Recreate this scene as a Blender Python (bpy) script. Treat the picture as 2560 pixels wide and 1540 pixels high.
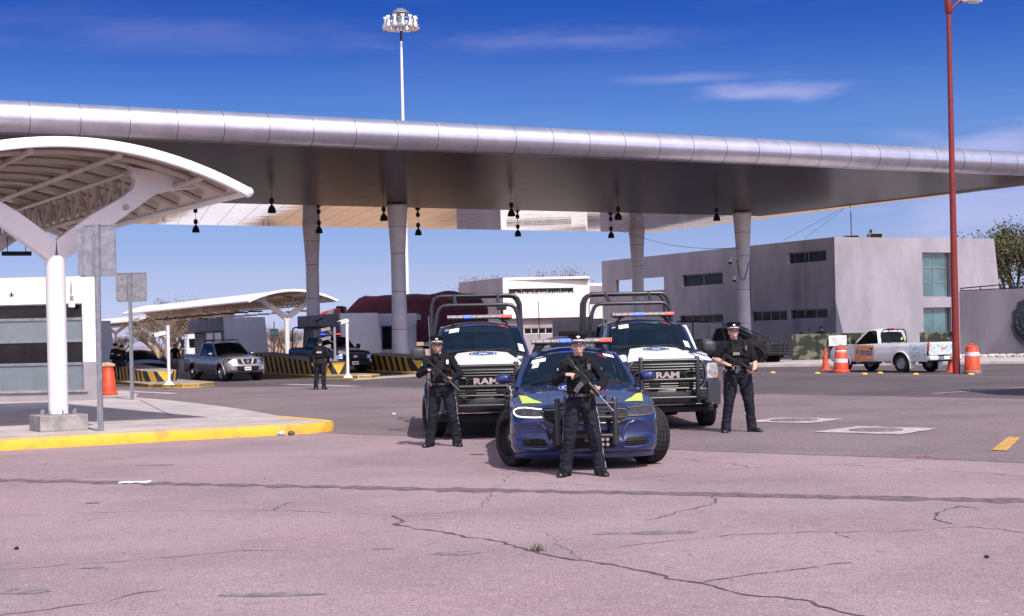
import bpy, math, random, bmesh
from mathutils import Vector, Matrix, noise
R = math.radians
rnd = random.Random(7)
for o in list(bpy.data.objects): bpy.data.objects.remove(o)
SC = bpy.context.scene
COL = SC.collection
# ---------------------------------------------------------------- camera
F, CX, CY, SL, EYE = 3560.0, 1280.0, 844.0, 0.022, 1.65
cam = bpy.data.objects.new('camera', bpy.data.cameras.new('camera')); COL.objects.link(cam)
cam.data.sensor_width = 36; cam.data.lens = F/2560*36
cam.data.shift_y = (CY-770)/2560
cam.data.clip_end = 6000; cam.data.clip_start = .1
cam.matrix_world = Matrix.Translation((0, 0, EYE)) @ Matrix.Rotation(R(90), 4, 'X') @ Matrix.Rotation(-math.atan(SL), 4, 'Z')
SC.camera = cam
def prime(px, py):
    X, Y = px-CX, py-CY
    return (X-SL*Y)/F, (Y+SL*X)/F
def P(px, py, d):
    a, b = prime(px, py); return Vector((a*d, d, EYE-b*d))
def G(px, py, z=0.):
    a, b = prime(px, py); d = (EYE-z)/b; return Vector((a*d, d, z))
def onplane(px, py, A, B):
    a, b = prime(px, py); ex, ey = B[0]-A[0], B[1]-A[1]
    # A + s*e = t*(a,1)
    det = ex*(-1)-(-a)*ey
    s = (-A[0]*(-1)-(-a)*(-A[1]))/det
    t = A[1]+s*ey
    return s, EYE-b*t          # fraction along AB, height
# ---------------------------------------------------------------- light
SH = Vector((-.37, .72, -1.0))           # where the light goes
sun = bpy.data.objects.new('sun', bpy.data.lights.new('sun', 'SUN')); COL.objects.link(sun)
sun.data.energy = 4.8; sun.data.angle = R(.53); sun.data.color = (1, .955, .90)
sun.rotation_euler = SH.to_track_quat('-Z', 'Y').to_euler(); sun.location = (20, -20, 60)
W = bpy.data.worlds.new('World'); SC.world = W; W.use_nodes = True
nt = W.node_tree; N = nt.nodes; N.clear(); L = nt.links
def nd(t, **k):
    n = N.new(t)
    for a, v in k.items(): setattr(n, a, v)
    return n
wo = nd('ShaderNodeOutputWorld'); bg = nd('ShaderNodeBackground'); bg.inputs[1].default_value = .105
tc = nd('ShaderNodeTexCoord'); sep = nd('ShaderNodeSeparateXYZ'); L.new(tc.outputs['Generated'], sep.inputs[0])
sky = nd('ShaderNodeTexSky', sky_type='NISHITA'); sky.sun_disc = False
sky.sun_elevation = math.atan2(1, math.hypot(SH.x, SH.y)); sky.sun_rotation = math.atan2(-SH.x, -SH.y)
sky.air_density = 1.0; sky.dust_density = .6; sky.ozone_density = 3.0; sky.altitude = 1800
mz = nd('ShaderNodeMath', operation='MULTIPLY'); mz.inputs[1].default_value = 2.6; L.new(sep.outputs[2], mz.inputs[0])
az = nd('ShaderNodeMath', operation='ADD'); az.inputs[1].default_value = .04; L.new(mz.outputs[0], az.inputs[0])
cmb = nd('ShaderNodeCombineXYZ'); L.new(sep.outputs[0], cmb.inputs[0]); L.new(sep.outputs[1], cmb.inputs[1]); L.new(az.outputs[0], cmb.inputs[2])
nrm = nd('ShaderNodeVectorMath', operation='NORMALIZE'); L.new(cmb.outputs[0], nrm.inputs[0]); L.new(nrm.outputs[0], sky.inputs['Vector'])
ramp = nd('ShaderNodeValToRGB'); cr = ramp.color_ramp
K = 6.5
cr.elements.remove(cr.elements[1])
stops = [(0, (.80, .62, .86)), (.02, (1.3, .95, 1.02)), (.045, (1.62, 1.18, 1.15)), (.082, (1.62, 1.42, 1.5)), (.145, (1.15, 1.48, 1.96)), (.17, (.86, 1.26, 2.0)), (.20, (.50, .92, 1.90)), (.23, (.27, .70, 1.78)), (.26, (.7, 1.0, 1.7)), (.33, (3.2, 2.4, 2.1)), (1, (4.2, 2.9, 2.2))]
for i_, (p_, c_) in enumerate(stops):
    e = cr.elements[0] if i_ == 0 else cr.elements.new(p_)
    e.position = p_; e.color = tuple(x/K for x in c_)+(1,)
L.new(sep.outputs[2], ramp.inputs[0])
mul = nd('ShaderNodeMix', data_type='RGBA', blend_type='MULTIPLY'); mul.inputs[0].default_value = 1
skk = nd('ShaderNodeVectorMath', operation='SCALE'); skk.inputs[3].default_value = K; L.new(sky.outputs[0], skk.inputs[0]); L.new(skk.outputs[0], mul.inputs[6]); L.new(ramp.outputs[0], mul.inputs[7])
# thin cirrus
mp = nd('ShaderNodeMapping'); mp.inputs['Scale'].default_value = (3.2, 3.2, 26); mp.inputs['Rotation'].default_value = (0, R(-4), 0)
L.new(tc.outputs['Generated'], mp.inputs[0])
n1 = nd('ShaderNodeTexNoise'); n1.inputs['Scale'].default_value = 1.25; n1.inputs['Detail'].default_value = 7; n1.inputs['Roughness'].default_value = .6; n1.inputs['Distortion'].default_value = .5
L.new(mp.outputs[0], n1.inputs[0])
cl = nd('ShaderNodeMapRange'); cl.inputs[1].default_value = .48; cl.inputs[2].default_value = .9; cl.inputs[3].default_value = 0; cl.inputs[4].default_value = .05
L.new(n1.outputs[0], cl.inputs[0])
# one brighter wisp around a fixed direction
def wisp(px, py, sx, sz, amt):
    a, b = prime(px, py); c = Vector((a, 1, -b)).normalized()
    sb = nd('ShaderNodeVectorMath', operation='SUBTRACT'); sb.inputs[1].default_value = c; L.new(tc.outputs['Generated'], sb.inputs[0])
    nz = nd('ShaderNodeTexNoise'); nz.inputs['Scale'].default_value = 22; nz.inputs['Detail'].default_value = 5
    mp2 = nd('ShaderNodeMapping'); mp2.inputs['Scale'].default_value = (1, 1, 4); L.new(tc.outputs['Generated'], mp2.inputs[0]); L.new(mp2.outputs[0], nz.inputs[0])
    sc = nd('ShaderNodeVectorMath', operation='MULTIPLY'); sc.inputs[1].default_value = (1/sx, 0, 1/sz); L.new(sb.outputs[0], sc.inputs[0])
    ln = nd('ShaderNodeVectorMath', operation='LENGTH'); L.new(sc.outputs[0], ln.inputs[0])
    ad = nd('ShaderNodeMath', operation='MULTIPLY_ADD'); L.new(nz.outputs[0], ad.inputs[0]); ad.inputs[1].default_value = 1.6; L.new(ln.outputs[1], ad.inputs[2])
    mr = nd('ShaderNodeMapRange', interpolation_type='SMOOTHSTEP'); mr.inputs[1].default_value = 1.85; mr.inputs[2].default_value = .75; mr.inputs[3].default_value = 0; mr.inputs[4].default_value = amt
    L.new(ad.outputs[0], mr.inputs[0]); return mr.outputs[0]
tot = cl.outputs[0]
for a_ in ((1900, 232, .068, .008, .42), (1720, 196, .06, .004, .16), (2480, 365, .07, .02, .40), (2440, 520, .08, .04, .35), (1450, 100, .12, .010, .14), (500, 90, .2, .014, .07)):
    ad = nd('ShaderNodeMath', operation='ADD'); L.new(tot, ad.inputs[0]); L.new(wisp(*a_), ad.inputs[1]); tot = ad.outputs[0]
mc = nd('ShaderNodeMix', data_type='RGBA'); mc.clamp_factor = True
mc.inputs[7].default_value = (7.2, 6.6, 9.4, 1)
# the half of the sky on the sun's side is paler and brighter
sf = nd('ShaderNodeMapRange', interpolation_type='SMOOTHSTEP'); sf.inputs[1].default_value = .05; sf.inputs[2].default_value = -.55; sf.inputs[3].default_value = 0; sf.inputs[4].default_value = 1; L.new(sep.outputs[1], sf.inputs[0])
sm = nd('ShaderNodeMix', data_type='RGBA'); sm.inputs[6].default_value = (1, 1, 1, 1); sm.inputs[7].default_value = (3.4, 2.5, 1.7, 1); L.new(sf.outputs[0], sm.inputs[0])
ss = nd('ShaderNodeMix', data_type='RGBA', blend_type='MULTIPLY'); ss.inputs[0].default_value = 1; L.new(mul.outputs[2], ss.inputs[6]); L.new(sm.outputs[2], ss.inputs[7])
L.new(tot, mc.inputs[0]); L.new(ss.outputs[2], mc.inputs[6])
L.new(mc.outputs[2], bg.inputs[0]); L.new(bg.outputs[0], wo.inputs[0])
SC.view_settings.view_transform = 'Standard'; SC.view_settings.look = 'None'; SC.view_settings.gamma = 1
SC.view_settings.exposure = 0.0
SC.cycles.max_bounces = 6; SC.cycles.transparent_max_bounces = 12
# ---------------------------------------------------------------- materials
def mat(name, col, rough=.5, metal=0., coat=0., var=.10, vs=2.5, bump=0., bs=30., emis=0., ecol=None, spec=.5, detail=4, col2=None, lo=.4, hi=.62, stretch=None, fac=None):
    m = bpy.data.materials.new(name); m.use_nodes = True; t = m.node_tree; b = t.nodes['Principled BSDF']
    b.inputs['Roughness'].default_value = rough; b.inputs['Metallic'].default_value = metal
    b.inputs['Coat Weight'].default_value = coat; b.inputs['Coat Roughness'].default_value = .03
    b.inputs['Specular IOR Level'].default_value = spec
    tcn = t.nodes.new('ShaderNodeTexCoord'); src = tcn.outputs['Object']
    if stretch:
        mpn = t.nodes.new('ShaderNodeMapping'); mpn.inputs['Scale'].default_value = stretch; t.links.new(src, mpn.inputs[0]); src = mpn.outputs[0]
    c = tuple(col)+(1,)
    nz = t.nodes.new('ShaderNodeTexNoise'); nz.inputs['Scale'].default_value = vs; nz.inputs['Detail'].default_value = detail; nz.inputs['Roughness'].default_value = .65
    t.links.new(src, nz.inputs[0])
    rp = t.nodes.new('ShaderNodeValToRGB'); rp.color_ramp.elements[0].position = lo; rp.color_ramp.elements[1].position = hi
    if col2 is None:
        rp.color_ramp.elements[0].color = tuple(x*(1-var) for x in col)+(1,); rp.color_ramp.elements[1].color = tuple(min(1, x*(1+var)) for x in col)+(1,)
    else:
        rp.color_ramp.elements[0].color = c; rp.color_ramp.elements[1].color = tuple(col2)+(1,)
    t.links.new(nz.outputs[0], rp.inputs[0]); t.links.new(rp.outputs[0], b.inputs['Base Color'])
    if bump:
        n2 = t.nodes.new('ShaderNodeTexNoise'); n2.inputs['Scale'].default_value = bs; n2.inputs['Detail'].default_value = 3; t.links.new(src, n2.inputs[0])
        bp = t.nodes.new('ShaderNodeBump'); bp.inputs['Strength'].default_value = bump; bp.inputs['Distance'].default_value = .02
        t.links.new(n2.outputs[0], bp.inputs['Height']); t.links.new(bp.outputs[0], b.inputs['Normal'])
    if emis:
        b.inputs['Emission Color'].default_value = tuple(ecol or col)+(1,); b.inputs['Emission Strength'].default_value = emis
    m.diffuse_color = c
    return m
def glassmat(name, tint=(.25, .32, .36), rough=.02, opac=.55, body=(.01, .014, .018)):
    m = bpy.data.materials.new(name); m.use_nodes = True; t = m.node_tree; t.nodes.clear()
    out = t.nodes.new('ShaderNodeOutputMaterial'); tr = t.nodes.new('ShaderNodeBsdfTransparent'); tr.inputs[0].default_value = tuple(tint)+(1,)
    pr = t.nodes.new('ShaderNodeBsdfPrincipled'); pr.inputs['Base Color'].default_value = tuple(body)+(1,); pr.inputs['Roughness'].default_value = rough
    pr.inputs['Specular IOR Level'].default_value = .6
    mx = t.nodes.new('ShaderNodeMixShader'); mx.inputs[0].default_value = opac
    t.links.new(tr.outputs[0], mx.inputs[1]); t.links.new(pr.outputs[0], mx.inputs[2]); t.links.new(mx.outputs[0], out.inputs[0])
    return m
M = {}
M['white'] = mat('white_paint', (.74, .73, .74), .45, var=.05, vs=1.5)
M['whitewall'] = mat('white_render', (.86, .85, .85), .85, var=.06, vs=.8, bump=.2, bs=60)
M['whitemetal'] = mat('white_metal', (.60, .57, .54), .35, var=.05, vs=1)
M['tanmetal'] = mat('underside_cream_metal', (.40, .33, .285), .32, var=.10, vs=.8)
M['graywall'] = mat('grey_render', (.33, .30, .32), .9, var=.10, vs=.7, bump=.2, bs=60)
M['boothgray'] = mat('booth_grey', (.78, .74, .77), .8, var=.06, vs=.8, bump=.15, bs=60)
M['lilac'] = mat('lilac_grey_render', (.34, .312, .358), .9, var=.11, vs=.6, bump=.2, bs=40, stretch=(1, 1, .45))
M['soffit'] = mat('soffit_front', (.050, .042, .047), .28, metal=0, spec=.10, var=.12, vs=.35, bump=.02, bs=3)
M['alu'] = mat('aluminium_fascia', (.70, .69, .78), .33, metal=.9, var=.08, vs=1.2, bump=.03, bs=5)
M['column'] = mat('column_paint', (.74, .70, .72), .55, var=.07, vs=1.2)
M['seam'] = mat('dark_seam', (.06, .055, .06), .7)
M['dark'] = mat('dark_plastic', (.011, .011, .012), .55, var=.15, spec=.3)
M['black'] = mat('black_gloss', (.012, .012, .014), .25, coat=.3)
M['rubber'] = mat('tyre_rubber', (.020, .019, .020), .8, spec=.3, var=.25, vs=8, bump=.2, bs=60)
M['steel'] = mat('galvanised_steel', (.34, .35, .38), .45, metal=.7, var=.16, vs=9)
M['chrome'] = mat('chrome', (.80, .80, .82), .10, metal=1, var=.03)
M['lampback'] = mat('dark_lamp_bowl', (.05, .05, .055), .25, metal=.5)
M['darkchrome'] = mat('dark_chrome', (.16, .16, .17), .20, metal=1, var=.05)
M['blackbar'] = mat('powder_coated_black', (.022, .022, .025), .34, var=.1, spec=.6)
M['navy'] = mat('navy_paint', (.013, .027, .115), .24, metal=.42, coat=1, var=.05)
M['navydark'] = mat('dark_navy_paint', (.010, .017, .062), .26, metal=.3, coat=1, var=.05)
M['silver'] = mat('grey_metallic_paint', (.30, .28, .305), .34, metal=.4, coat=.8, var=.04)
M['blackpaint'] = mat('black_paint', (.006, .006, .007), .3, coat=.35, var=.05)
M['matteblack'] = mat('faded_black_paint', (.020, .020, .020), .6, var=.2, vs=2)
M['whitepaint'] = mat('white_car_paint', (.72, .72, .74), .3, coat=.9, var=.03)
M['decalwhite'] = mat('white_vinyl', (.80, .80, .80), .4, coat=.4, var=.03)
M['glass'] = glassmat('windscreen_glass', (.46, .60, .76), opac=.34, body=(.010, .026, .052))
M['darkglass'] = glassmat('tinted_glass', (.12, .14, .17), opac=.7, body=(.006, .008, .01))
M['lamp'] = glassmat('clear_lamp_cover', (.95, .95, .97), rough=.03, opac=.07, body=(.3, .3, .32))
M['frost'] = mat('frosted_glass', (.16, .20, .22), .22, coat=.5, var=.06)
M['tealglass'] = mat('teal_window_glass', (.055, .15, .17), .10, coat=.6, var=.25, vs=.7)
M['darkwin'] = mat('dark_window_glass', (.012, .013, .018), .12, spec=.25, var=.4, vs=1.3)
M['amber'] = mat('amber_lens', (.7, .25, .05), .2, coat=.6)
M['redlens'] = mat('red_lens', (.45, .02, .02), .2, coat=.6)
M['blueled'] = mat('blue_led', (.05, .1, 1), .3, emis=20, ecol=(.008, .022, 1))
M['redled'] = mat('red_led', (1, .05, .04), .3, emis=4, ecol=(1, .045, .03))
M['whiteled'] = mat('white_led', (1, 1, 1), .3, emis=2.2, ecol=(1, .96, 1))
M['clearled'] = mat('clear_lens', (.42, .38, .39), .2, coat=.6, var=.2, vs=30)
M['lime'] = mat('lime_reflective_vinyl', (.55, .68, .08), .4, coat=.3, var=.03)
M['yellow'] = mat('yellow_kerb_paint', (.52, .31, .06), .8, vs=3.5, detail=9, lo=.33, hi=.52, bump=.35, bs=30, col2=(.76, .455, .04))
M['stripeyellow'] = mat('worn_yellow_paint', (.60, .36, .04), .75, col2=(.70, .44, .05), vs=5)
M['stripeblack'] = mat('stripe_black_paint', (.022, .020, .022), .7, var=.3, vs=4)
M['concrete'] = mat('concrete', (.30, .28, .27), .9, var=.22, vs=3, bump=.4, bs=40)
M['paving'] = mat('pavement_concrete', (.42, .37, .37), .92, var=.14, vs=1.1, bump=.25, bs=30)
M['orange'] = mat('orange_plastic', (.62, .075, .03), .5, var=.18, vs=6)
M['reflect'] = mat('reflective_band', (.72, .68, .68), .5, var=.2, vs=20)
M['redpole'] = mat('red_painted_steel', (.21, .022, .018), .45, var=.12, vs=5)
M['maroon'] = mat('maroon_tarpaulin', (.115, .020, .046), .75, var=.25, vs=2.2, bump=1.0, bs=2.2)
M['redtruck'] = mat('red_truck_paint', (.5, .03, .04), .35, coat=.7)
M['uniform'] = mat('navy_black_uniform', (.0060, .0066, .0115), .85, var=.25, vs=14, bump=.25, bs=120, spec=.25)
M['trouser'] = mat('dark_navy_trousers', (.0125, .0135, .0225), .82, var=.2, vs=10, bump=.2, bs=140, spec=.25)
M['vest'] = mat('black_vest_nylon', (.0060, .0060, .0072), .75, var=.3, vs=18, bump=.4, bs=90, spec=.3)
M['leather'] = mat('black_leather', (.010, .010, .011), .22, coat=.5, bump=.1, bs=60)
M['capcloth'] = mat('black_cap_cloth', (.006, .006, .009), .7, var=.2, spec=.3)
M['silverbraid'] = mat('silver_braid', (.62, .60, .60), .45, metal=.3, var=.15, vs=60)
M['skin'] = mat('tan_skin', (.52, .28, .19), .55, var=.08, vs=8)
M['skin2'] = mat('fair_skin', (.62, .36, .27), .55, var=.08, vs=8)
M['lips'] = mat('lips', (.36, .12, .10), .5)
M['hair'] = mat('black_hair', (.012, .010, .010), .6)
M['gun'] = mat('gun_metal', (.030, .030, .033), .38, metal=.6, var=.2, vs=20)
M['gunlight'] = mat('worn_gun_metal', (.16, .16, .17), .4, metal=.7, var=.3, vs=30)
M['bark'] = mat('bark', (.13, .095, .07), .9, var=.3, vs=5)
M['drytwig'] = mat('dry_twigs', (.20, .15, .115), .9, var=.3, vs=1)
M['leaf'] = mat('dry_olive_leaves', (.085, .085, .035), .8, var=.35, vs=1.2)
M['paper'] = mat('white_paper', (.72, .76, .72), .6, var=.05)
M['seat'] = mat('grey_seat_fabric', (.10, .10, .105), .9)
M['teal'] = mat('teal_sign', (.02, .28, .26), .5)
M['signwhite'] = mat('sign_white', (.8, .8, .8), .5)
M['signblue'] = mat('emblem_blue', (.04, .13, .38), .5, coat=.3)
M['pebble'] = mat('white_pebbles', (.62, .58, .58), .9, var=.3, vs=14)
M['lineyel'] = mat('road_line_yellow', (.50, .29, .07), .8, var=.25, vs=6)
M['bowl'] = mat('lamp_reflector', (.62, .57, .52), .35, metal=.5, var=.3, vs=20)
M['linewhite'] = mat('road_line_white', (.42, .37, .39), .85, var=.25, vs=6)
M['crack'] = mat('tar_filled_crack', (.085, .062, .062), .95, var=.35, vs=20)
M['joint'] = mat('gravelly_joint', (.085, .062, .060), .95, col2=(.22, .165, .165), vs=9, detail=8, lo=.38, hi=.66, bump=.8, bs=40)
M['patch'] = mat('dark_stain', (.20, .162, .172), .9, var=.3, vs=9)
M['scroll'] = mat('emblem_steel', (.12, .125, .14), .35, metal=.75, var=.2)
M['decalblue'] = mat('pale_blue_decal', (.62, .66, .68), .4, coat=.6, col2=(.16, .38, .46), vs=13, lo=.52, hi=.58)
M['decalorange'] = mat('orange_vinyl', (.68, .33, .12), .4, coat=.5)
M['camo'] = mat('camouflage_cloth', (.022, .028, .020), .9, col2=(.15, .145, .10), vs=1.9, lo=.50, hi=.56, detail=5)
# ---------------------------------------------------------------- mesh builder
class MB:
    def __init__(s, T=None): s.v = []; s.f = []; s.m = []; s.T = T or Matrix.Identity(4)
    def add(s, vs, fs, mi=0):
        b = len(s.v); s.v += [tuple(s.T @ Vector(v)) for v in vs]; s.f += [tuple(i+b for i in f) for f in fs]; s.m += [mi]*len(fs); return s
    def box(s, x0, x1, y0, y1, z0, z1, mi=0):
        return s.add([(x0,y0,z0),(x1,y0,z0),(x1,y1,z0),(x0,y1,z0),(x0,y0,z1),(x1,y0,z1),(x1,y1,z1),(x0,y1,z1)],
            [(0,3,2,1),(4,5,6,7),(0,1,5,4),(1,2,6,5),(2,3,7,6),(3,0,4,7)], mi)
    def obox(s, c, ax, ay, az, mi=0):       # centre and three half-axis vectors
        c, ax, ay, az = map(Vector, (c, ax, ay, az)); vs = [c+i*ax+j*ay+k*az for k in (-1, 1) for (i, j) in ((-1,-1),(1,-1),(1,1),(-1,1))]
        return s.add(vs, [(0,3,2,1),(4,5,6,7),(0,1,5,4),(1,2,6,5),(2,3,7,6),(3,0,4,7)], mi)
    def bar(s, a, b, w, h=None, mi=0, up=(0,0,1)):
        a, b = Vector(a), Vector(b); d = (b-a); h = h or w
        u = Vector(up); x = d.cross(u)
        if x.length < 1e-6: x = d.cross(Vector((1,0,0)))
        x.normalize(); z = x.cross(d).normalized()
        return s.obox((a+b)/2, x*w/2, d/2, z*h/2, mi)
    def tube(s, pts, r, n=8, mi=0, caps=True, closed=False):
        pts = [Vector(p) for p in pts]; k = len(pts); rs = r if isinstance(r, (list, tuple)) else [r]*k
        ring = []; prev = None; vs = []
        for i, p in enumerate(pts):
            if closed: t = (pts[(i+1) % k]-pts[i-1])
            else: t = (pts[min(i+1, k-1)]-pts[max(i-1, 0)])
            t.normalize()
            if prev is None:
                x = t.cross(Vector((0,0,1)))
                if x.length < .05: x = t.cross(Vector((1,0,0)))
            else: x = prev-t*prev.dot(t)
            x.normalize(); prev = x; y = t.cross(x)
            for j in range(n):
                a = 2*math.pi*j/n; vs.append(p+(x*math.cos(a)+y*math.sin(a))*rs[i])
        fs = []
        for i in range(k if closed else k-1):
            for j in range(n): a, b = i*n, ((i+1) % k)*n; fs.append((a+j, a+(j+1) % n, b+(j+1) % n, b+j))
        if caps and not closed: fs.append(tuple(range(n-1, -1, -1))); fs.append(tuple((k-1)*n+j for j in range(n)))
        return s.add(vs, fs, mi)
    def lathe(s, prof, c=(0,0,0), n=24, axis='Z', mi=0, capa=True, capb=True):
        c = Vector(c); vs = []
        for (r, z) in prof:
            for j in range(n):
                a = 2*math.pi*j/n; q = (r*math.cos(a), r*math.sin(a), z)
                if axis == 'X': q = (z, r*math.cos(a), r*math.sin(a))
                if axis == 'Y': q = (r*math.sin(a), z, r*math.cos(a))
                vs.append(c+Vector(q))
        fs = [(i*n+j, i*n+(j+1) % n, (i+1)*n+(j+1) % n, (i+1)*n+j) for i in range(len(prof)-1) for j in range(n)]
        if capa: fs.append(tuple(range(n-1, -1, -1)))
        if capb: fs.append(tuple((len(prof)-1)*n+j for j in range(n)))
        return s.add(vs, fs, mi)
    def ell(s, c, r, n=12, m=8, mi=0):
        c = Vector(c); r = r if isinstance(r, (list, tuple, Vector)) else (r, r, r); vs = [c+Vector((0,0,r[2]))]
        for i in range(1, m):
            a = math.pi*i/m
            for j in range(n):
                b = 2*math.pi*j/n; vs.append(c+Vector((r[0]*math.sin(a)*math.cos(b), r[1]*math.sin(a)*math.sin(b), r[2]*math.cos(a))))
        vs.append(c-Vector((0,0,r[2]))); e = len(vs)-1
        fs = [(0, 1+j, 1+(j+1) % n) for j in range(n)]
        for i in range(m-2):
            for j in range(n): fs.append((1+i*n+j, 1+(i+1)*n+j, 1+(i+1)*n+(j+1) % n, 1+i*n+(j+1) % n))
        fs += [(e, 1+(m-2)*n+(j+1) % n, 1+(m-2)*n+j) for j in range(n)]
        return s.add(vs, fs, mi)
    def caps_chain(s, pts, rs, n=10):        # overlapping spheres and cones, for remeshing
        for p, r in zip(pts, rs): s.ell(p, r, n, 8)
        for i in range(len(pts)-1): s.tube([pts[i], pts[i+1]], [rs[i], rs[i+1]], n)
        return s
    def prism(s, poly, off, mi=0):
        n = len(poly); off = Vector(off); vs = [Vector(p) for p in poly]+[Vector(p)+off for p in poly]
        fs = [tuple(range(n-1, -1, -1)), tuple(range(n, 2*n))]+[(i, (i+1) % n, n+(i+1) % n, n+i) for i in range(n)]
        return s.add(vs, fs, mi)
    def grid(s, rows, mi=0, closed=False):
        n = len(rows[0]); vs = [p for r in rows for p in r]; fs = []
        for i in range(len(rows)-1):
            for j in range(n if closed else n-1): fs.append((i*n+j, i*n+(j+1) % n, (i+1)*n+(j+1) % n, (i+1)*n+j))
        return s.add(vs, fs, mi)
    def build(s, name, mats, parent=None, smooth=40, bevel=0, solid=0, flip=False, recalc=True):
        me = bpy.data.meshes.new(name); me.from_pydata([tuple(v) for v in s.v], [], s.f)
        for m in (mats if isinstance(mats, (list, tuple)) else [mats]): me.materials.append(M[m] if isinstance(m, str) else m)
        me.polygons.foreach_set('material_index', s.m)
        bm = bmesh.new(); bm.from_mesh(me); bmesh.ops.remove_doubles(bm, verts=bm.verts, dist=1e-5)
        if recalc: bmesh.ops.recalc_face_normals(bm, faces=bm.faces)
        bm.to_mesh(me); bm.free()
        if smooth:
            me.polygons.foreach_set('use_smooth', [True]*len(me.polygons)); me.set_sharp_from_angle(angle=R(smooth))
        me.update(); o = bpy.data.objects.new(name, me); COL.objects.link(o)
        if parent: o.parent = parent
        if solid: md = o.modifiers.new('s', 'SOLIDIFY'); md.thickness = solid; md.offset = 0
        if bevel: md = o.modifiers.new('b', 'BEVEL'); md.width = bevel; md.segments = 2; md.limit_method = 'ANGLE'; md.angle_limit = R(40)
        return o
def tag(o, label=None, cat=None, group=None, kind=None):
    if label: o['label'] = label
    if cat: o['category'] = cat
    if group: o['group'] = group
    if kind: o['kind'] = kind
    return o
def thing(name, label, cat, loc=(0,0,0), rz=0., group=None):
    o = bpy.data.objects.new(name, None); COL.objects.link(o); o.empty_display_size = .1
    o.location = loc; o.rotation_euler = (0, 0, rz); return tag(o, label, cat, group)
def copy_tree(o, parent=None):
    c = o.copy(); COL.objects.link(c)
    if parent: c.parent = parent
    for ch in [x for x in bpy.data.objects if x.parent == o]: copy_tree(ch, c)
    return c
def dup(o, loc, rz, label=None, group=None):
    c = copy_tree(o); c.location = loc; c.rotation_euler = (0, 0, rz)
    if label: c['label'] = label
    if group: c['group'] = group
    return c
def bake(o):
    dg = bpy.context.evaluated_depsgraph_get(); dg.update(); me = bpy.data.meshes.new_from_object(o.evaluated_get(dg)); o.modifiers.clear(); o.data = me; return o
def remesh(mb, name, m, parent, vox=.012, it=4, wr=0., ws=9., stretch=(1,1,1), dec=0):
    o = mb.build(name, m, parent, smooth=0)
    md = o.modifiers.new('r', 'REMESH'); md.mode = 'VOXEL'; md.voxel_size = vox; md.use_smooth_shade = True
    md = o.modifiers.new('s', 'SMOOTH'); md.factor = .5; md.iterations = it
    bake(o); me = o.data
    if not me.materials: me.materials.append(M[m])
    if wr:
        off = Vector((rnd.random()*9, rnd.random()*9, 0)); nn = [v.normal.copy() for v in me.vertices]
        for v, n in zip(me.vertices, nn):
            p = Vector((v.co.x*ws*stretch[0], v.co.y*ws*stretch[1], v.co.z*ws*stretch[2]))+off
            w = noise.noise(p+noise.noise_vector(p*.6)*.8); w = 1-abs(w)*2.2
            v.co += n*(wr*w)
    me.polygons.foreach_set('use_smooth', [True]*len(me.polygons)); me.update()
    return o
def text(s, size, m, parent, T, name='lettering', ext=.004, bold=0., sx=1., align='CENTER'):
    cu = bpy.data.curves.new(name, 'FONT'); cu.body = s; cu.size = size; cu.extrude = ext; cu.offset = bold; cu.align_x = align; cu.align_y = 'CENTER'; cu.resolution_u = 3; cu.space_line = .85
    o = bpy.data.objects.new(name, cu); COL.objects.link(o)
    dg = bpy.context.evaluated_depsgraph_get(); dg.update(); me = bpy.data.meshes.new_from_object(o.evaluated_get(dg))
    bpy.data.objects.remove(o); me.transform(T @ Matrix.Diagonal((sx, 1, 1, 1))); me.materials.clear(); me.materials.append(M[m] if isinstance(m, str) else m)
    o = bpy.data.objects.new(name, me); COL.objects.link(o); o.parent = parent; return o
def lerp(a, b, t): return a+(b-a)*t
def keyf(keys):
    def f(y):
        if y <= keys[0][0]: return keys[0][1]
        for (a, va), (b, vb) in zip(keys, keys[1:]):
            if y <= b:
                t = (y-a)/(b-a); t = t*t*(3-2*t)*.6+t*.4; return lerp(va, vb, t)
        return keys[-1][1]
    return f
def rotz(a): return Matrix.Rotation(a, 4, 'Z')
FRONT = Matrix.Rotation(R(90), 4, 'X')       # text lying in XY -> standing, facing -Y
U = Vector((.898, .439, 0)); V = Vector((-.439, .898, 0))
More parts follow.
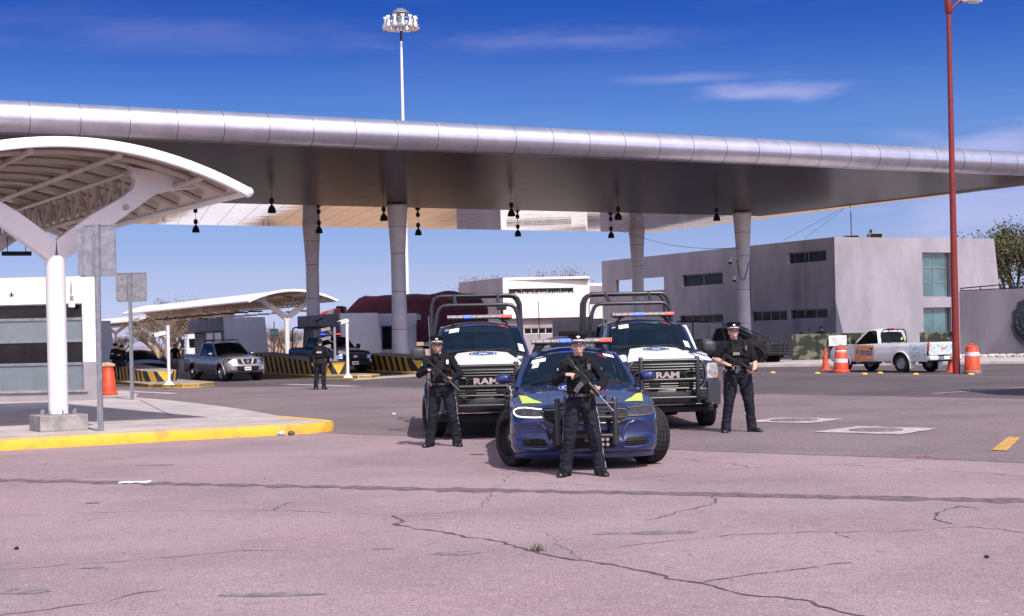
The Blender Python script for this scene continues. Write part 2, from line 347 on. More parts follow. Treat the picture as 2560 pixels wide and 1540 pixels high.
# ================================================================ SETTING
def groundmat(name, base, dark, red, fine=1., speck=.35, wet=.9):
    m = bpy.data.materials.new(name); m.use_nodes = True; t = m.node_tree; b = t.nodes['Principled BSDF']; lk = t.links.new
    b.inputs['Roughness'].default_value = wet; b.inputs['Specular IOR Level'].default_value = .25
    co = t.nodes.new('ShaderNodeTexCoord').outputs['Object']
    def noi(sc, det=4, ro=.6, dist=0, st=None):
        s = co
        if st: q = t.nodes.new('ShaderNodeMapping'); q.inputs['Scale'].default_value = st; lk(s, q.inputs[0]); s = q.outputs[0]
        n = t.nodes.new('ShaderNodeTexNoise'); n.inputs['Scale'].default_value = sc; n.inputs['Detail'].default_value = det; n.inputs['Roughness'].default_value = ro; n.inputs['Distortion'].default_value = dist
        lk(s, n.inputs[0]); return n.outputs[0]
    def rng(x, a, b_, c=0., d=1.):
        n = t.nodes.new('ShaderNodeMapRange'); n.inputs[1].default_value = a; n.inputs[2].default_value = b_; n.inputs[3].default_value = c; n.inputs[4].default_value = d; lk(x, n.inputs[0]); return n.outputs[0]
    def mix(f, a, b_, bt='MIX'):
        n = t.nodes.new('ShaderNodeMix'); n.data_type = 'RGBA'; n.blend_type = bt
        for i, v in ((0, f), (6, a), (7, b_)):
            if hasattr(v, 'is_linked') or hasattr(v, 'links'): lk(v, n.inputs[i])
            else: n.inputs[i].default_value = v if i == 0 else tuple(v)+(1,)
        return n.outputs[2]
    c = mix(rng(noi(.35, 6), .42, .62), base, dark)
    c = mix(rng(noi(.16, 4, .6, .3), .50, .70, 0, .75), c, red)
    c = mix(rng(noi(.9, 5, .7, .6, (.35, 1, 1)), .55, .75, 0, .5), c, dark)
    sp = noi(90*fine, 2, .7)
    c = mix(rng(sp, .38, .52, speck, 0), c, tuple(x*.22 for x in base))
    c = mix(rng(sp, .60, .70, 0, speck*.9), c, tuple(min(1, x*1.9) for x in base))
    sp2 = noi(26*fine, 3, .7)
    c = mix(rng(sp2, .30, .44, speck*.9, 0), c, tuple(x*.4 for x in base))
    lk(c, b.inputs['Base Color'])
    sp4 = noi(38*fine, 3, .75); c = mix(rng(sp4, .34, .48, speck, 0), c, tuple(x*.35 for x in base)); c = mix(rng(sp4, .57, .68, 0, speck*.7), c, tuple(min(1, x*1.7) for x in base))
    sp3 = noi(8*fine, 6, .8)
    c = mix(rng(sp3, .30, .47, speck*1.1, 0), c, tuple(x*.45 for x in base)); c = mix(rng(sp3, .56, .72, 0, speck*.8), c, tuple(min(1, x*1.45) for x in base)); lk(c, b.inputs['Base Color'])
    bp = t.nodes.new('ShaderNodeBump'); bp.inputs['Strength'].default_value = .35; bp.inputs['Distance'].default_value = .01; lk(noi(60*fine, 3, .7), bp.inputs['Height']); lk(bp.outputs[0], b.inputs['Normal'])
    return m
g1 = groundmat('pale_asphalt', (.372, .280, .306), (.275, .206, .230), (.400, .262, .276), 1., .72)
g2 = groundmat('coarse_asphalt', (.245, .190, .202), (.180, .140, .154), (.275, .200, .208), .8, .7)
g3 = groundmat('road_asphalt', (.125, .102, .115), (.092, .077, .088), (.16, .128, .136), .8, .4)
g4 = groundmat('far_dry_earth', (.44, .29, .19), (.34, .22, .14), (.48, .32, .21), .2, .3)
M['g1'], M['g2'], M['g3'], M['g4'] = g1, g2, g3, g4
def sheet(name, poly, z, m, kind='structure'):
    mb = MB(); mb.add([(p[0], p[1], z) for p in poly], [tuple(range(len(poly)))]); o = mb.build(name, m, smooth=0, recalc=False); return tag(o, kind=kind)
tag(sheet('ground', [(-3000, -200), (3000, -200), (3000, 4000), (-3000, 4000)], 0, 'g1'), 'pale pinkish asphalt apron in the foreground')
def line_pts(px, ext=120, jag=.03, step=.25):
    w = [G(*p) for p in px]; w.insert(0, w[0]+(w[0]-w[1]).normalized()*ext); w.append(w[-1]+(w[-1]-w[-2]).normalized()*ext)
    out = []
    for a, b in zip(w, w[1:]):
        n = max(2, min(260, int((b-a).length/step)))
        for i in range(n):
            p = a.lerp(b, i/n); q = noise.noise(Vector((p.x*1.7, p.y*1.7, 3)))*jag*2+noise.noise(Vector((p.x*7, p.y*7, 5)))*jag; out.append((p.x, p.y+q))
    out.append((w[-1].x, w[-1].y)); return out
def far_sheet(name, px, z, m, far=400, jag=.05):
    l = line_pts(px, jag=jag); return sheet(name, l+[(l[-1][0]+200, far), (l[0][0]-200, far)], z, m)
tag(far_sheet('apron_road', [(804, 1083), (1040, 1091), (1669, 1124), (1980, 1136), (2266, 1145), (2560, 1158)], .004, 'g2'), 'coarser darker asphalt behind the police cars')
tag(far_sheet('road', [(300, 968), (860, 966), (1500, 980), (1900, 985), (2560, 997)], .008, 'g3', jag=.12), 'dark road running towards the toll lanes')
tag(far_sheet('far_land', [(300, 921), (1280, 900), (2560, 869)], .012, 'g4', far=3800, jag=1), 'dry land beyond the toll plaza')
# main joint and cracks
def ribbon(name, px, w, m, z=.003, jag=.5, step=.12, ground=False, label=None):
    pts = [G(*p) for p in px] if not ground else [Vector(p) for p in px]; P_ = []
    for a, b in zip(pts, pts[1:]):
        n = max(2, int((b-a).length/step))
        for i in range(n): P_.append(a.lerp(b, i/n))
    P_.append(pts[-1]); mb = MB(); rows = []
    for i, p in enumerate(P_):
        t = (P_[min(i+1, len(P_)-1)]-P_[max(i-1, 0)]).normalized(); q = Vector((-t.y, t.x, 0))
        ww = w*max(.12, 1+jag*(noise.noise(p*5)*1.9+noise.noise(p*19))); of = q*(noise.noise(p*2.7+Vector((9, 0, 0)))*.07+noise.noise(p*8)*.045+noise.noise(p*23)*.012)*(1 if jag > .4 else .3)
        rows.append([(p.x+of.x-q.x*ww/2, p.y+of.y-q.y*ww/2, z), (p.x+of.x+q.x*ww/2, p.y+of.y+q.y*ww/2, z)])
    mb.grid(rows); o = mb.build(name, m, smooth=0, recalc=False); tag(o, label, kind='structure'); return o
ribbon('asphalt_joint', [(-60, 1199), (436, 1210), (778, 1217), (1280, 1227), (1799, 1236), (2110, 1243), (2640, 1254)], .30, 'joint', jag=.6, label='long dark joint crossing the foreground')
def z6(x, y): return (x/1.927, 1080+y/1.927)
def z7(x, y): return (1280+x/1.927, 1000+y/1.927)
cracks = [([z6(1890, 405), z6(1945, 420), z6(1905, 445), z6(1990, 462), z6(2130, 482), z6(2250, 505), z6(2467, 548), z7(90, 730), z7(230, 765), z7(430, 785), z7(620, 822), z7(720, 842), z7(740, 858), z7(900, 882), z7(1060, 920), z7(1200, 950), z7(1380, 968), z7(1560, 1010), z7(1650, 1035), z7(1700, 1060)], .028),
    ([z6(0, 408), z6(330, 395), z6(800, 380), z6(1310, 378), z6(1630, 390), z6(1890, 405)], .008), ([z6(1440, 335), z6(1330, 358), z6(1320, 378)], .012),
    ([z6(1890, 405), z6(2100, 395), z6(2300, 370), z7(0, 350)], .006), ([z6(0, 665), z6(420, 632), z6(830, 603), z6(1200, 570), z6(1500, 565)], .009),
    ([z6(0, 885), z6(200, 860), z6(470, 820), z6(690, 772), z6(800, 760)], .010), ([z6(190, 162), z6(240, 146), z6(400, 140), z6(640, 122), z6(780, 100)], .010),
    ([z6(290, 228), z6(700, 205), z6(1100, 182), z6(1500, 165), z6(1900, 145)], .008), ([z7(380, 720), z7(560, 705), z7(800, 680), z7(1040, 650), z7(1400, 635), z7(1560, 638), z7(1900, 628), z7(2200, 612)], .010),
    ([z7(2240, 505+20), z7(2160, 512), z7(2050, 545), z7(2020, 575), z7(2120, 598), z7(2467, 638), z7(2560, 650)], .016), ([z7(970, 455), z7(985, 480), z7(960, 505), z7(860, 525), z7(700, 570), z7(640, 580)], .011),
    ([z7(900, 882), z7(1060, 855), z7(1260, 830), z7(1460, 800), z7(1640, 785)], .012), ([z7(0, 400), z7(250, 402), z7(420, 412), z7(560, 430)], .007),
    ([z7(540, 382), z7(760, 362), z7(1100, 330), z7(1500, 312), z7(1800, 300), z7(1960, 290)], .009), ([z7(1560, 312), z7(1900, 330), z7(2200, 348), z7(2467, 368)], .010), ([z7(820, 285), z7(1000, 300), z7(1150, 325)], .009),
    ([z7(720, 435), z7(900, 405), z7(1150, 385), z7(1400, 392)], .006), ([z7(160, 640), z7(240, 700), z7(330, 770)], .006), ([z7(1560, 638), z7(1600, 665)], .010)]
for px, w in cracks: ribbon('pavement_crack', px, w*1.0, 'crack', z=.0032 if min(G(*q).y for q in px) < 19 else .007, jag=.8, step=.05)
# stains, patches, manholes
def blob(name, px, py, rx, ry, m, z=.0034, n=26, j=.25, kind='structure', label=None):
    c = G(px, py); mb = MB(); vs = []
    for i in range(n):
        a = 2*math.pi*i/n; r = 1+j*noise.noise(Vector((math.cos(a)*2+px, math.sin(a)*2, py))); vs.append((c.x+rx*r*math.cos(a), c.y+ry*r*math.sin(a), z))
    mb.add(vs, [tuple(range(n))]); return tag(mb.build(name, m, smooth=0, recalc=False), label, kind=kind)
for q in ((*z6(118, 767), .16, .12), (*z6(1330, 785), .30, .07), (*z6(2195, 584), .20, .10), (*z6(750, 160), .28, .10), (*z6(1840, 563), .08, .03), (*z6(440, 655), .1, .03), (*z7(660, 640), .4, .10), ):
    blob('oil_stain', *q, 'patch', j=.6)
def diamond(px, py, hw, hd):
    c = G(px, py); mb = MB(); vs = []
    cs = [Vector((-hw, -.1, 0)), Vector((.1, -hd, 0)), Vector((hw, .1, 0)), Vector((-.05, hd, 0))]
    for k in range(4):
        a, b = cs[k], cs[(k+1) % 4]
        for i in range(8): q = a.lerp(b, i/8); vs.append((c.x+q.x+noise.noise(q*4)*.05, c.y+q.y+noise.noise(q*5+Vector((3, 3, 3)))*.12, .014))
    mb.add(vs, [tuple(range(len(vs)))]); return tag(mb.build('concrete_patch', 'linewhite', smooth=0, recalc=False), kind='structure')
for (px, py, hw, hd, rx, ry) in ((2190, 1077, 1.05, 1.05, .42, .42), (1985, 1052, .95, .95, .42, .42)):
    diamond(px, py, hw, hd); c = G(px, py)
    t = thing('manhole_cover', 'round dark manhole cover in a white diamond, '+('nearer of the two' if px > 2100 else 'beside the right officer'), 'manhole cover', (c.x, c.y, .016), 0, 'manhole covers in white diamonds')
    MB().lathe([(.43, 0), (.43, .012), (.39, .014), (.38, .008)], n=28).build('frame', 'patch', t)
    m_ = MB().lathe([(.375, 0), (.375, .010)], n=28)
    for i in range(-3, 4): m_.box(-.3+abs(i)*.04, .3-abs(i)*.04, i*.09-.012, i*.09+.012, .010, .016)
    m_.build('lid', 'patch', t)
def quad_mark(name, pts, m, z=.0145):
    return sheet(name, [G(*p)[:2] for p in pts], z, m)
quad_mark('yellow_lane_dash', [z7(2310, 245), z7(2385, 249), z7(2450, 183), z7(2390, 181)], 'lineyel')
ribbon('yellow_edge_line', [(1500, 944), (1940, 938), (2200, 938.5), (2640, 944)], .10, 'lineyel', z=.0125, jag=.15)
quad_mark('white_lane_arrow', [(696, 961.5), (730, 960.8), (907, 965.5), (860, 967)], 'linewhite')
quad_mark('white_stop_line', [(296, 980), (300, 977), (450, 984), (430, 987)], 'linewhite', z=.02)
quad_mark('white_edge_line', [(876, 952), (1060, 941), (1060, 936), (905, 944)], 'linewhite')
ribbon('white_edge_line', [(2330, 985), (2560, 962), (2700, 950)][:1]+[(2700, 960)], .12, 'linewhite', z=.0125, jag=.1)
# ---------------------------------------------------------------- sidewalk with yellow kerb
Ku = Vector((.865, .503, 0)).normalized()
tip = G(804, 1082); k0 = G(0, 1127)
poly = [k0-Ku*9, k0]+[k0.lerp(tip, t) for t in (.2, .4, .6, .8, .94)]
end = G(804, 1050, .18)
arc = [tip+Vector((.06, .10, 0)), tip+Vector((.16, .45, 0)), tip+Vector((.05, .8, 0))]
back = [G(700, 1040, .18), G(600, 1022, .18), G(500, 1009, .18), G(420, 1000, .18), G(340, 993, .18), Vector((-11.6, 44, 0)), Vector((-13.5, 48, 0)), Vector((-40, 48, 0)), Vector((-40, 10, 0))]
poly2 = [Vector((p.x, p.y, 0)) for p in poly+arc+back]
mb = MB(); mb.add([(p.x, p.y, .18) for p in poly2], [tuple(range(len(poly2)))])
for i in range(len(poly2)-3): a, b = poly2[i], poly2[i+1]; mb.add([(a.x, a.y, 0), (b.x, b.y, 0), (b.x, b.y, .18), (a.x, a.y, .18)], [(0, 1, 2, 3)])
tag(mb.build('sidewalk', 'paving', smooth=0, recalc=False), 'pale concrete pavement at the left', kind='structure')
edge = [k0-Ku*9, k0, tip-Ku*.25]+arc+[Vector((back[0].x, back[0].y, 0))]
prof = [(-.004, .0), (-.010, .15), (.015, .186), (.15, .190), (.16, .182)]
rows = []; E_ = []
for a, b in zip(edge, edge[1:]):
    n = max(1, int((b-a).length/.5)); E_ += [a.lerp(b, i/n) for i in range(n)]
E_.append(edge[-1])
for i, p in enumerate(E_):
    t = (E_[min(i+1, len(E_)-1)]-E_[max(0, i-1)]).normalized(); q = Vector((-t.y, t.x, 0)); rows.append([(p.x+q.x*a, p.y+q.y*a, b) for a, b in prof])
mb = MB(); mb.grid(rows)
for s in (40, 487, 690):
    c = G(s, 1127-(s*.056)); c.z = 0; mb.obox(c+Vector((0, .02, .09)), Ku*.006, Vector((-Ku.y, Ku.x, 0))*.016, Vector((0, 0, .097)), 1)
tag(mb.build('yellow_kerb', ['yellow', 'seam'], smooth=50), 'yellow painted kerb edging the pavement', kind='structure')
for pp in (((620, 1050), (300, 1068)), ((760, 1028), (420, 1035)), ((500, 1012), (230, 1032)), ((430, 1040), (350, 1000))):
    a, b = G(*pp[0], .18), G(*pp[1], .18); t = (b-a).normalized(); q = Vector((-t.y, t.x, 0))*.012
    mb = MB().add([(a+q)+Vector((0,0,.004)), (a-q)+Vector((0,0,.004)), (b-q)+Vector((0,0,.004)), (b+q)+Vector((0,0,.004))], [(0, 1, 2, 3)]); tag(mb.build('sidewalk_joint', 'seam', smooth=0), kind='structure')
# islands of the toll lanes
def island(n, length, w0, name='lane_island'):
    n = Vector((n[0], n[1], 0)); mb = MB(); pts = [n+U*-.3, n+U*.3, n+U*w0*.5+V*1.6, n+U*w0*.5+V*length, n-U*w0*.5+V*length, n-U*w0*.5+V*1.6]
    mb.prism([(p.x, p.y, .004) for p in pts], (0, 0, .15)); a = mb.build(name, ['concrete'], smooth=0, bevel=.03); tag(a, kind='structure')
    mb = MB(); pr = [pts[4], pts[5], pts[0], pts[1], pts[2], pts[3]]
    for p, q in zip(pr, pr[1:]): d = (q-p).normalized(); o_ = Vector((d.y, -d.x, 0))*.012; mb.prism([(p.x, p.y, .0), (q.x, q.y, .0), (q.x, q.y, .158), (p.x, p.y, .158)], -o_ if (p-q).cross(Vector((0,0,1))).dot(o_) < 0 else o_)
    tag(mb.build('yellow_island_kerb', 'yellow', smooth=0), kind='structure')
island(G(478, 969)[:2], 26, 2.6); island(G(912, 947)[:2], 24, 2.6); island((-3.2, 66.4), 26, 3.0)
# far kerb in front of the building on the right, pebbles
a, b = G(1890, 919), G(2640, 909)
mb = MB().prism([(a.x, a.y, 0), (b.x, b.y, 0), (b.x+8, b.y+22, 0), (a.x-6, a.y+22, 0)], (0, 0, .15)); tag(mb.build('far_sidewalk', 'paving', smooth=0, bevel=.02), kind='structure')
rr = random.Random(3); mb = MB()
p0, p1 = Vector((22.5, 72.6, .15)), Vector((29, 66.8, .15))
for i in range(900):
    p = p0.lerp(p1, rr.random())+Vector((rr.uniform(-.2, .2), rr.uniform(-.5, .9), rr.uniform(.0, .12))); r_ = rr.uniform(.03, .09); mb.ell(p, (r_, r_, r_*.7), 5, 3)
tag(mb.build('pebbles', 'pebble', smooth=0), 'strip of white pebbles at the foot of the lilac wall', kind='stuff')
# ================================================================ BIG CANOPY
def FL(X): return Vector((X, 61.2+.489*X, 0))
def FO(X): return Vector((X, 77.9+.489*X, 0))
def BK(X): return Vector((X, 90.9+.5*X, 0))
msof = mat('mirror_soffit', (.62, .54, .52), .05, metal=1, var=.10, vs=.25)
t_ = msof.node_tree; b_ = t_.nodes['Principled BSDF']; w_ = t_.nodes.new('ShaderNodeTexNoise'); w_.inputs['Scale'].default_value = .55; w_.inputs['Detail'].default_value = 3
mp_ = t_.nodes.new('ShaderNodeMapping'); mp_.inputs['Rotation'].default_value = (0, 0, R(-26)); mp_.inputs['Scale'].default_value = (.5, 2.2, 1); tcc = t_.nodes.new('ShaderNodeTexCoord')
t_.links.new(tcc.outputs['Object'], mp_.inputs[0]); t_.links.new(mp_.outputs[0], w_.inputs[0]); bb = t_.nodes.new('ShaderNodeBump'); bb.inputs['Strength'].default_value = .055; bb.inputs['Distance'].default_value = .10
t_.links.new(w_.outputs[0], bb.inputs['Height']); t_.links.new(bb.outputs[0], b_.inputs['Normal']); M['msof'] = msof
CAN = thing('toll_canopy', 'huge silver toll plaza roof with rounded metal edge on four tapered columns', 'canopy', (-5.9, 75, 0))
def loc(p, z=0): return (p.x+5.9, p.y-75, z)
XL = -52
T_ = FL(29.9); R1 = Vector((15.4, 87.2, 0)); R2 = Vector((9.8, 96.3, 0)); FOL, BKL, FLL = FO(XL), BK(XL), FL(XL)
# front bay, ruled surface in panels with fine seams
mb = MB(); nseg = 30; rows = []
for i in range(nseg+1):
    a, b = FLL.lerp(T_, i/nseg), FOL.lerp(R1, i/nseg); rows.append([loc(a.lerp(b, j/6), lerp(9.52, 8.75, j/6)) for j in range(7)])
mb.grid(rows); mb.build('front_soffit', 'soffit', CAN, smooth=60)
mb = MB()
for i in range(1, 60):
    a, b = FLL.lerp(T_, i/60), FOL.lerp(R1, i/60); d = U*.006
    mb.add([loc(a-d, 9.514), loc(a+d, 9.514), loc(b+d, 8.744), loc(b-d, 8.744)], [(0, 1, 2, 3)])
for j in range(1, 6):
    a, b = FLL.lerp(FOL, j/6), T_.lerp(R1, j/6); z = lerp(9.514, 8.744, j/6); d = V*.006; mb.add([loc(a-d, z), loc(a+d, z), loc(b+d, z), loc(b-d, z)], [(0, 1, 2, 3)])
mb.build('soffit_seams', 'seam', CAN, smooth=0)
mb = MB(); rows = []
for i in range(nseg+1):
    a, b = FOL.lerp(R1, i/nseg), BKL.lerp(R2, i/nseg); rows.append([loc(a.lerp(b, j/6), 8.75-.2*j/6) for j in range(7)])
mb.grid(rows); mb.add([loc(R1, 8.75), loc(R2, 8.55), loc(T_, 9.40)], [(0, 1, 2)]); mb.add([loc(R1, 8.75), loc(T_, 9.52), loc(T_, 9.40)], [(0, 1, 2)])
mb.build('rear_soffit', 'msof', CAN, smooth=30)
mb = MB()
for i in range(1, 60):
    a, b = FOL.lerp(R1, i/60), BKL.lerp(R2, i/60); d = U*.006; mb.add([loc(a-d, 8.744), loc(a+d, 8.744), loc(b+d, 8.544), loc(b-d, 8.544)], [(0, 1, 2, 3)])
for j in range(1, 5):
    a, b = FOL.lerp(BKL, j/5), R1.lerp(R2, j/5); d = V*.006; zj = 8.744-.04*j; mb.add([loc(a-d, zj), loc(a+d, zj), loc(b+d, zj), loc(b-d, zj)], [(0, 1, 2, 3)])
mb.build('rear_soffit_seams', 'seam', CAN, smooth=0)
mb = MB(); top = [loc(FLL, 10.0), loc(T_, 10.0), loc(R2, 9.1), loc(BKL, 9.1)]; bot = [loc(FLL, 9.6), loc(T_, 9.6), loc(R1, 8.9), loc(R2, 8.85), loc(BKL, 8.85), loc(FOL, 8.9)]
mb.add(top, [(0, 1, 2, 3)]); e = .04
o_ = lambda p, dx, dy: (p[0]+dx, p[1]+dy, p[2])
mb.add([loc(BKL, 8.55), loc(R2, 8.55), loc(R2, 9.1), loc(BKL, 9.1)], [(0, 1, 2, 3)]); mb.add([loc(R2, 8.55), loc(T_, 9.4), loc(T_, 10.0), loc(R2, 9.1)], [(0, 1, 2, 3)])
mb.build('roof', 'alu', CAN, smooth=0)
mb = MB(); n = 34; A, B = loc(FLL, 10.13), loc(T_, 10.13); A, B = Vector(A), Vector(B); mb.tube([A, B], .62, 40)
k = int((B-A).length/1.8); d = (B-A).normalized()
for i in range(k): c = A+d*(i*1.8+.4); mb.tube([c-d*.011, c+d*.011], .625, 40, 1)
mb.build('rounded_fascia', ['alu', 'seam'], CAN, smooth=50)
def column(p):
    c = Vector(loc(p)); mb = MB(); mb.lathe([(.50, 0), (.47, .6), (.42, 2.0), (.385, 4.2), (.385, 6.2), (.47, 7.6), (.55, 8.76)], c, 32)
    for z, r in ((2.2, .416), (4.2, .388), (6.2, .389), (7.6, .473), (8.72, .552)): mb.lathe([(r-.01, z-.012), (r+.002, z-.012), (r+.002, z+.012), (r-.01, z+.012)], c, 32, mi=1)
    return mb.build('column', ['column', 'seam'], CAN, smooth=40)
CP = [Vector((-5.9, 75, 0)), Vector((13.86, 84.8, 0)), Vector((-11.7, 84.1, 0)), Vector((8.4, 94.2, 0))]
for p in CP: column(p)
# second lane group, farther columns seen nowhere: none. Pendant lamps
def lamp_proto():
    t = thing('pendant_lamp', 'x', 'lamp')
    MB().tube([(0, 0, 0), (0, 0, -.30)], .014, 6).build('stem', 'dark', t)
    MB().lathe([(.05, -.28), (.11, -.32), (.12, -.47), (.09, -.52), (.03, -.58)], n=14).build('ballast', 'dark', t)
    m_ = MB(); m_.lathe([(.04, -.60), (.09, -.66), (.15, -.74), (.19, -.86), (.20, -.98), (.215, -1.0), (.205, -1.0), (.18, -.86), (.14, -.75), (.05, -.68)], n=18); m_.tube([(0, 0, -.55), (0, 0, -.64)], .03, 8); m_.build('shade', 'dark', t); return t
LAMPS = [(680, 541, 'pendant lamp under the roof, leftmost of the front row'), (960, 555, 'pendant lamp half hidden by the front left column'), (1279, 550, 'front pendant lamp of the close pair left of centre roof'),
    (1546, 557, 'pendant lamp just left of the rear right column, front row'), (1792, 560, 'pendant lamp beside the column that carries cameras'), (490, 581, 'pendant lamp nearest the curved white shelter roof'),
    (798, 583, 'pendant lamp in front of the rear left column'), (1046, 588, 'rear row pendant lamp just right of the front left column'), (1295, 591, 'lower lamp of the close pair near the roof centre'), (1528, 595, 'lower pendant lamp left of the rear right column')]
pl = lamp_proto()
for i, (px, py, lb) in enumerate(LAMPS):
    a, b = prime(px, py); d = (7.75-1.65)/-b; p = Vector((a*d, d, 8.75))
    off = (p.y-(77.9+.489*p.x)); p.z = 8.75 if off > 0 else 8.75+.77*(-off/16.7)
    if i == 0: pl.location = p; tag(pl, lb, group='pendant lamps under the big roof')
    else: dup(pl, p, 0, lb, 'pendant lamps under the big roof')
# dome cameras and cable on the front right column
for (zz, sx, lb) in ((6.0, -1, 'upper dome camera on an arm on the front right column'), (4.95, -1, 'lower dome camera on the front right column above the first cable loop')):
    t = thing('dome_camera', lb, 'camera', (13.86-.40, 84.8-.28, zz), 0, 'cameras on the front right column')
    MB().bar((0, .1, .08), (-.42 if zz > 5.5 else -.2, -.05, .10), .05).build('arm', 'column', t); cx = -.42 if zz > 5.5 else -.2
    m_ = MB().lathe([(.09, .06), (.13, .0), (.13, -.12), (.12, -.16)], (cx, -.05, 0), 14); m_.build('housing', 'column', t); MB().ell((cx, -.05, -.17), (.115, .115, .12), 12, 8).build('lens', 'black', t)
m_ = MB(); cc = Vector((13.86, 84.8, 0)); pts = []
for i in range(15):
    u = i/14; a = R(205+u*100); pts.append(cc+Vector((.45*math.cos(a), .45*math.sin(a), 6.0-1.15*math.sin(u*math.pi)-.2*u)))
m_.tube(pts, .022, 6); m_.tube([cc+Vector((.38, -.2, 5.9)), cc+Vector((.36, -.22, 5)), cc+Vector((.36, -.22, .3))], .02, 6)
tag(m_.build('power_cable', 'dark'), 'black cable looping down the front right column', 'cable')
m_ = MB(); a, b = P(1545, 575, 93), P(1850, 620, 84); pts = [a.lerp(b, i/16)-Vector((0, 0, .45*math.sin(math.pi*i/16))) for i in range(17)]
m_.tube(pts, .012, 4); tag(m_.build('hanging_wire', 'dark'), 'thin wire sagging between the two right columns', 'wire')
# ================================================================ VAULTED SHELTERS
def shelter(name, label, loc_, ang, length, cols, near=True, foot=True):
    t = thing(name, label, 'shelter', loc_, ang); S = 3.06 if near else 3.17
    def zr(x): return (4.34 if near else 4.43)+.73*(1-(x/S)**2)
    y0, y1 = -1.5, length-1.5; xs = [S*(i/14-1) for i in range(29)]
    mb = MB(); n_ = max(6, int(length/3))
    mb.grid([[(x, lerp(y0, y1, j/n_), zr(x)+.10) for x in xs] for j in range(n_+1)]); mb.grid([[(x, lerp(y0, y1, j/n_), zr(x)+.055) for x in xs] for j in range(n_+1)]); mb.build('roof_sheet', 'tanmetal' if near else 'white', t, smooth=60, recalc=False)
    mb = MB(); sec = [(-.07, -.04), (.07, -.04), (.09, .05), (.06, .13), (-.06, .13), (-.09, .05)]
    for y in (y0, y1): mb.grid([[(x, y+a, zr(x)+b) for a, b in sec] for x in xs], closed=True)
    for x in (-S, S): mb.tube([(x, y0-.07, zr(x)+.05), (x, y1, zr(x)+.05)], .075, 8); mb.ell((x, y0, zr(x)+.045), .10)
    mb.build('roof_rim', 'white', t, smooth=40)
    rib = []; yy = y0+.55
    while yy < y1:
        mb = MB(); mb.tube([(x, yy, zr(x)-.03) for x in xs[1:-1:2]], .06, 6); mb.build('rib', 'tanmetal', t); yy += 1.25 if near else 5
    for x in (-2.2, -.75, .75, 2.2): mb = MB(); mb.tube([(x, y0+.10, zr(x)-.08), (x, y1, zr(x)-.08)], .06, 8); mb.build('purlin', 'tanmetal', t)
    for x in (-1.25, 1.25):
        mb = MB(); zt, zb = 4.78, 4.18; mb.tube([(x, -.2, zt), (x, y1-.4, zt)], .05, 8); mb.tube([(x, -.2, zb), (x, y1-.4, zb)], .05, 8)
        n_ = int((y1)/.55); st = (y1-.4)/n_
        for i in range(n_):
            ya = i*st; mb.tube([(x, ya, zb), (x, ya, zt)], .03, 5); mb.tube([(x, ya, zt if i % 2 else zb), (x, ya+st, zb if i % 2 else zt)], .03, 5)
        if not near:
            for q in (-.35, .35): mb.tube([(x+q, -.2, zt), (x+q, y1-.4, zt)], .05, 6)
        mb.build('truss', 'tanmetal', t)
    for y in cols:
        mb = MB(); mb.tube([(0, y, .18 if foot else 0), (0, y, 3.28)], .17, 24); c_ = mb.build('column', 'white', t)
        for sg in (-1, 1):
            ou = [(0, 3.56), (.62, 4.02), (1.20, 4.36), (1.42, 4.54), (1.46, 4.70), (1.34, 4.93), (1.9, 4.86), (2.75, 4.60), (2.15, 4.53), (1.80, 4.42), (1.50, 4.20), (1.0, 3.84), (.17, 3.22), (.03, 3.22)]
            mb = MB(); mb.prism([(sg*a, y-.12, b) for a, b in ou], (0, .24, 0)); m_ = mb.build('arm', 'white', t, smooth=30, bevel=.012)
        if foot:
            mb = MB().box(-.42, .42, y-.36, y+.36, 0.18, .46); mb.build('footing', 'concrete', t, bevel=.015, smooth=0)
            mb = MB()
            for a in range(8): mb.lathe([(.02, .46), (.02, .52), (.012, .55)], (.30*math.cos(a*.785), y+.28*math.sin(a*.785), 0), 6)
            mb.lathe([(.25, .46), (.25, .475)], (0, y, 0), 20); mb.build('anchor_bolts', 'steel', t)
    return t
shelter('vaulted_shelter', 'white vaulted steel shelter with Y shaped column on a concrete block at the left', (-8.1, 25.35, 0), R(33.2), 11.5, [0, 8.5])
def fluor(px, py, d, ang, lb, L_=.7):
    p = P(px, py, d); t = thing('hanging_light', lb, 'lamp', p, ang, 'strip lights hung under the vaulted shelters')
    MB().box(-L_, L_, -.06, .06, -.05, .05).build('housing', 'dark', t, bevel=.02); [MB().tube([(k_*L_*.6, 0, .05), (k_*L_*.6, 0, .4)], .008, 4).build('hanger', 'dark', t) for k_ in (-1, 1)]; return t
fluor(42, 634, 33, R(20), 'grey strip light hung under the near vaulted shelter', .33)
o2 = Vector((-15.55, 98.5, 0))
shelter('vaulted_shelter', 'long white vaulted shelter between the grey booth and the left column', o2, R(28.8), 35, [0, 15.5, 31], near=False, foot=False)
shelter('vaulted_shelter', 'farthest low vaulted shelter behind the black sedan', (-41.0, 166, 0), R(30), 40, [3, 20], near=False, foot=False)
fl = None
for i in range(9):
    y = 1+i*3.1
    for x in (-1.9, 1.9):
        w = o2+Matrix.Rotation(R(28.8), 3, 'Z') @ Vector((x, y, 3.85))
        if fl is None:
            fl = fluor(0, 0, 10, R(28.8), 'x', .5); fl['label'] = 'small dark strip light hung in a row under the long vaulted shelter'; fl.location = w
        else: dup(fl, w, R(28.8))
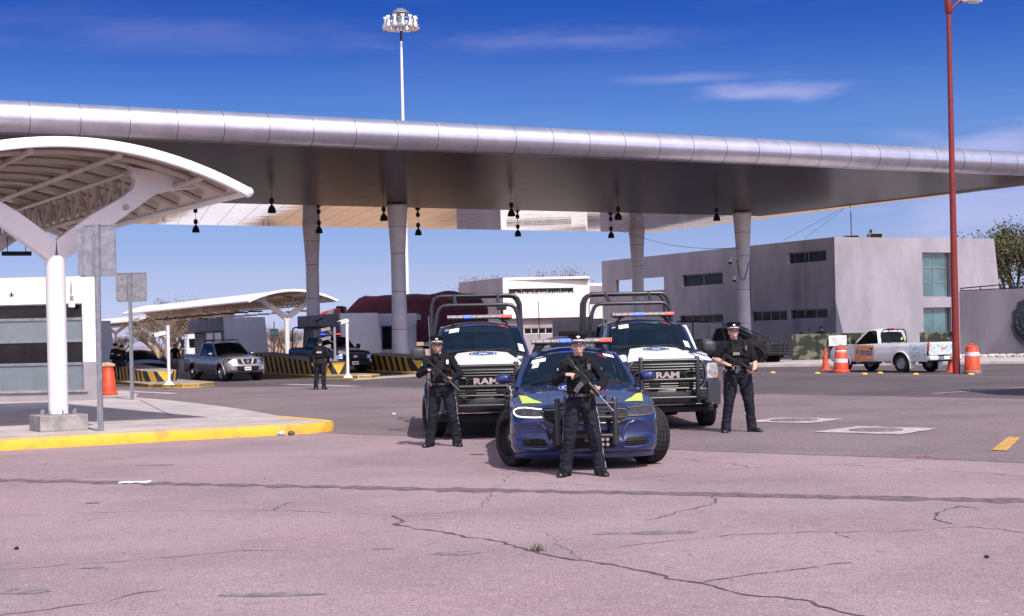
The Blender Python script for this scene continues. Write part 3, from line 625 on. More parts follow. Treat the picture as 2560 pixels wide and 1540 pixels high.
# ================================================================ BOOTHS
def lw(o, z0=0): return o
def booth(label, corner, length=8, h=3.1, w=2.3, base=.15):
    t = thing('toll_booth', label, 'toll booth', (corner[0], corner[1], 0), math.atan2(U.y, U.x), 'grey toll booths on the lane islands')
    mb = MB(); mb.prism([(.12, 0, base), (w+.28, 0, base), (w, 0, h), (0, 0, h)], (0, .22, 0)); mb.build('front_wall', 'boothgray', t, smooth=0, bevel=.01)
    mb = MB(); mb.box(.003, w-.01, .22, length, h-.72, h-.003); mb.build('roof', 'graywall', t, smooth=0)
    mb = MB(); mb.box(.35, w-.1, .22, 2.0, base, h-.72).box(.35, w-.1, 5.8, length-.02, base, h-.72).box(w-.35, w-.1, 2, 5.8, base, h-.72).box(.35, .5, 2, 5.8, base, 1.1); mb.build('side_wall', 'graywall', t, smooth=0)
    for (a, b) in ((2.05, 3.85), (3.9, 5.75)):
        mb = MB(); z0, z1 = 1.1, h-.76
        for q in ((a, a+.06, z0, z1), (b-.06, b, z0, z1), (a+.06, b-.06, z0, z0+.06), (a+.06, b-.06, z1-.06, z1)): mb.box(.36, .44, q[0], q[1], q[2], q[3])
        f = mb.build('window', 'steel', t, smooth=0); MB().box(.39, .41, a+.06, b-.06, z0+.06, z1-.06).build('pane', 'frost', f, smooth=0)
    return t
booth('dark grey toll booth with leaning front wall behind the silver pickup', (-15.75, 78.0), 8.3)
booth('grey toll booth behind the black police pickup', (-9.0, 74.8), 7.4, 3.13, 2.1)
booth('far left dark booth wall leaning beside the two officers at the black car', (-24.6, 79, 0), 6, 3.1, 2.3)
t = thing('toll_booth', 'low grey kiosk with small window right behind the front left column', 'toll booth', (-7.7, 80, 0), 0.0, 'grey toll booths on the lane islands')
MB().box(-.3, 2.35, 0, .2, 2.5, 3.15).box(-.3, 2.35, .2, 4, 2.8, 3.13).build('roof', 'boothgray', t, smooth=0)
MB().box(0, .35, .1, 3.5, .15, 2.5).box(.35, 2.1, .1, .25, .15, 1.1).box(1.5, 2.1, .1, 3.5, 1.1, 2.5).build('wall', 'boothgray', t, smooth=0)
f = MB().box(.35, 1.5, .1, .16, 1.1, 1.16).box(.35, 1.5, .1, .16, 2.44, 2.5).box(.35, .41, .1, .16, 1.16, 2.44).build('window', 'steel', t, smooth=0); MB().box(.41, 1.5, .12, .14, 1.16, 2.44).build('pane', 'darkwin', f, smooth=0)
# foreground booth
t = thing('booth_building', 'white booth building with grey base and frosted windows behind the shelter column', 'building', (-11.42, 39.3, 0))
XW = -9.5; wx0, wx1, wz0, wz1 = -8.9, -.42, .47, 2.86
MB().box(wx1, 0, 0, .25, 1.235, 3.6).box(XW, wx0, 0, .25, 1.235, 3.6).box(wx0, wx1, 0, .25, wz1, 3.6).prism([(-.3, .25, 1.235), (-.003, .25, 1.235), (-2.8, 6, 1.235), (-3.1, 6, 1.235)], (0, 0, 2.36)).build('upper_wall', 'whitewall', t, smooth=0)
MB().box(wx1, 0, 0, .25, .18, 1.235).box(XW, wx0, 0, .25, .18, 1.235).box(wx0, wx1, 0, .25, .18, wz0).prism([(-.3, .25, .18), (-.003, .25, .18), (-2.8, 6, .18), (-3.1, 6, .18)], (0, 0, 1.055)).build('lower_wall', 'graywall', t, smooth=0)
MB().prism([(XW, .255, 3.3), (-.3, .255, 3.3), (-3.1, 6, 3.3), (XW, 6, 3.3)], (0, 0, .2)).build('roof', 'whitewall', t, smooth=0)
MB().prism([(XW, .4, .1), (-.5, .4, .1), (-3.1, 5.9, .1), (XW, 5.9, .1)], (0, 0, .1)).build('floor', 'concrete', t, smooth=0)
MB().box(wx0, wx1+.12, -.06, .1, wz0-.05, wz0-.004).build('sill', 'concrete', t, smooth=0)
mb = MB(); fr = .07; zz = [wz0, 1.20, 1.83, 2.44, wz1]
xs_ = [wx0, -5.0, wx1]
for z in zz: mb.box(wx0, wx1, .06, .14, max(z-.035, wz0), min(z+.035, wz1))
for x in xs_: mb.box(max(x-.04, wx0), min(x+.04, wx1), .055, .145, wz0, wz1)
f = mb.build('window', 'steel', t, smooth=0)
for k in range(4):
    for j in range(2): MB().box(xs_[j]+.04, xs_[j+1]-.04, .095, .105, zz[k]+.035, zz[k+1]-.035).build('pane', 'frost' if k in (0, 2) else 'darkwin', f, smooth=0)
c = thing('security_camera', 'white dome camera hanging at the top right of the white booth', 'camera', (-11.42-.68, 39.2, 3.05))
MB().box(-.04, .04, -.03, .06, -.12, .02).tube([(0, 0, .05), (0, 0, .42)], .015, 6).build('bracket', 'steel', c); MB().lathe([(.03, -.12), (.09, -.16), (.095, -.26), (.09, -.30)], n=14).build('housing', 'white', c); MB().ell((0, 0, -.30), .08).build('lens', 'black', c)
c = thing('wall_hook', 'small dark cross shaped bracket on the white booth wall', 'bracket', (-11.42-2.35, 39.28, 3.15)); MB().box(-.06, .06, -.03, .0, -.01, .01).box(-.01, .01, -.03, 0, -.06, .06).build('bracket_body', 'dark', c)
# ================================================================ STRIPED BARRIERS
def stripemat(period=.66, slope=-.45, off=0):
    m = bpy.data.materials.new('hazard_stripes'); m.use_nodes = True; t = m.node_tree; b = t.nodes['Principled BSDF']; b.inputs['Roughness'].default_value = .75; lk = t.links.new
    s = t.nodes.new('ShaderNodeSeparateXYZ'); lk(t.nodes.new('ShaderNodeTexCoord').outputs['Object'], s.inputs[0])
    a = t.nodes.new('ShaderNodeMath'); a.operation = 'MULTIPLY_ADD'; lk(s.outputs[2], a.inputs[0]); a.inputs[1].default_value = slope; lk(s.outputs[1], a.inputs[2])
    d = t.nodes.new('ShaderNodeMath'); d.operation = 'DIVIDE'; lk(a.outputs[0], d.inputs[0]); d.inputs[1].default_value = period
    f = t.nodes.new('ShaderNodeMath'); f.operation = 'FRACT'; lk(d.outputs[0], f.inputs[0]); g = t.nodes.new('ShaderNodeMath'); g.operation = 'GREATER_THAN'; lk(f.outputs[0], g.inputs[0]); g.inputs[1].default_value = .5
    nz = t.nodes.new('ShaderNodeTexNoise'); nz.inputs['Scale'].default_value = 6; nz.inputs['Detail'].default_value = 6
    r1 = t.nodes.new('ShaderNodeMix'); r1.data_type = 'RGBA'; lk(nz.outputs[0], r1.inputs[0]); r1.inputs[6].default_value = (.78, .47, .05, 1); r1.inputs[7].default_value = (.52, .31, .04, 1)
    mx = t.nodes.new('ShaderNodeMix'); mx.data_type = 'RGBA'; lk(g.outputs[0], mx.inputs[0]); lk(r1.outputs[2], mx.inputs[6]); mx.inputs[7].default_value = (.02, .018, .02, 1); lk(mx.outputs[2], b.inputs['Base Color']); return m
M['hazard'] = stripemat(.80, -.62)
def barrier(label, nose, length, h0, h1, w=1.5):
    t = thing('lane_barrier', label, 'barrier', (nose[0], nose[1], .15), math.atan2(U.y, U.x), 'striped barriers protecting the toll booths')
    mb = MB(); a = [(-w/2, .9, 0), (-.32, 0, 0), (.32, 0, 0), (w/2, .9, 0), (w/2, length, 0), (-w/2, length, 0)]; hs = [h0+.03, h0, h0, h0+.03, h1, h1]
    n = 6; vs = [Vector(p) for p in a]+[Vector((p[0], p[1], h)) for p, h in zip(a, hs)]
    mb.add(vs, [(i, (i+1) % n, n+(i+1) % n, n+i) for i in (0, 2, 3, 4, 5)]); mb.build('striped_side', 'hazard', t, smooth=0)
    mb = MB(); mb.add(vs, [(1, 2, n+2, n+1)]); mb.build('nose', 'stripeyellow', t, smooth=0)
    mb = MB(); z = h0*.98
    mb.add([(-.33, -.004, 0), (-.02, -.004, 0), (-.33, -.004, z)], [(0, 1, 2)]); mb.add([(.33, -.004, 0), (.33, -.004, z), (.02, -.004, 0)], [(0, 1, 2)]); mb.build('nose_stripe', 'stripeblack', t, smooth=0)
    mb = MB(); mb.add([vs[n+i] for i in range(n)], [(0, 1, 2, 3), (0, 3, 4, 5)]); mb.build('top', 'concrete', t, smooth=0); return t
barrier('short striped barrier in front of the two officers and black car', (-14.3, 58.6), 11, .42, .72, 1.4)
barrier('long yellow and black barrier beside the silver pickup', (-7.95, 65.0), 12.5, .55, 1.0)
barrier('striped barrier below the front left column', (-3.7, 67.6), 8.5, .62, .85, 1.9)
t = thing('lane_wall', 'low unstriped dark wall left of the silver pickup', 'barrier', (-15.5, 68, 0), math.atan2(U.y, U.x)); MB().prism([(-.5, 0, .0), (.5, 0, .0), (.4, 0, .95), (-.4, 0, .95)], (0, 9, 0)).build('wall_body', 'graywall', t, smooth=0)
# ================================================================ WHITE CAMERA POSTS
def cctv(T, par, s=1.):
    mb = MB(T); mb.box(-.06*s, .06*s, -.26*s, .10*s, -.055*s, .05*s); mb.box(-.075*s, .075*s, -.31*s, .08*s, .05*s, .065*s); c = mb.build('camera_housing', 'white', par, smooth=0, bevel=.008)
    MB(T).lathe([(.042*s, -.265*s), (.042*s, -.27*s)], (0, 0, 0), 10, 'Y').build('lens', 'black', c); MB(T).bar((0, 0, -.05*s), (0, .12*s, -.18*s), .03*s).build('mount', 'white', c)
def post(p, h, label, cams, base=.0, grp='white posts that carry cameras'):
    t = thing('camera_post', label, 'post', (p[0], p[1], base), 0, grp); MB().tube([(0, 0, 0), (0, 0, h)], .062, 14).build('pole', 'white', t); MB().lathe([(.22, 0), (.16, .05), (.07, .16), (.062, .2)], n=16).build('base', 'white', t)
    for (z, rz_, dx) in cams: cctv(Matrix.Translation((dx, -.02, z)) @ Matrix.Rotation(R(rz_), 4, 'Z') @ Matrix.Rotation(R(12), 4, 'X'), t, 1.25)
    return t
post(G(423, 962, .15)[:2], 2.25, 'white post with one camera on the nose of the left barrier island', [(1.95, -60, -.22)], .15)
post(G(870, 944, .15)[:2], 2.25, 'white post with a single camera right of the barrier nose', [(2.33, -40, -.05)], .15)
pc = P(838, 905, 66.3); post(pc[:2], 1.62, 'white post crowded with cameras on top of the barrier', [(1.55, -70, -.32), (1.12, -95, -.30), (.74, -80, -.30), (.45, 75, .28), (.1, -80, -.28)], pc.z)
# ================================================================ SIGN BOARDS (seen from behind)
def board(label, base, w, z0, z1, lean=0, double=False):
    t = thing('sign_board', label, 'sign', base, 0, 'blank backs of signs on thin poles'); h = z1-base[2]
    mb = MB(); mb.box(-.045, .045, 0, .03, 0, h).box(-.045, -.03, -.03, 0, 0, h).box(.03, .045, -.03, 0, 0, h); mb.build('pole', 'steel', t, smooth=0)
    def pan(x0, x1, y): mb = MB(); r = .05; pts = [(x0+r, y, z0-base[2]), (x1-r, y, z0-base[2]), (x1, y, z0-base[2]+r), (x1, y, h-r), (x1-r, y, h), (x0+r, y, h), (x0, y, h-r), (x0, y, z0-base[2]+r)]; mb.prism(pts, (0, .012, 0)); return mb.build('panel', 'steel', t, smooth=0)
    pan(-w/2+.02, w/2+.04, .045)
    if double: pan(-w/2-.08, -.0, .075)
    MB().box(-w/2+.02, w/2+.04, .03, .044, h-.02, h-.004).box(-w/2+.02, -w/2+.035, .03, .044, z0-base[2]+.05, h-.05).box(w/2+.02, w/2+.036, .03, .044, z0-base[2]+.05, h-.05).build('edge_fold', 'steel', t, smooth=0)
board('back of a tall grey sign board beside the white shelter column', G(252, 1078, .18), .56, 2.87, 3.78, double=True)
board('smaller grey sign board back on a thin pole near the orange barrel', G(331, 999, .18), .82, 2.86, 3.66)
t = thing('direction_sign', 'teal sign reading ALTO TOTAL on a thin post', 'sign', P(687, 905, 100)+Vector((0, 0, 0))); z0 = t.location.z; t.location.z = 0
MB().tube([(0, .05, 0), (0, .05, 3.15)], .04, 8).build('post', 'steel', t); MB().box(-.29, .29, 0, .03, 2.12, 2.60+.0).box(-.29, .29, 0, .03, 2.60, 2.62).build('panel', 'teal', t, smooth=0)
text('ALTO\nTOTAL', .20, 'signwhite', t, Matrix.Translation((0, -.006, 2.37)) @ FRONT, 'lettering', bold=.004)
# ================================================================ BUILDINGS
def wallplane(A, B, z0, z1, holes, t, m, nm='wall', th=.35, reveal=True, extra=None):
    """wall from A to B (outside faces the camera), holes = [(u0,u1,z0,z1)] in metres"""
    A, B = Vector(A), Vector(B); L_ = (B-A).length; e = (B-A)/L_; n = Vector((-e.y, e.x, 0))
    if n.y < 0: n = -n
    us = sorted({0, L_, *[h[0] for h in holes], *[h[1] for h in holes]}); zs = sorted({z0, z1, *[h[2] for h in holes], *[h[3] for h in holes]})
    mb = MB(); pt = lambda u, z, d=0: tuple(A+e*u+n*d+Vector((0, 0, z)))
    for i in range(len(us)-1):
        for j in range(len(zs)-1):
            uc, zc = (us[i]+us[i+1])/2, (zs[j]+zs[j+1])/2
            if any(h[0] < uc < h[1] and h[2] < zc < h[3] for h in holes): continue
            mb.add([pt(us[i], zs[j]), pt(us[i+1], zs[j]), pt(us[i+1], zs[j+1]), pt(us[i], zs[j+1])], [(0, 1, 2, 3)])
    for h in holes:
        a, b, c, d = h; q = [(a, c), (b, c), (b, d), (a, d)]
        for k in range(4): (u, z), (u2, z2) = q[k], q[(k+1) % 4]; mb.add([pt(u, z), pt(u2, z2), pt(u2, z2, th), pt(u, z, th)], [(0, 1, 2, 3)])
    w = mb.build(nm, m, t, smooth=0, recalc=False); return w, pt, L_
def window(t, pt, h, m, cols, rows=1, dep=.16, fm='steel', fw=.05, name='window'):
    a, b, c, d = h; mb = MB()
    def bar(u0, u1, z0, z1): p = [Vector(pt(u0, z0, dep-.03)), Vector(pt(u1, z0, dep-.03)), Vector(pt(u1, z1, dep-.03)), Vector(pt(u0, z1, dep-.03))]; q = Vector(pt(u0, z0, dep+.03))-p[0]; mb.prism(p, q)
    for i in range(cols+1): u = lerp(a+fw/2, b-fw/2, i/cols); bar(u-fw/2, u+fw/2, c, d)
    for j in range(rows+1): z = lerp(c+fw/2, d-fw/2, j/rows); bar(a, b, z-fw/2, z+fw/2)
    f = mb.build(name, fm, t, smooth=0); g = MB().add([pt(a, c, dep), pt(b, c, dep), pt(b, d, dep), pt(a, d, dep)], [(0, 1, 2, 3)]); g.build('pane', m, f, smooth=0); return f
def hole(px0, py0, px1, py1, A, B):     # photo rectangle -> metres on the wall plane
    L_ = (Vector(B)-Vector(A)).length; s0, z1 = onplane(px0, py0, A, B); s1, z0 = onplane(px1, py1, A, B); return (s0*L_, s1*L_, z0, z1)
C1, C2, C3 = Vector((228/F*110.6, 110.6, 0)), Vector((811/F*88, 88, 0)), Vector((1210/F*93.3, 93.3, 0))
RB = thing('administration_building', 'lilac grey two storey building with slit windows at the right', 'building', (0, 0, 0))
HB = 7.43
hl = [hole(1539, 701, 1660, 724, C1, C2), hole(1705, 688, 1807, 711, C1, C2), hole(1970, 633, 2066, 653, C1, C2), hole(1699, 789, 1808, 805, C1, C2), hole(1879, 779, 1968, 801, C1, C2), hole(1975, 775, 2069, 795, C1, C2)]
w, pt, L1 = wallplane(C1, C2, 0, HB, hl, RB, 'lilac', 'left_wall', .3)
for h, m_, c in zip(hl[1:], ['darkwin']*5, (2, 2, 4, 4, 3)): window(RB, pt, h, m_, c, dep=.2)
hr = [hole(2305, 631, 2379, 742, C2, C3), hole(2308, 769, 2379, 842, C2, C3)]
w, pt2, L2 = wallplane(C2, C3, 0, HB, hr, RB, 'lilac', 'front_wall', .45)
for h, r in zip(hr, (3, 1)):
    f = window(RB, pt2, (h[0], h[1]-.15, h[2], h[3]), 'tealglass', 2, r, dep=.3, fw=.06)
e = (C3-C2).normalized(); bn = Vector((-e.y, e.x, 0)); s_, zb = onplane(2497, 711, C2, C3)
mb = MB(); mb.prism([tuple(C3+Vector((0, 0, HB))), tuple(C3), tuple(C3+e*.75), tuple(C3+e*.72+Vector((0, 0, 1.0)))], tuple(bn*.45)); mb.build('leaning_buttress', 'lilac', RB, smooth=0)
mb = MB(); far = [C1+bn*6+e*4, C3+bn*14]
mb.add([tuple(C1+Vector((0, 0, HB-.25))), tuple(C2+Vector((0, 0, HB-.25))), tuple(C3+Vector((0, 0, HB-.25))), tuple(C3+bn*14+Vector((0, 0, HB-.25))), tuple(C1+Vector((9, 10, HB-.25)))], [(0, 1, 2, 3, 4)]); mb.build('roof', 'concrete', RB, smooth=0)
mb = MB(); q = C3+e*.3
for a, b in ((C3, C3+bn*14),): mb.add([tuple(a), tuple(b), tuple(b+Vector((0, 0, HB))), tuple(a+Vector((0, 0, HB)))], [(0, 1, 2, 3)])
mb.build('end_wall', 'lilac', RB, smooth=0)
# floor slab inside so that the windows look into a room
d12 = (C2-C1).normalized(); n12 = Vector((-d12.y, d12.x, 0)); n12 = n12 if n12.y > 0 else -n12
mb = MB(); a, b = C1+d12*8.2+n12*3, C2+n12*3; mb.add([tuple(a), tuple(b), tuple(b+Vector((0, 0, HB-.3))), tuple(a+Vector((0, 0, HB-.3)))], [(0, 1, 2, 3)]); mb.build('inner_wall', 'graywall', RB, smooth=0)
# crack / downpipe line, cable
p = onplane(2012, 600, C1, C2); q_ = C1+(C2-C1)*p[0]
tag(MB().tube([(q_.x-.03, q_.y-.03, HB), (q_.x-.03, q_.y-.03, 2.6)], .018, 5).build('wall_cable', 'seam'), 'thin cable running down the lilac building wall', 'cable')
for (px, w_, h_, lb) in ((2131, .9, .32, 'low grey air conditioner on the roof below the antenna'), (2190, .85, .42, 'roof air conditioner with open dark side, right of the antenna')):
    c = P(px, 590, 91); t = thing('air_conditioner', lb, 'air conditioner', (c.x, c.y, HB-.03), 0, 'air conditioners on the lilac building roof'); MB().box(-w_/2, w_/2, 0, .7, 0, h_).build('casing', 'concrete', t, bevel=.02, smooth=0)
    mb = MB()
    for i in range(6): mb.box(-w_*.42, w_*.42, -.02, -.003, .05+i*h_*.14, .05+i*h_*.14+.02)
    mb.build('grille', 'dark', t, smooth=0); MB().box(-w_*.44, w_*.44, -.003, .002, .04, h_-.04).build('dark_side', 'dark', t, smooth=0)
    if px > 2150: MB().lathe([(.09, h_), (.09, h_+.12), (.07, h_+.2), (.10, h_+.24)], (-.28, .2, 0), 10).build('vent_pipe', 'dark', t)
c = P(2128, 590, 90.5); t = thing('antenna_mast', 'thin dark antenna mast on the lilac building roof', 'antenna', (c.x, c.y, HB-.1)); MB().tube([(0, 0, 0), (.0, 0, 1.9)], .03, 6).build('mast', 'dark', t)
for k, (px, py) in enumerate(((1960, 600), (2010, 597))):
    a, b = P(2124, 512, 90.5), P(px, py, 93); tag(MB().tube([a, b], .01, 4).build('guy_wire', 'dark'), ('outer' if k == 0 else 'inner')+' guy wire running down left of the antenna mast', 'wire')
# low lilac wall with railing and emblem
A, B = Vector((1120/F*74.5, 74.5, 0)), Vector((31, 62.6, 0))
LW = thing('boundary_wall', 'plain lilac wall with a roof railing at the right edge', 'wall', (0, 0, 0)); e = (B-A).normalized(); n_ = Vector((e.y, -e.x, 0)); n_ = -n_ if n_.y < 0 else n_
MB().prism([tuple(A), tuple(B), tuple(B+Vector((0, 0, 3.56))), tuple(A+Vector((0, 0, 3.54)))], tuple(Vector((-e.y, e.x, 0))*.3 if -e.y > 0 else Vector((e.y, -e.x, 0))*-.3)).build('wall_body', 'lilac', LW, smooth=0)
RL = thing('roof_railing', 'dark pipe railing behind the top of the lilac wall', 'railing', (0, 0, 0)); mb = MB(); a, b = P(2402, 721, 80), P(2600, 703, 78)
r1 = [a, b]; mb.tube([a, b], .035, 6); a2, b2 = P(2402, 727, 80), P(2600, 717, 78); mb.tube([a2, b2], .035, 6); mb.build('rail', 'dark', RL); mb = MB()
for i in range(5): mb.tube([a.lerp(b, i/4)-Vector((0, 0, .5)), a.lerp(b, i/4)], .03, 6)
mb.build('railing_post', 'dark', RL)
s, z = onplane(2576, 806, A, B); c = A+(B-A)*s+Vector((0, 0, z)); ang = math.atan2(e.y, e.x)
t = thing('wall_crest', 'large grey metal shield crest mounted on the lilac wall at the right edge', 'emblem', c, ang)
def shield(k, y, th, m, nm):
    o = [(-.12, 1.0), (-.5, .88), (-.56, .62), (-.80, .48), (-.78, .1), (-.86, -.2), (-.72, -.6), (-.35, -.95), (0, -1.15)]; pts = [(a*k, y, b*k) for a, b in o]+[(-a*k, y, b*k) for a, b in reversed(o[:-1])]; MB().prism(pts, (0, -th, 0)).build(nm, m, t, bevel=.02, smooth=30)
shield(1.15, -.05, .22, 'scroll', 'shield'); shield(.92, -.275, .05, 'darkchrome', 'inner_shield')
mb = MB()
for i in range(9): a = i*.7; mb.tube([(.55*math.cos(a+q*.25), -.33, .55*math.sin(a+q*.25)+.05*q) for q in range(4)], .05, 6)
mb.lathe([(.28, -.33), (.28, -.38), (.2, -.40)], (0, 0, 0), 16, 'Y').build('relief', 'scroll', t)
# camouflage screens, banner
def screen(px0, px1, d, h, lb):
    a, b = P(px0, 880, d), P(px1, 880, d); t = thing('camouflage_screen', lb, 'screen', (a.x, a.y, .15), 0, 'camouflage covered guard walls'); w_ = b.x-a.x; n = max(1, round(w_/1.3))
    for i in range(n): MB().box(i*w_/n+.012, (i+1)*w_/n-.012, 0, .12, 0, h-.02*(i % 2)).build('panel', 'camo', t, smooth=0)
    MB().box(0, w_, -.004, .124, h, h+.05).build('top_edge', 'camo', t, smooth=0)
screen(1979, 2172, 74.2, 1.3, 'camouflage screen behind the cone with a white banner'); screen(2301, 2388, 75.2, 1.25, 'short camouflage screen under the stairwell window')
a, b = P(2072, 839, 74), P(2117, 864, 74); t = thing('banner', 'white sheet with faded dark writing tied to the camouflage screen', 'banner', ((a.x+b.x)/2, 74.05, 0)); w_ = b.x-a.x
mb = MB(); mb.grid([[(lerp(-w_/2, w_/2, i/8), -.02*math.sin(i*1.3+j), lerp(b.z, a.z, j/4)) for i in range(9)] for j in range(5)]); mb.build('sheet', 'paper', t, recalc=False)
mb = MB(); q = random.Random(5)
for r_ in range(4):
    x = -w_*.42
    while x < w_*.4: l_ = q.uniform(.02, .08); mb.box(x, x+l_, -.045, -.04, lerp(b.z, a.z, .18+r_*.2)-.012, lerp(b.z, a.z, .18+r_*.2)+.012); x += l_+q.uniform(.02, .05)
mb.build('faded_marks', 'patch', t, smooth=0)
# white building in the centre
A0, A, B = P(1149, 800, 123), Vector((-20/F*115, 115, 0)), Vector((197/F*115, 115.4, 0)); A0.z = 0
WB = thing('white_building', 'white flat roofed building with a ribbon window in the background centre', 'building', (0, 0, 0))
h = hole(1271, 722, 1434, 733, A, B); w, pt, L_ = wallplane(A, B, 3.2, 6.5, [h], WB, 'whitewall', 'upper_wall', .3); window(WB, pt, h, 'darkwin', 5, dep=.15)
mb = MB(); q = random.Random(4)
for i in range(70): u = lerp(h[0]+.1, h[1]-.1, i/70); mb.add([pt(u, h[2]+.05, .13), pt(u+.06, h[2]+.05, .13), pt(u+.04, h[2]+.08+q.random()*.16, .13)], [(0, 1, 2)])
mb.build('curtain_edge', 'white', WB, smooth=0)
h2 = [hole(1310, 820, 1383, 834, A, B)]; h2[0] = (h2[0][0], h2[0][1], max(1.2, h2[0][2]), h2[0][3]); w, ptl, L_ = wallplane(A+Vector((0, .4, 0)), B+Vector((0, .4, 0)), 0, 3.2, h2, WB, 'lilac', 'lower_wall', .3); window(WB, ptl, h2[0], 'darkwin', 4, dep=.1, fm='white')
wallplane(A0, A, 0, 6.5, [], WB, 'lilac', 'side_wall'); MB().add([(A.x, 115, 6.3), (B.x, 115, 6.3), (B.x, 128, 6.3), (A0.x, A0.y, 6.3)], [(0, 1, 2, 3)]).build('roof', 'concrete', WB, smooth=0)
MB().add([(B.x, 115.4, 0), (B.x, 128, 0), (B.x, 128, 6.5), (B.x, 115.4, 6.5)], [(0, 1, 2, 3)]).build('end_wall', 'lilac', WB, smooth=0)
a, b = P(1474, 761, 118), P(1510, 796, 118); MB().box(a.x, b.x+1, 118, 120, b.z, a.z).build('side_block', 'whitewall', WB, smooth=0)
a, b = P(1474, 708, 119), P(1503, 714, 119); MB().box(a.x, b.x+1, 119, 120, b.z, a.z).build('bridge_slab', 'whitewall', WB, smooth=0)
MB().box(a.x, b.x+1, 120.5, 121, 0, b.z+.01).build('link_wall', 'lilac', WB, smooth=0)
a, b = P(1381, 802, 98), P(1520, 900, 98); t = thing('entrance_block', 'dark grey entrance block between the white building and the right pickup', 'building', (a.x, 98, 0)); w_ = b.x-a.x
MB().box(0, w_, 0, .3, 2.0, a.z).box(0, .4, 0, .3, 0, 2.0).box(w_-.5, w_, 0, .3, 0, 2.0).build('wall', 'graywall', t, smooth=0); MB().box(.4, w_-.5, .25, .29, 0, 2.0).build('door', 'darkwin', t, smooth=0)
# ================================================================ HIGH MAST, LAMP POST
c = P(1003, 100, 119); t = thing('high_mast_light', 'tall white floodlight mast rising behind the big roof', 'lighting mast', (c.x, 119, 0)); hz = 28.9
MB().tube([(0, 0, 0), (0, 0, 12), (0, 0, hz)], [.25, .17, .085], 16).build('mast', 'column', t); MB().lathe([(.10, 26.6), (.10, 27.5)], n=12).build('dark_collar', 'dark', t); MB().lathe([(.30, hz-1.1), (.34, hz-.6), (.3, hz-.2), (.7, hz+.0), (.72, hz+.12), (.3, hz+.42), (.06, hz+.5)], n=16).build('head_frame', 'steel', t)
MB().tube([(1.25*math.cos(a*.3927), 1.25*math.sin(a*.3927), hz-.55) for a in range(16)], .05, 6, closed=True).build('ring', 'steel', t); MB().tube([(0, 0, hz+.3), (0, 0, hz+1.6)], .015, 4).build('lightning_rod', 'dark', t)
mb = MB()
for i in range(12):
    a = i*math.pi/6+.2; x, y = 1.28*math.cos(a), 1.28*math.sin(a); MB().lathe([(.10, hz-.42), (.14, hz-.5), (.16, hz-.75), (.30, hz-1.0), (.34, hz-1.2), (.33, hz-1.22), (.1, hz-1.05)], (x, y, 0), 14).build('floodlight', 'chrome', t)
    MB().box(x-.15, x+.15, y-.12, y+.12, hz-.44, hz-.30).build('floodlight_box', 'column', t, smooth=0)
c = G(2391, 935); t = thing('street_lamp', 'red steel street lamp post with twin arms behind the barrels', 'street lamp', (c.x, c.y, 0)); hp = 13.62
MB().tube([(0, 0, 0), (0, 0, hp)], [.135, .075], 20).build('post', 'redpole', t, smooth=60)
MB().lathe([(.10, hp-.75), (.13, hp-.7), (.13, hp-.1), (.1, hp)], n=12).build('arm_bracket', 'redpole', t)
for sg in (-1, 1):
    if sg < 0: hp += .38
    else: hp -= .38
    MB().tube([(sg*.08, 0, hp-.6), (sg*.40, 0, hp-.30), (sg*.62, 0, hp-.25)], [.05, .04, .03], 8).build('arm', 'redpole', t)
    mb = MB(); mb.grid([[(sg*(x-.52), w_*math.cos(a), hp-.3+.07*math.sin(a)+(.02 if x < .5 else 0)) for a in [k*math.pi/6 for k in range(12)]] for x, w_ in ((1.0, .06), (1.05, .13), (1.3, .17), (1.55, .15), (1.70, .08), (1.73, .02))], closed=True); mb.build('lamp_head', 'white', t); MB().box(min(sg*.7, sg*1.08), max(sg*.7, sg*1.08), -.1, .1, hp-.385, hp-.36).build('lamp_glass', 'clearled', t)
# ================================================================ TREES
def bare_tree(p, h, sp, label, seed, leaf='drytwig', n_leaf=2600, trunks=4, group=None, ls=.10, name='bare_tree'):
    q = random.Random(seed); t = thing(name, label, 'tree', p, 0, group); mb = MB(); tips = []
    def br(a, d, l, r, k):
        b = a+d*l; mid = a.lerp(b, .5)+Vector((q.uniform(-1, 1), q.uniform(-1, 1), 0))*l*.07; mb.tube([a, mid, b], [r, r*.8, r*.6], 5, caps=False)
        if k == 0: tips.append((mid, b)); return
        for i in range(3 if k > 1 else 4):
            dd = (d+Vector((q.uniform(-1, 1), q.uniform(-1, 1), q.uniform(-.35, .6)))*.62).normalized(); br(b.lerp(a, q.uniform(0, .35)), dd, l*q.uniform(.55, .8), r*.55, k-1)
    for i in range(trunks):
        a = i*6.28/trunks+q.random(); br(Vector((math.cos(a)*.15, math.sin(a)*.15, 0)), Vector((math.cos(a)*.45*sp, math.sin(a)*.45*sp, 1)).normalized(), h*.34, h*.022, 3)
    mb.build('trunk', 'bark', t, smooth=50); mb = MB(); mx = max(b.z for _, b in tips)
    for i in range(n_leaf):
        a, b = tips[q.randrange(len(tips))]; c = a.lerp(b, q.uniform(0, 1.3))+Vector((q.gauss(0, 1), q.gauss(0, 1), q.gauss(0, 1)))*h*.035; d = Vector((q.uniform(-1, 1), q.uniform(-1, 1), q.uniform(-.2, 1))).normalized()*ls*h*q.uniform(.3, 1); e = d.cross(Vector((q.uniform(-1, 1), q.uniform(-1, 1), q.uniform(-1, 1)))).normalized()*ls*h*(.085 if leaf == 'drytwig' else .3)
        mb.add([c, c+d*.5+e, c+d, c+d*.5-e], [(0, 1, 2, 3)])
    mb.build('crown', leaf, t, smooth=0, recalc=False); s = h/mx; t.scale = (s*(.8+sp*.25), s*(.8+sp*.25), s); return t
def gp(px, d): v = P(px, 870, d); return (v.x, v.y, 0)
bare_tree(gp(2572, 108), 9.2, .95, 'dense olive brown tree behind the railing at the right edge', 1, 'leaf', 22000, 7, ls=.022, name='scrub_tree')
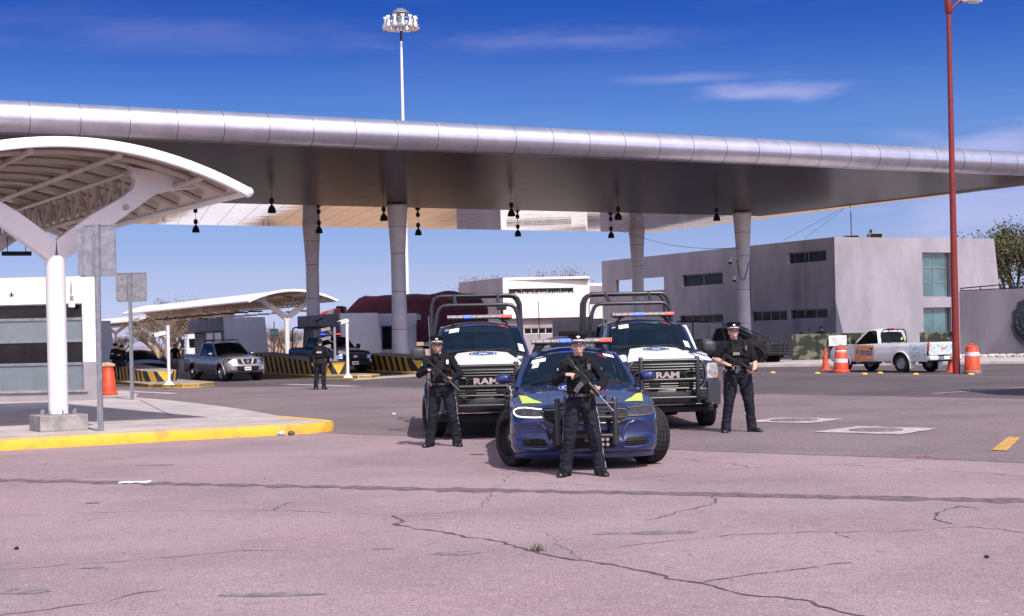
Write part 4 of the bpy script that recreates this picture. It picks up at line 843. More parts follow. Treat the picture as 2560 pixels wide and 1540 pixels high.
bare_tree(gp(1315, 150), 8.9, 1.6, 'bare bushy tree showing above the white building roof', 2, n_leaf=11000, trunks=8, ls=.035)
bare_tree(gp(1226, 150), 7.6, .9, 'thin bare treetop left of the one above the white building', 3, n_leaf=600, trunks=3, ls=.04)
for i, (px, d, h) in enumerate(((398, 150, 4.2), (425, 158, 5.8), (455, 165, 7.0), (500, 172, 6.4), (545, 180, 6.0), (675, 150, 3.2), (700, 158, 3.6), (722, 165, 3.3), (290, 170, 3.0))):
    bare_tree(gp(px, d), h, 1.3, ['low bare bush right of the black sedan', 'bare tree above the white camera post', 'tall bare tree left of the grey booth', 'bare tree behind the left end of the grey booth', 'bare tree hidden behind the grey booth', 'dry bush at the foot of the ALTO TOTAL sign', 'dry bush between the teal sign and the Y column', 'dry bush behind the black police pickup cage', 'low dry bush behind the two officers'][i], 20+i, n_leaf=4200, trunks=6, group='bare trees and bushes beyond the toll lanes', ls=.045)
# ================================================================ VEHICLES
SIDEP = Matrix(((0, 0, 1, 0), (1, 0, 0, 0), (0, 1, 0, 0), (0, 0, 0, 1)))
class Car:
    def __init__(c, t, **S):
        c.t = t; c.__dict__.update(dict(L=5, W0=.95, r=.36, yw1=.95, yw2=4, ra=.40, sill=.22, D=.52, n=3., paint='navy', liner='dark', tw=.235, steer=0, rim='steel', glass='glass', off=.035,
            sh=[(0, .955), (.12, .985), (.42, 1), (.8, .985), (.93, .965), (1, .925)], nose=[(0, .1), (1, .1)], flare=0, rough=1)); c.__dict__.update(S)
        c.fsh = keyf(c.sh); c.fn = keyf(c.nose); c.fW = keyf(c.Wy); c.fz = keyf(c.zs); c.fc = keyf(c.crown)
    def zt(c, x, y): w = c.fW(y)*c.fsh(1); return c.fz(y)+c.fc(y)*(1-min(1, abs(x)/w)**2.3)
    def FY(c, x, z):
        t = 1; f = 0
        for _ in range(4):
            f = min(1, abs(x)/(c.W0*c.fsh(t))); k = max(0, 1-f**c.n)**(1/c.n); ztop = c.zt(f*c.W0*c.fsh(1), c.fn(1)+(c.D-c.fn(1))*(1-k)); t = max(0, min(1, (z-c.sill)/(ztop-c.sill)))
        f = min(1, abs(x)/(c.W0*c.fsh(t))); k = max(0, 1-f**c.n)**(1/c.n); return c.fn(t)+(c.D-c.fn(t))*(1-k)
    def SX(c, y, z): return c.fW(y)*c.fsh(max(0, min(1, (z-c.sill)/(c.fz(y)-c.sill))))
    def shell(c):
        t = c.t; ph = [R(-90+i*180/40) for i in range(41)]; rows = []
        fr = [(1 if a > 0 else -1)*abs(math.sin(a))**(2/c.n) for a in ph]; co = [max(0, math.cos(a))**(2/c.n) for a in ph]; nt = 22
        for i in range(nt+1):
            tt = i/nt; row = []
            for f, k in zip(fr, co):
                y = c.fn(tt)+(c.D-c.fn(tt))*(1-k); x = f*c.W0*c.fsh(tt); zt = c.zt(f*c.W0*c.fsh(1), c.fn(1)+(c.D-c.fn(1))*(1-k)); row.append((x, y, lerp(c.sill, zt, tt)))
            rows.append(row)
        MB().grid(rows).build('front_bumper', c.paint, t, smooth=50, recalc=False)
        top = rows[-1]; wt = c.fsh(1); rows = []
        def yend(x): return c.yA0-c.bw*(1-min(1, abs(x)/c.wb)**2) if abs(x) < c.wb else c.yA0
        m = 18; fs = [p[0]/(c.W0*wt) for p in top]
        for i in range(m+1):
            row = []
            for p, f in zip(top, fs):
                ye = yend(f*c.fW(c.yA0)*wt); y = lerp(p[1], ye, i/m); x = f*c.fW(y)*wt; row.append((x, y, c.zt(x, y) if i else p[2]))
            rows.append(row)
        MB().grid(rows).build('bonnet', c.paint, t, smooth=60, recalc=False)
        ys = sorted({c.D, c.L, *[c.D+(c.L-c.D)*i/26 for i in range(27)], *[w+c.ra*math.cos(R(a)) for w in (c.yw1, c.yw2) for a in range(0, 181, 12)], *[w+s*(c.ra+.002) for w in (c.yw1, c.yw2) for s in (-1, 1)]})
        ys = [y for y in ys if c.D <= y <= c.L]
        def zl(y):
            for w in (c.yw1, c.yw2):
                if abs(y-w) <= c.ra+1e-6: return max(c.sill, c.r+math.sqrt(max(0, c.ra**2-(y-w)**2)))
            return c.sill
        mb = MB()
        for s in (-1, 1):
            rows = []
            for y in ys: z0, z1 = zl(y), c.fz(y); rows.append([(s*c.SX(y, lerp(z0, z1, j/14)), y, lerp(z0, z1, j/14)) for j in range(15)])
            mb.grid(rows)
        mb.build('body_side', c.paint, t, smooth=50)
        for w in (c.yw1, c.yw2):
            mb = MB()
            for s in (-1, 1):
                an = [R(a) for a in range(-10, 191, 10)]; x1 = c.SX(w, c.r+c.ra)
                mb.grid([[(s*(c.fW(w)-o), w+c.ra*math.cos(a), max(.12, c.r+c.ra*math.sin(a))) for a in an] for o in (.03, .36)])
            mb.build('wheel_arch_liner', 'dark', t)
            if c.flare:
                for s in (-1, 1): MB().tube([(s*(c.SX(w, c.r+c.ra*max(0, math.sin(R(a))))+.005), w+(c.ra+.02)*math.cos(R(a)), c.r+(c.ra+.02)*math.sin(R(a))) for a in range(-8, 189, 14)], c.flare, 8).build('wheel_flare', c.paint if c.flare < .035 else 'dark', t)
        mb = MB().box(-c.W0*.70, c.W0*.70, .35, c.L-.25, c.sill-.02, c.sill+.30); mb.box(-c.W0*.93, c.W0*.93, c.yw1+c.ra+.02, c.yw2-c.ra-.02, c.sill+.02, c.sill+.2); mb.build('underbody', 'dark', t, smooth=0)
        for s in (-1, 1):
            for k, w in enumerate((c.yw1, c.yw2)): c.wheel(s, w, c.steer if k == 0 else 0)
    def wheel(c, s, w, steer):
        r, tw = c.r, c.tw; T = Matrix.Translation((s*(c.fW(w)-tw/2-c.off), w, r)) @ rotz(steer) @ Matrix.Diagonal((s, 1, 1, 1)); mb = MB(T); R_ = r*(.60 if c.rim == 'grey' else .64)
        mb.lathe([(R_*.2, tw*.30), (R_*.55, tw*.33), (R_*.62, tw*.22), (R_*.88, tw*.24), (R_, tw*.46), (R_, tw*.50), (R_*.97, -tw*.4)], (0, 0, 0), 28, 'X')
        if c.rim == 'alloy':
            for k in range(6):
                a = k*math.pi/3; mb.bar((tw*.34, .06*math.cos(a), .06*math.sin(a)), (tw*.40, R_*.95*math.cos(a), R_*.95*math.sin(a)), .07, .03)
        rim = mb.build('wheel', {'steel': 'dark', 'alloy': 'chrome', 'grey': 'steel'}[c.rim], c.t, smooth=40); mb = MB(T)
        N_ = 72; prof = []; g = .008
        for i, (x, q) in enumerate(((-.5, R_/r), (-.5, .80), (-.47, .94), (-.40, .985), (-.22, 1), (-.205, .976), (-.185, .976), (-.17, 1), (-.01, 1), (-.005, .976), (.015, .976), (.02, 1), (.17, 1), (.185, .976), (.205, .976), (.22, 1), (.40, .985), (.47, .94), (.50, .80), (.50, R_/r))): prof.append((q*r, x*tw))
        vs = []
        for (q, x) in prof:
            for j in range(N_):
                a = 2*math.pi*(j/N_)+x*.35; b = q-(g if (j % 2 and q > r*.93) else 0); vs.append((x, b*math.cos(a), b*math.sin(a)))
        mb.add(vs, [(i*N_+j, i*N_+(j+1) % N_, (i+1)*N_+(j+1) % N_, (i+1)*N_+j) for i in range(len(prof)-1) for j in range(N_)]); mb.build('tyre', 'rubber', rim, smooth=25)
        MB(T).lathe([(R_*.2, tw*.30), (R_*.16, tw*.36), (R_*.05, tw*.37)], n=12, axis='X').build('hub_cap', 'steel', rim)
    def WS(c, u, v, off=0):   # windscreen point, u -1..1, v 0..1
        y = lerp(c.yA0-c.bw*(1-u*u), c.yA1-c.bt*(1-u*u), v); x = lerp(c.wb*u, c.xr*u, v); z0 = c.zt(x, c.yA0-c.bw*(1-u*u)); z1 = c.zr+c.rc*(1-abs(u)**2.2)*.8; b = .035*math.sin(math.pi*v)
        return (x, y-b-off, lerp(z0, z1, v)+b*.5+off*.5)
    def cabin(c, glassn=2, split=(.5,), pickup=False, mesh=False, seats=True):
        t = c.t; P_ = c.paint
        MB().grid([[c.WS(-.955+1.91*i/16, .03+.93*j/8) for i in range(17)] for j in range(9)]).build('windscreen', c.glass, t, smooth=60, recalc=False)
        mb = MB(); mb.grid([[c.WS(-1+2*i/16, q) for i in range(17)] for q in (.955, 1.0)]); mb.build('windscreen_header', P_, t, recalc=False)
        mb = MB(); mb.grid([[c.WS(-1+2*i/16, q, .003) for i in range(17)] for q in (-.03, .05)]); mb.build('cowl', 'dark', t, recalc=False)
        ny = 12; rows = []
        for j in range(ny+1):
            v = j/ny; row = []
            for i in range(17):
                u = -1+2*i/16; ya = c.yA1-c.bt*(1-u*u); y = lerp(ya, c.yR1+(c.bt*.5*(1-u*u)), v); w = c.xr+.03*math.sin(math.pi*v); zz = c.zr+c.rc*(1-abs(u)**2.2)*lerp(.8, 1, min(1, v*3))*(1 if v < .7 or pickup else lerp(1, .75, (v-.7)/.3))+.035*math.sin(math.pi*min(1, v))
                row.append((u*w, y, zz))
            rows.append(row)
        MB().grid(rows).build('roof', P_, t, smooth=60, recalc=False)
        A0, A1, B1, B0 = (c.yA0, c.fz(c.yA0)), (c.yA1, c.zr), (c.yR1, c.zr), (c.yR0, c.fz(c.yR0))
        def gs(s, a, v):      # side glass plane: a along, v up
            y = lerp(lerp(A0[0], B0[0], a), lerp(A1[0], B1[0], a), v); x = lerp(c.wb, c.xr+.01*math.sin(math.pi*a), v)+.02*math.sin(math.pi*v); z = lerp(c.fz(lerp(A0[0], B0[0], a)), c.zr+.02*math.sin(math.pi*a), v); return (s*x, y, z)
        for s in (-1, 1):
            MB().tube([gs(s, 0, v/6) for v in range(7)], [.05, .045, .04, .036, .034, .034, .036], 8).build('front_pillar', P_, t)
            MB().tube([gs(s, a/8, 1) for a in range(9)], .03, 8).build('roof_rail', P_, t)
            mb = MB()
            if c.cpil: mb.grid([[gs(s, a, v/5) for a in (c.cpil, 1.0)] for v in range(6)])
            mb.tube([gs(s, 1, v/5) for v in range(6)], .032, 8); mb.build('rear_pillar', P_, t, recalc=False)
            cuts = [.035]+list(split)+[c.cpil or .97]
            for a, b in zip(cuts, cuts[1:]):
                lo = a+.012; hi = b-.012; top_l = max(lo, 0); MB().grid([[gs(s, lerp(lo, hi, i/4), v/5) for i in range(5)] for v in range(6)]).build('side_window', c.glass2 if hasattr(c, 'glass2') else 'darkglass', t, recalc=False)
                if b != cuts[-1]: MB().tube([gs(s, b, v/5) for v in range(6)], .026, 6).build('door_pillar', 'black', t)
            ys = [lerp(c.yA0-.02, (c.yR0 if pickup else c.yR0), i/16) for i in range(17)]
            MB().grid([[(s*c.fW(y)*c.fsh(1), y, c.fz(y)), (s*(c.wb-.03), y, c.fz(y)+.012)] for y in ys]).build('waist_rail', P_, t, recalc=False)
        # interior
        zi = c.fz(c.yA0); mb = MB().box(-c.wb+.06, c.wb-.06, c.yA0+.02, c.yA0+.42, zi-.35, zi-.03); mb.build('dashboard', 'dark', t, bevel=.04, smooth=0)
        MB().box(-c.wb+.02, c.wb-.02, c.yA0-.1, c.yR0, c.sill+.1, c.sill+.2).build('cabin_floor', 'dark', t, smooth=0)
        if seats:
            for s in (-1, 1):
                x = s*c.wb*.48; y = lerp(c.yA0, c.yR0, .45); mb = MB(); mb.box(x-.25, x+.25, y-.1, y+.1, zi-.5, zi+.20).box(x-.13, x+.13, y-.05, y+.05, zi+.24, zi+.42); mb.build('seat', 'seat', t, bevel=.05, smooth=40)
            x = c.wb*.48; y = c.yA0+.50; mb = MB(Matrix.Translation((x, y, zi+.02)) @ Matrix.Rotation(R(65), 4, 'X')); mb.tube([(.19*math.cos(k*.3927), .19*math.sin(k*.3927), 0) for k in range(16)], .016, 6, closed=True); mb.bar((-.18, 0, 0), (.18, 0, 0), .03); mb.build('steering_wheel', 'seat', t)
        if mesh:
            y = lerp(c.yA0, c.yR0, .60); mb = MB()
            for i in range(12): mb.bar((-.05+i*.035, y, zi+.02), (-.05+i*.035, y, zi+.45), .006)
            for i in range(12): mb.bar((-.06, y, zi+.03+i*.037), (.34, y, zi+.03+i*.037), .006)
            mb.tube([(-.66, y, zi+.2), (.66, y, zi+.2)], .014, 6).tube([(-.08, y, zi), (-.08, y, zi+.5)], .016, 6); mb.build('partition_mesh', 'steel', t, smooth=0)
        # rear
        rg = [[(lerp(c.wb*u, c.xr*u, v)*.97, lerp(c.yR0, c.yR1+.0, v)+(0 if pickup else .16*(1-u*u)), lerp(c.fz(c.yR0)+(.02 if pickup else c.rearcrown*(1-u*u)), c.zr+c.rc*(1-abs(u)**2.2)*.75, v)) for u in [-1+i/6 for i in range(13)]] for v in [j/6 for j in range(7)]]
        MB().grid(rg).build('rear_window' if not pickup else 'rear_screen', 'darkglass', t, recalc=False)
        if pickup:
            y = c.yR0; zb = c.fz(y); w = c.fW(y)*c.fsh(1)
            MB().add([(-w, y, .5), (w, y, .5), (w, y, zb+.02), (-w, y, zb+.02)], [(0, 1, 2, 3)]).build('cab_back', P_, t, smooth=0); m_ = MB()
            for s in (-1, 1): m_.bar((s*(w-.10), y+.02, zb), (s*c.xr, c.yR1+.01, c.zr), .12, .04)
            m_.bar((-c.xr, c.yR1+.01, c.zr-.01), (c.xr, c.yR1+.01, c.zr-.01), .04, .1); m_.build('rear_frame', P_, t)
            W2 = w-.07; MB().box(-W2, W2, y+.05, c.L-.06, .72, .78).build('bed_floor', 'dark', t, smooth=0)
            for s in (-1, 1):
                ys = [lerp(y+.04, c.L, i/6) for i in range(7)]
                MB().grid([[(s*c.fW(q)*c.fsh(1), q, c.fz(q)), (s*(c.fW(q)*c.fsh(1)-.08), q, c.fz(q)+.005), (s*(c.fW(q)*c.fsh(1)-.085), q, c.fz(q)-.03), (s*(c.fW(q)*c.fsh(1)-.08), q, .74)] for q in ys]).build('bed_wall', P_, t, smooth=30)
            MB().box(-W2, W2, y+.03, y+.06, .6, zb-.01).build('bed_front', P_, t, smooth=0)
            wl = c.fW(c.L); tg = MB().box(-W2+.02, W2-.02, c.L-.07, c.L+.005, .66, c.fz(c.L)-.01).build('tailgate', P_, t, bevel=.015, smooth=0); c.tail = tg
            MB().add([(-wl*.97, c.L, c.sill+.1), (wl*.97, c.L, c.sill+.1), (wl*.97, c.L, .66), (-wl*.97, c.L, .66)], [(0, 1, 2, 3)]).build('rear_panel', 'dark', t, smooth=0)
            for s in (-1, 1): MB().box(min(s*(W2-.01), s*(wl*.965)), max(s*(W2-.01), s*(wl*.965)), c.L-.10, c.L+.012, .86, c.fz(c.L)-.06).build('tail_light', 'redlens', t, bevel=.01)
        else:
            us = [-1+i/8 for i in range(17)]; rows = []
            for j in range(9):
                v = j/8; row = []
                for u in us: y0 = c.yR0+.16*(1-u*u); y = lerp(y0, c.L, v); w = c.fW(y)*c.fsh(1)*(1 if v else 1); x = u*lerp(c.wb, w, min(1, v*2)); row.append((x, y, c.fz(y)+lerp(c.rearcrown, .03, v)*(1-u*u)))
                rows.append(row)
            MB().grid(rows).build('boot_lid', P_, t, recalc=False)
            w = c.fW(c.L); MB().add([(-w*.97, c.L, c.sill), (w*.97, c.L, c.sill), (w*c.fsh(1), c.L, c.fz(c.L)), (-w*c.fsh(1), c.L, c.fz(c.L))], [(0, 1, 2, 3)]).build('rear_bumper', P_, t, smooth=0)
    def mirrors(c, z=None, m=None, sz=(.10, .09, .07), y=None, arm=.10):
        for s in (-1, 1):
            y_ = y or c.yA0+.28; z_ = z or c.fz(c.yA0)+.08; x0 = c.wb+.02; x1 = c.fW(y_)*c.fsh(1)+arm; cx = x1+sz[0]
            mb = MB(Matrix.Translation((s*cx, y_, z_))); rows = []
            for k, (yy, q) in enumerate(((-sz[1], .45), (-sz[1]*.8, .8), (-sz[1]*.2, 1), (sz[1]*.6, 1), (sz[1]*.7, .93))): rows.append([(sz[0]*q*abs(math.cos(a))**.6*(1 if math.cos(a) > 0 else -1), yy, sz[2]*q*abs(math.sin(a))**.6*(1 if math.sin(a) > 0 else -1)) for a in [i*math.pi/10 for i in range(20)]])
            mb.grid(rows, closed=True); mb.add(rows[0], [tuple(range(20))]); mb.add(rows[-1], [tuple(range(20))]); mr = mb.build('wing_mirror', m or c.paint, c.t, smooth=50)
            MB().bar((s*x0, y_, z_-sz[2]*.6), (s*(cx-sz[0]*.3), y_, z_-sz[2]*.5), .05, .04).build('mirror_arm', 'dark', mr)
    def patch(c, name, rows, off=.006, m='dark', nx=10, ny=3, par=None):
        g = []
        for (z0, a0, b0), (z1, a1, b1) in zip(rows, rows[1:]):
            for k in range(ny): u = k/ny; z, a, b = lerp(z0, z1, u), lerp(a0, a1, u), lerp(b0, b1, u); g.append([(lerp(a, b, i/nx), c.FY(lerp(a, b, i/nx), z)-off, z) for i in range(nx+1)])
        z, a, b = rows[-1]; g.append([(lerp(a, b, i/nx), c.FY(lerp(a, b, i/nx), z)-off, z) for i in range(nx+1)])
        mb = MB(); mb.grid(g); return mb.build(name, m, par or c.t, recalc=False)
    def fpts(c, pts, off=.01): return [(x, c.FY(x, z)-off, z) for x, z in pts]
    def hpatch(c, name, rows, off=.004, m='decalwhite', nx=10, ny=5):
        g = []
        for (y0, a0, b0), (y1, a1, b1) in zip(rows, rows[1:]):
            for k in range(ny+1): u = k/ny; y, a, b = lerp(y0, y1, u), lerp(a0, a1, u), lerp(b0, b1, u); g.append([(lerp(a, b, i/nx), y, c.zt(lerp(a, b, i/nx), y)+off) for i in range(nx+1)])
        return MB().grid(g).build(name, m, c.t, recalc=False)
    def spatch(c, name, s, rows, off=.006, m=None, n=8):
        g = []
        for z, a, b in rows: g.append([(s*(c.SX(lerp(a, b, i/n), z)+off), lerp(a, b, i/n), z) for i in range(n+1)])
        return MB().grid(g).build(name, m or c.paint, c.t, recalc=False)
    def doors(c, ranges, z0=None, hz=None, hm='dark', m=None):
        for s in (-1, 1):
            for a, b in ranges:
                zb = min(c.fz(a), c.fz(b))-.035; z0_ = z0 or c.sill+.10; d = c.spatch('door', s, [(lerp(z0_, zb, k/5), a, b) for k in range(6)], .007, m)
                MB().box(*(sorted((s*(c.SX(b, zb-.12)+.005), s*(c.SX(b, zb-.12)+.045)))), b-.22, b-.06, zb-.13, zb-.09).build('door_handle', hm, d, bevel=.008)
    def emblem(c, y, r, x=0, dec=True, only=None):
        sl = (c.zt(x, y+r*.8)-c.zt(x, y-r*.8))/(1.6*r); T = Matrix.Translation((x, y, c.zt(x, y)+.008)) @ Matrix.Rotation(math.atan(sl), 4, 'X')
        e = MB(T).lathe([(r, 0), (r, .004)], n=40).build('hood_emblem', 'decalwhite', c.t, smooth=0); MB(T).lathe([(r*.97, .004), (r*.97, .006)], n=40).build('ring', 'navydark', e, smooth=0)
        MB(T).lathe([(r*.66, .006), (r*.66, .008)], n=40).build('centre', 'signblue', e, smooth=0); mb = MB(T)
        for k in range(26):
            a = k*2*math.pi/26
            if k in (6, 19): continue
            mb.obox((r*.81*math.cos(a), r*.81*math.sin(a), .0075), (r*.045*math.cos(a), r*.045*math.sin(a), 0), (-r*.05*math.sin(a), r*.05*math.cos(a), 0), (0, 0, .001))
        mb.build('rim_marks', 'decalwhite', e, smooth=0); mb = MB(T)
        mb.box(-r*.26, r*.26, -r*.22, -r*.08, .008, .0095); 
        for k in range(5): x_ = (k-2)*r*.12; mb.box(x_-r*.035, x_+r*.035, -r*.05, r*(.28 if k == 2 else .18), .008, .0095)
        mb.box(-r*.3, r*.3, -r*.36, -r*.29, .008, .0095); mb.build('castle_mark', 'decalwhite', e, smooth=0)
    def sticker(c, u0, u1, v0, v1, m='paper', name='windscreen_sticker'):
        MB().grid([[c.WS(lerp(u0, u1, i/3), lerp(v0, v1, j/3), .006) for i in range(4)] for j in range(4)]).build(name, m, c.t, recalc=False)
    def wipers(c):
        for u0, u1, v in ((-.78, .02, .10), (-.02, .75, .10)):
            MB().tube([c.WS(lerp(u0, u1, i/6), .005+v*math.sin(i/6*math.pi)*.35, .02) for i in range(7)], .011, 5).tube([c.WS(u1-.05, -.03, .02), c.WS(lerp(u0, u1, .45), .045, .03)], .014, 5).build('wiper', 'dark', c.t)
def lightbar(c, y, z, w=1.14, blue=(.36, .5), red=(.86, 1.), h=.065, roofz=None):
    t = c.t; x = lambda u: -w/2+w*u; mb = MB(); mb.box(-w/2, w/2, y-.14, y+.14, z, z+.018); b = mb.build('light_bar', 'dark', t, bevel=.006, smooth=0)
    cuts = [0, blue[0], blue[1], red[0], red[1]]; 
    for i, (a, d) in enumerate(zip([0]+cuts[1:], cuts[1:])):
        pass
    segs = [(0, blue[0], 'clearled'), (blue[0], blue[1], 'blueled'), (blue[1], red[0], 'clearled'), (red[0], red[1], 'redled')]
    for a, d, m in segs: MB().box(x(a)+.003, x(d)-.003, y-.13, y+.13, z+.018, z+h).build('light_module' if m != 'clearled' else 'clear_lens', m, b, bevel=.01, smooth=0)
    MB().box(-w/2-.004, w/2+.004, y-.135, y+.135, z+h, z+h+.008).build('bar_cover', 'clearled', b, smooth=0, bevel=.003); mb = MB()
    mb.box(x(.02), x(.98), y-.133, y-.1315, z+.018, z+.026)
    for k in range(9): mb.box(x(.05+k*.1)-.003, x(.05+k*.1)+.003, y-.134, y-.1305, z+.020, z+h-.006)
    mb.build('lens_dividers', 'dark', b, smooth=0)
    for s in (-1, 1): MB().bar((s*w*.33, y, z), (s*w*.43, y, (roofz or z-.10)), .16, .03).bar((s*w*.30, y, z-.01), (s*w*.46, y, z-.01), .2, .02).build('mounting_foot', 'dark', b)
def bullbar(c, xs, z0, z1, yb, hz, r=.036, lamps=None):
    t = c.t; b = None
    for s in (-1, 1):
        u_ = MB().tube([(s*xs, yb, z0), (s*xs, yb-.01, (z0+z1)/2), (s*xs, yb+.01, z1-.04), (s*xs, yb+.03, z1)], r, 12).build('push_bumper' if b is None else 'upright', 'blackbar', b or t); b = b or u_
    for z in hz: MB().tube([(-xs, yb+.0, z), (xs, yb+.0, z)], r*.78, 12).build('cross_bar', 'blackbar', b)
    for s in (-1, 1): MB().box(min(s*xs, s*(xs+.05)), max(s*xs, s*(xs+.05)), yb, yb+.25, z0+.08, z0+.20).build('bracket', 'dark', b, bevel=.01)
    if lamps:
        for s in (-1, 1): MB().box(s*lamps[0]-.09, s*lamps[0]+.09, yb-.02, yb+.06, lamps[1]-.035, lamps[1]+.035).build('auxiliary_lamp', 'dark', b, bevel=.01)
def cage(c, hoops, rail, top_connect=True, r=.038):
    cg = thing
    t = c.t; k = MB()
    root = None
    for (y, z, wt, wb_, zb) in hoops:
        pts = []
        q = .16
        for s in (-1, 1):
            seg = [(s*wb_, y, zb), (s*(wb_-.01), y, zb+.25), (s*(wt+q*.45), y, z-q*1.1), (s*(wt+q*.15), y, z-q*.42), (s*(wt-q*.25), y, z-q*.08), (s*(wt-q*.8), y, z)]
            pts = (seg if s < 0 else pts+list(reversed(seg)))
        h = MB().tube(pts, r, 12).build('cage_hoop', 'blackbar', t if root is None else root)
        if root is None: root = h
    y0, z0, w0 = hoops[0][:3]; 
    for s in (-1, 1):
        for (y, z, w, *_r) in hoops[1:2]: MB().tube([(s*w0*.58, y0, z0), (s*w0*.62, y, z)], r*.9, 10).build('cage_strut', 'blackbar', root)
        if len(hoops) > 2: MB().tube([(s*hoops[1][2]*.62, hoops[1][0], hoops[1][1]), (s*hoops[2][2]*.62, hoops[2][0], hoops[2][1])], r*.9, 10).build('cage_strut', 'blackbar', root)
        MB().tube([(s*hoops[0][3], y0, hoops[0][4]+.02), (s*hoops[-1][3], hoops[-1][0], hoops[-1][4]+.02)], r*.8, 8).build('cage_rail', 'blackbar', root)
def plate(c, x, z, y=None, w=.30, h=.15, back=False):
    y = (c.FY(x, z)-.02) if y is None else y; b = MB().box(x-w/2, x+w/2, y-.008, y, z-h/2, z+h/2).build('number_plate', 'signwhite', c.t, smooth=0, bevel=.003)
    mb = MB(); q = random.Random(int(z*100)); xx = -w*.38
    while xx < w*.36: l_ = q.uniform(.015, .026); mb.box(x+xx, x+xx+l_, y-.011, y-.008, z-h*.18, z+h*.18); xx += l_+.012
    mb.build('plate_marks', 'dark', b, smooth=0)
# ---------------------------------------------------------------- patrol sedan
def sedan_front(c):
    c.patch('upper_grille', [(.585, -.40, .40), (.63, -.50, .50), (.735, -.535, .535), (.755, -.50, .50)], .006, 'dark', 16)
    g = MB()
    for z, w in ((.61, .44), (.645, .49), (.68, .51), (.712, .52)): g.tube(c.fpts([(lerp(-w, w, i/16), z) for i in range(17)], .012), .008, 5)
    g.build('grille_bars', 'dark', c.t); g = MB()
    g.tube(c.fpts([(lerp(-.40, .40, i/16), .588) for i in range(17)]+[(.49, .62), (.525, .70), (.50, .745)]+[(lerp(.44, -.44, i/16), .752) for i in range(17)]+[(-.50, .745), (-.525, .70), (-.49, .62)], .010), .010, 6, closed=True); g.build('grille_frame', 'darkchrome', c.t)
    c.patch('lower_grille', [(.28, -.33, .33), (.33, -.40, .40), (.46, -.44, .44), (.50, -.40, .40)], .006, 'dark', 12)
    g = MB()
    for z in (.32, .36, .40, .44): g.tube(c.fpts([(lerp(-.38, .38, i/10), z) for i in range(11)], .012), .007, 5)
    g.build('lower_grille_bars', 'dark', c.t)
    for s in (-1, 1):
        g = c.patch('fog_recess', [(.315, s*.49, s*.73), (.335, s*.47, s*.78), (.395, s*.50, s*.775), (.41, s*.54, s*.74)], .006, 'dark', 8)
        m_ = MB()
        for z in (.335, .36, .385): m_.tube(c.fpts([(s*lerp(.50, .75, i/6), z) for i in range(7)], .012), .006, 5)
        m_.build('recess_slats', 'dark', g)
        h = c.patch('headlight', [(.655, s*.52, s*.80), (.675, s*.515, s*.855), (.73, s*.53, s*.885), (.775, s*.60, s*.875), (.79, s*.70, s*.84)], .012, 'lampback', 12)
        m_ = MB()
        for q in (.62, .74): p = c.fpts([(s*q, .715)], .014)[0]; m_.lathe([(.026, -.012), (.022, -.004), (.010, 0)], p, 14, 'Y')
        m_.build('projector', 'darkchrome', h)
        seq = [(.53, .775), (.62, .783), (.72, .793), (.80, .790), (.855, .770), (.872, .735), (.865, .70), (.83, .672), (.74, .662), (.63, .660), (.53, .662)]
        MB().tube(c.fpts([(s*a, b-.012 if b > .7 else b+.006) for a, b in seq], .024), (.0075 if s < 0 else .004), 6).build('daytime_light', 'whiteled' if s < 0 else 'steel', h)
        c.patch('headlight_cover', [(.652, s*.515, s*.805), (.672, s*.51, s*.86), (.73, s*.525, s*.89), (.778, s*.595, s*.88), (.795, s*.70, s*.845)], .036, 'lamp', 12)
        # crease strake running down from the lamp to the recess
        MB().tube(c.fpts([(s*.60, .60), (s*.53, .575), (s*.475, .50), (s*.445, .40), (s*.47, .30)], -.004), [.006, .020, .026, .022, .010], 8).build('bumper_crease', c.paint, c.t)
        MB().tube(c.fpts([(s*.46, .285), (s*.60, .275), (s*.78, .29), (s*.88, .31)], .004), [.012, .024, .022, .008], 8).build('bumper_lip', c.paint, c.t)
        MB().tube([(s*.02, c.fn(1)+.06, c.zt(.02, c.fn(1)+.06)), (s*.30, .9, c.zt(.30, .9)+.001), (s*.42, 1.65, c.zt(.42, 1.65)+.002)][1:], .012, 6).build('bonnet_crease', c.paint, c.t)
        MB().tube([(s*c.W0*.80, c.D-.18+y, c.zt(c.W0*.80, c.D-.18+y)-.004) for y in [k*.13 for k in range(11)]], .006, 4).build('bonnet_gap', 'seam', c.t)
    MB().tube([(x, c.fn(1)+(c.D-c.fn(1))*(1-(1-(abs(x)/c.W0)**c.n)**(1/c.n))+.05, c.zt(x, .25)-.0) for x in []] or [(-.5, .16, .70), (.5, .16, .70)], .001, 3).build('bonnet_latch', 'seam', c.t)
    MB().grid([[(x, c.FY(x, .23)+k*.0+dy, z) for x in [-.86+i*1.72/20 for i in range(21)]] for k, (dy, z) in enumerate(((.02, .235), (.0, .20), (.06, .15), (.25, .14)))]).build('air_dam', c.paint, c.t, smooth=30)
CH = thing('patrol_sedan', 'dark blue patrol sedan with lime hood triangles and push bar, nearest vehicle', 'police car', (.875, 17.32, 0), R(.6))
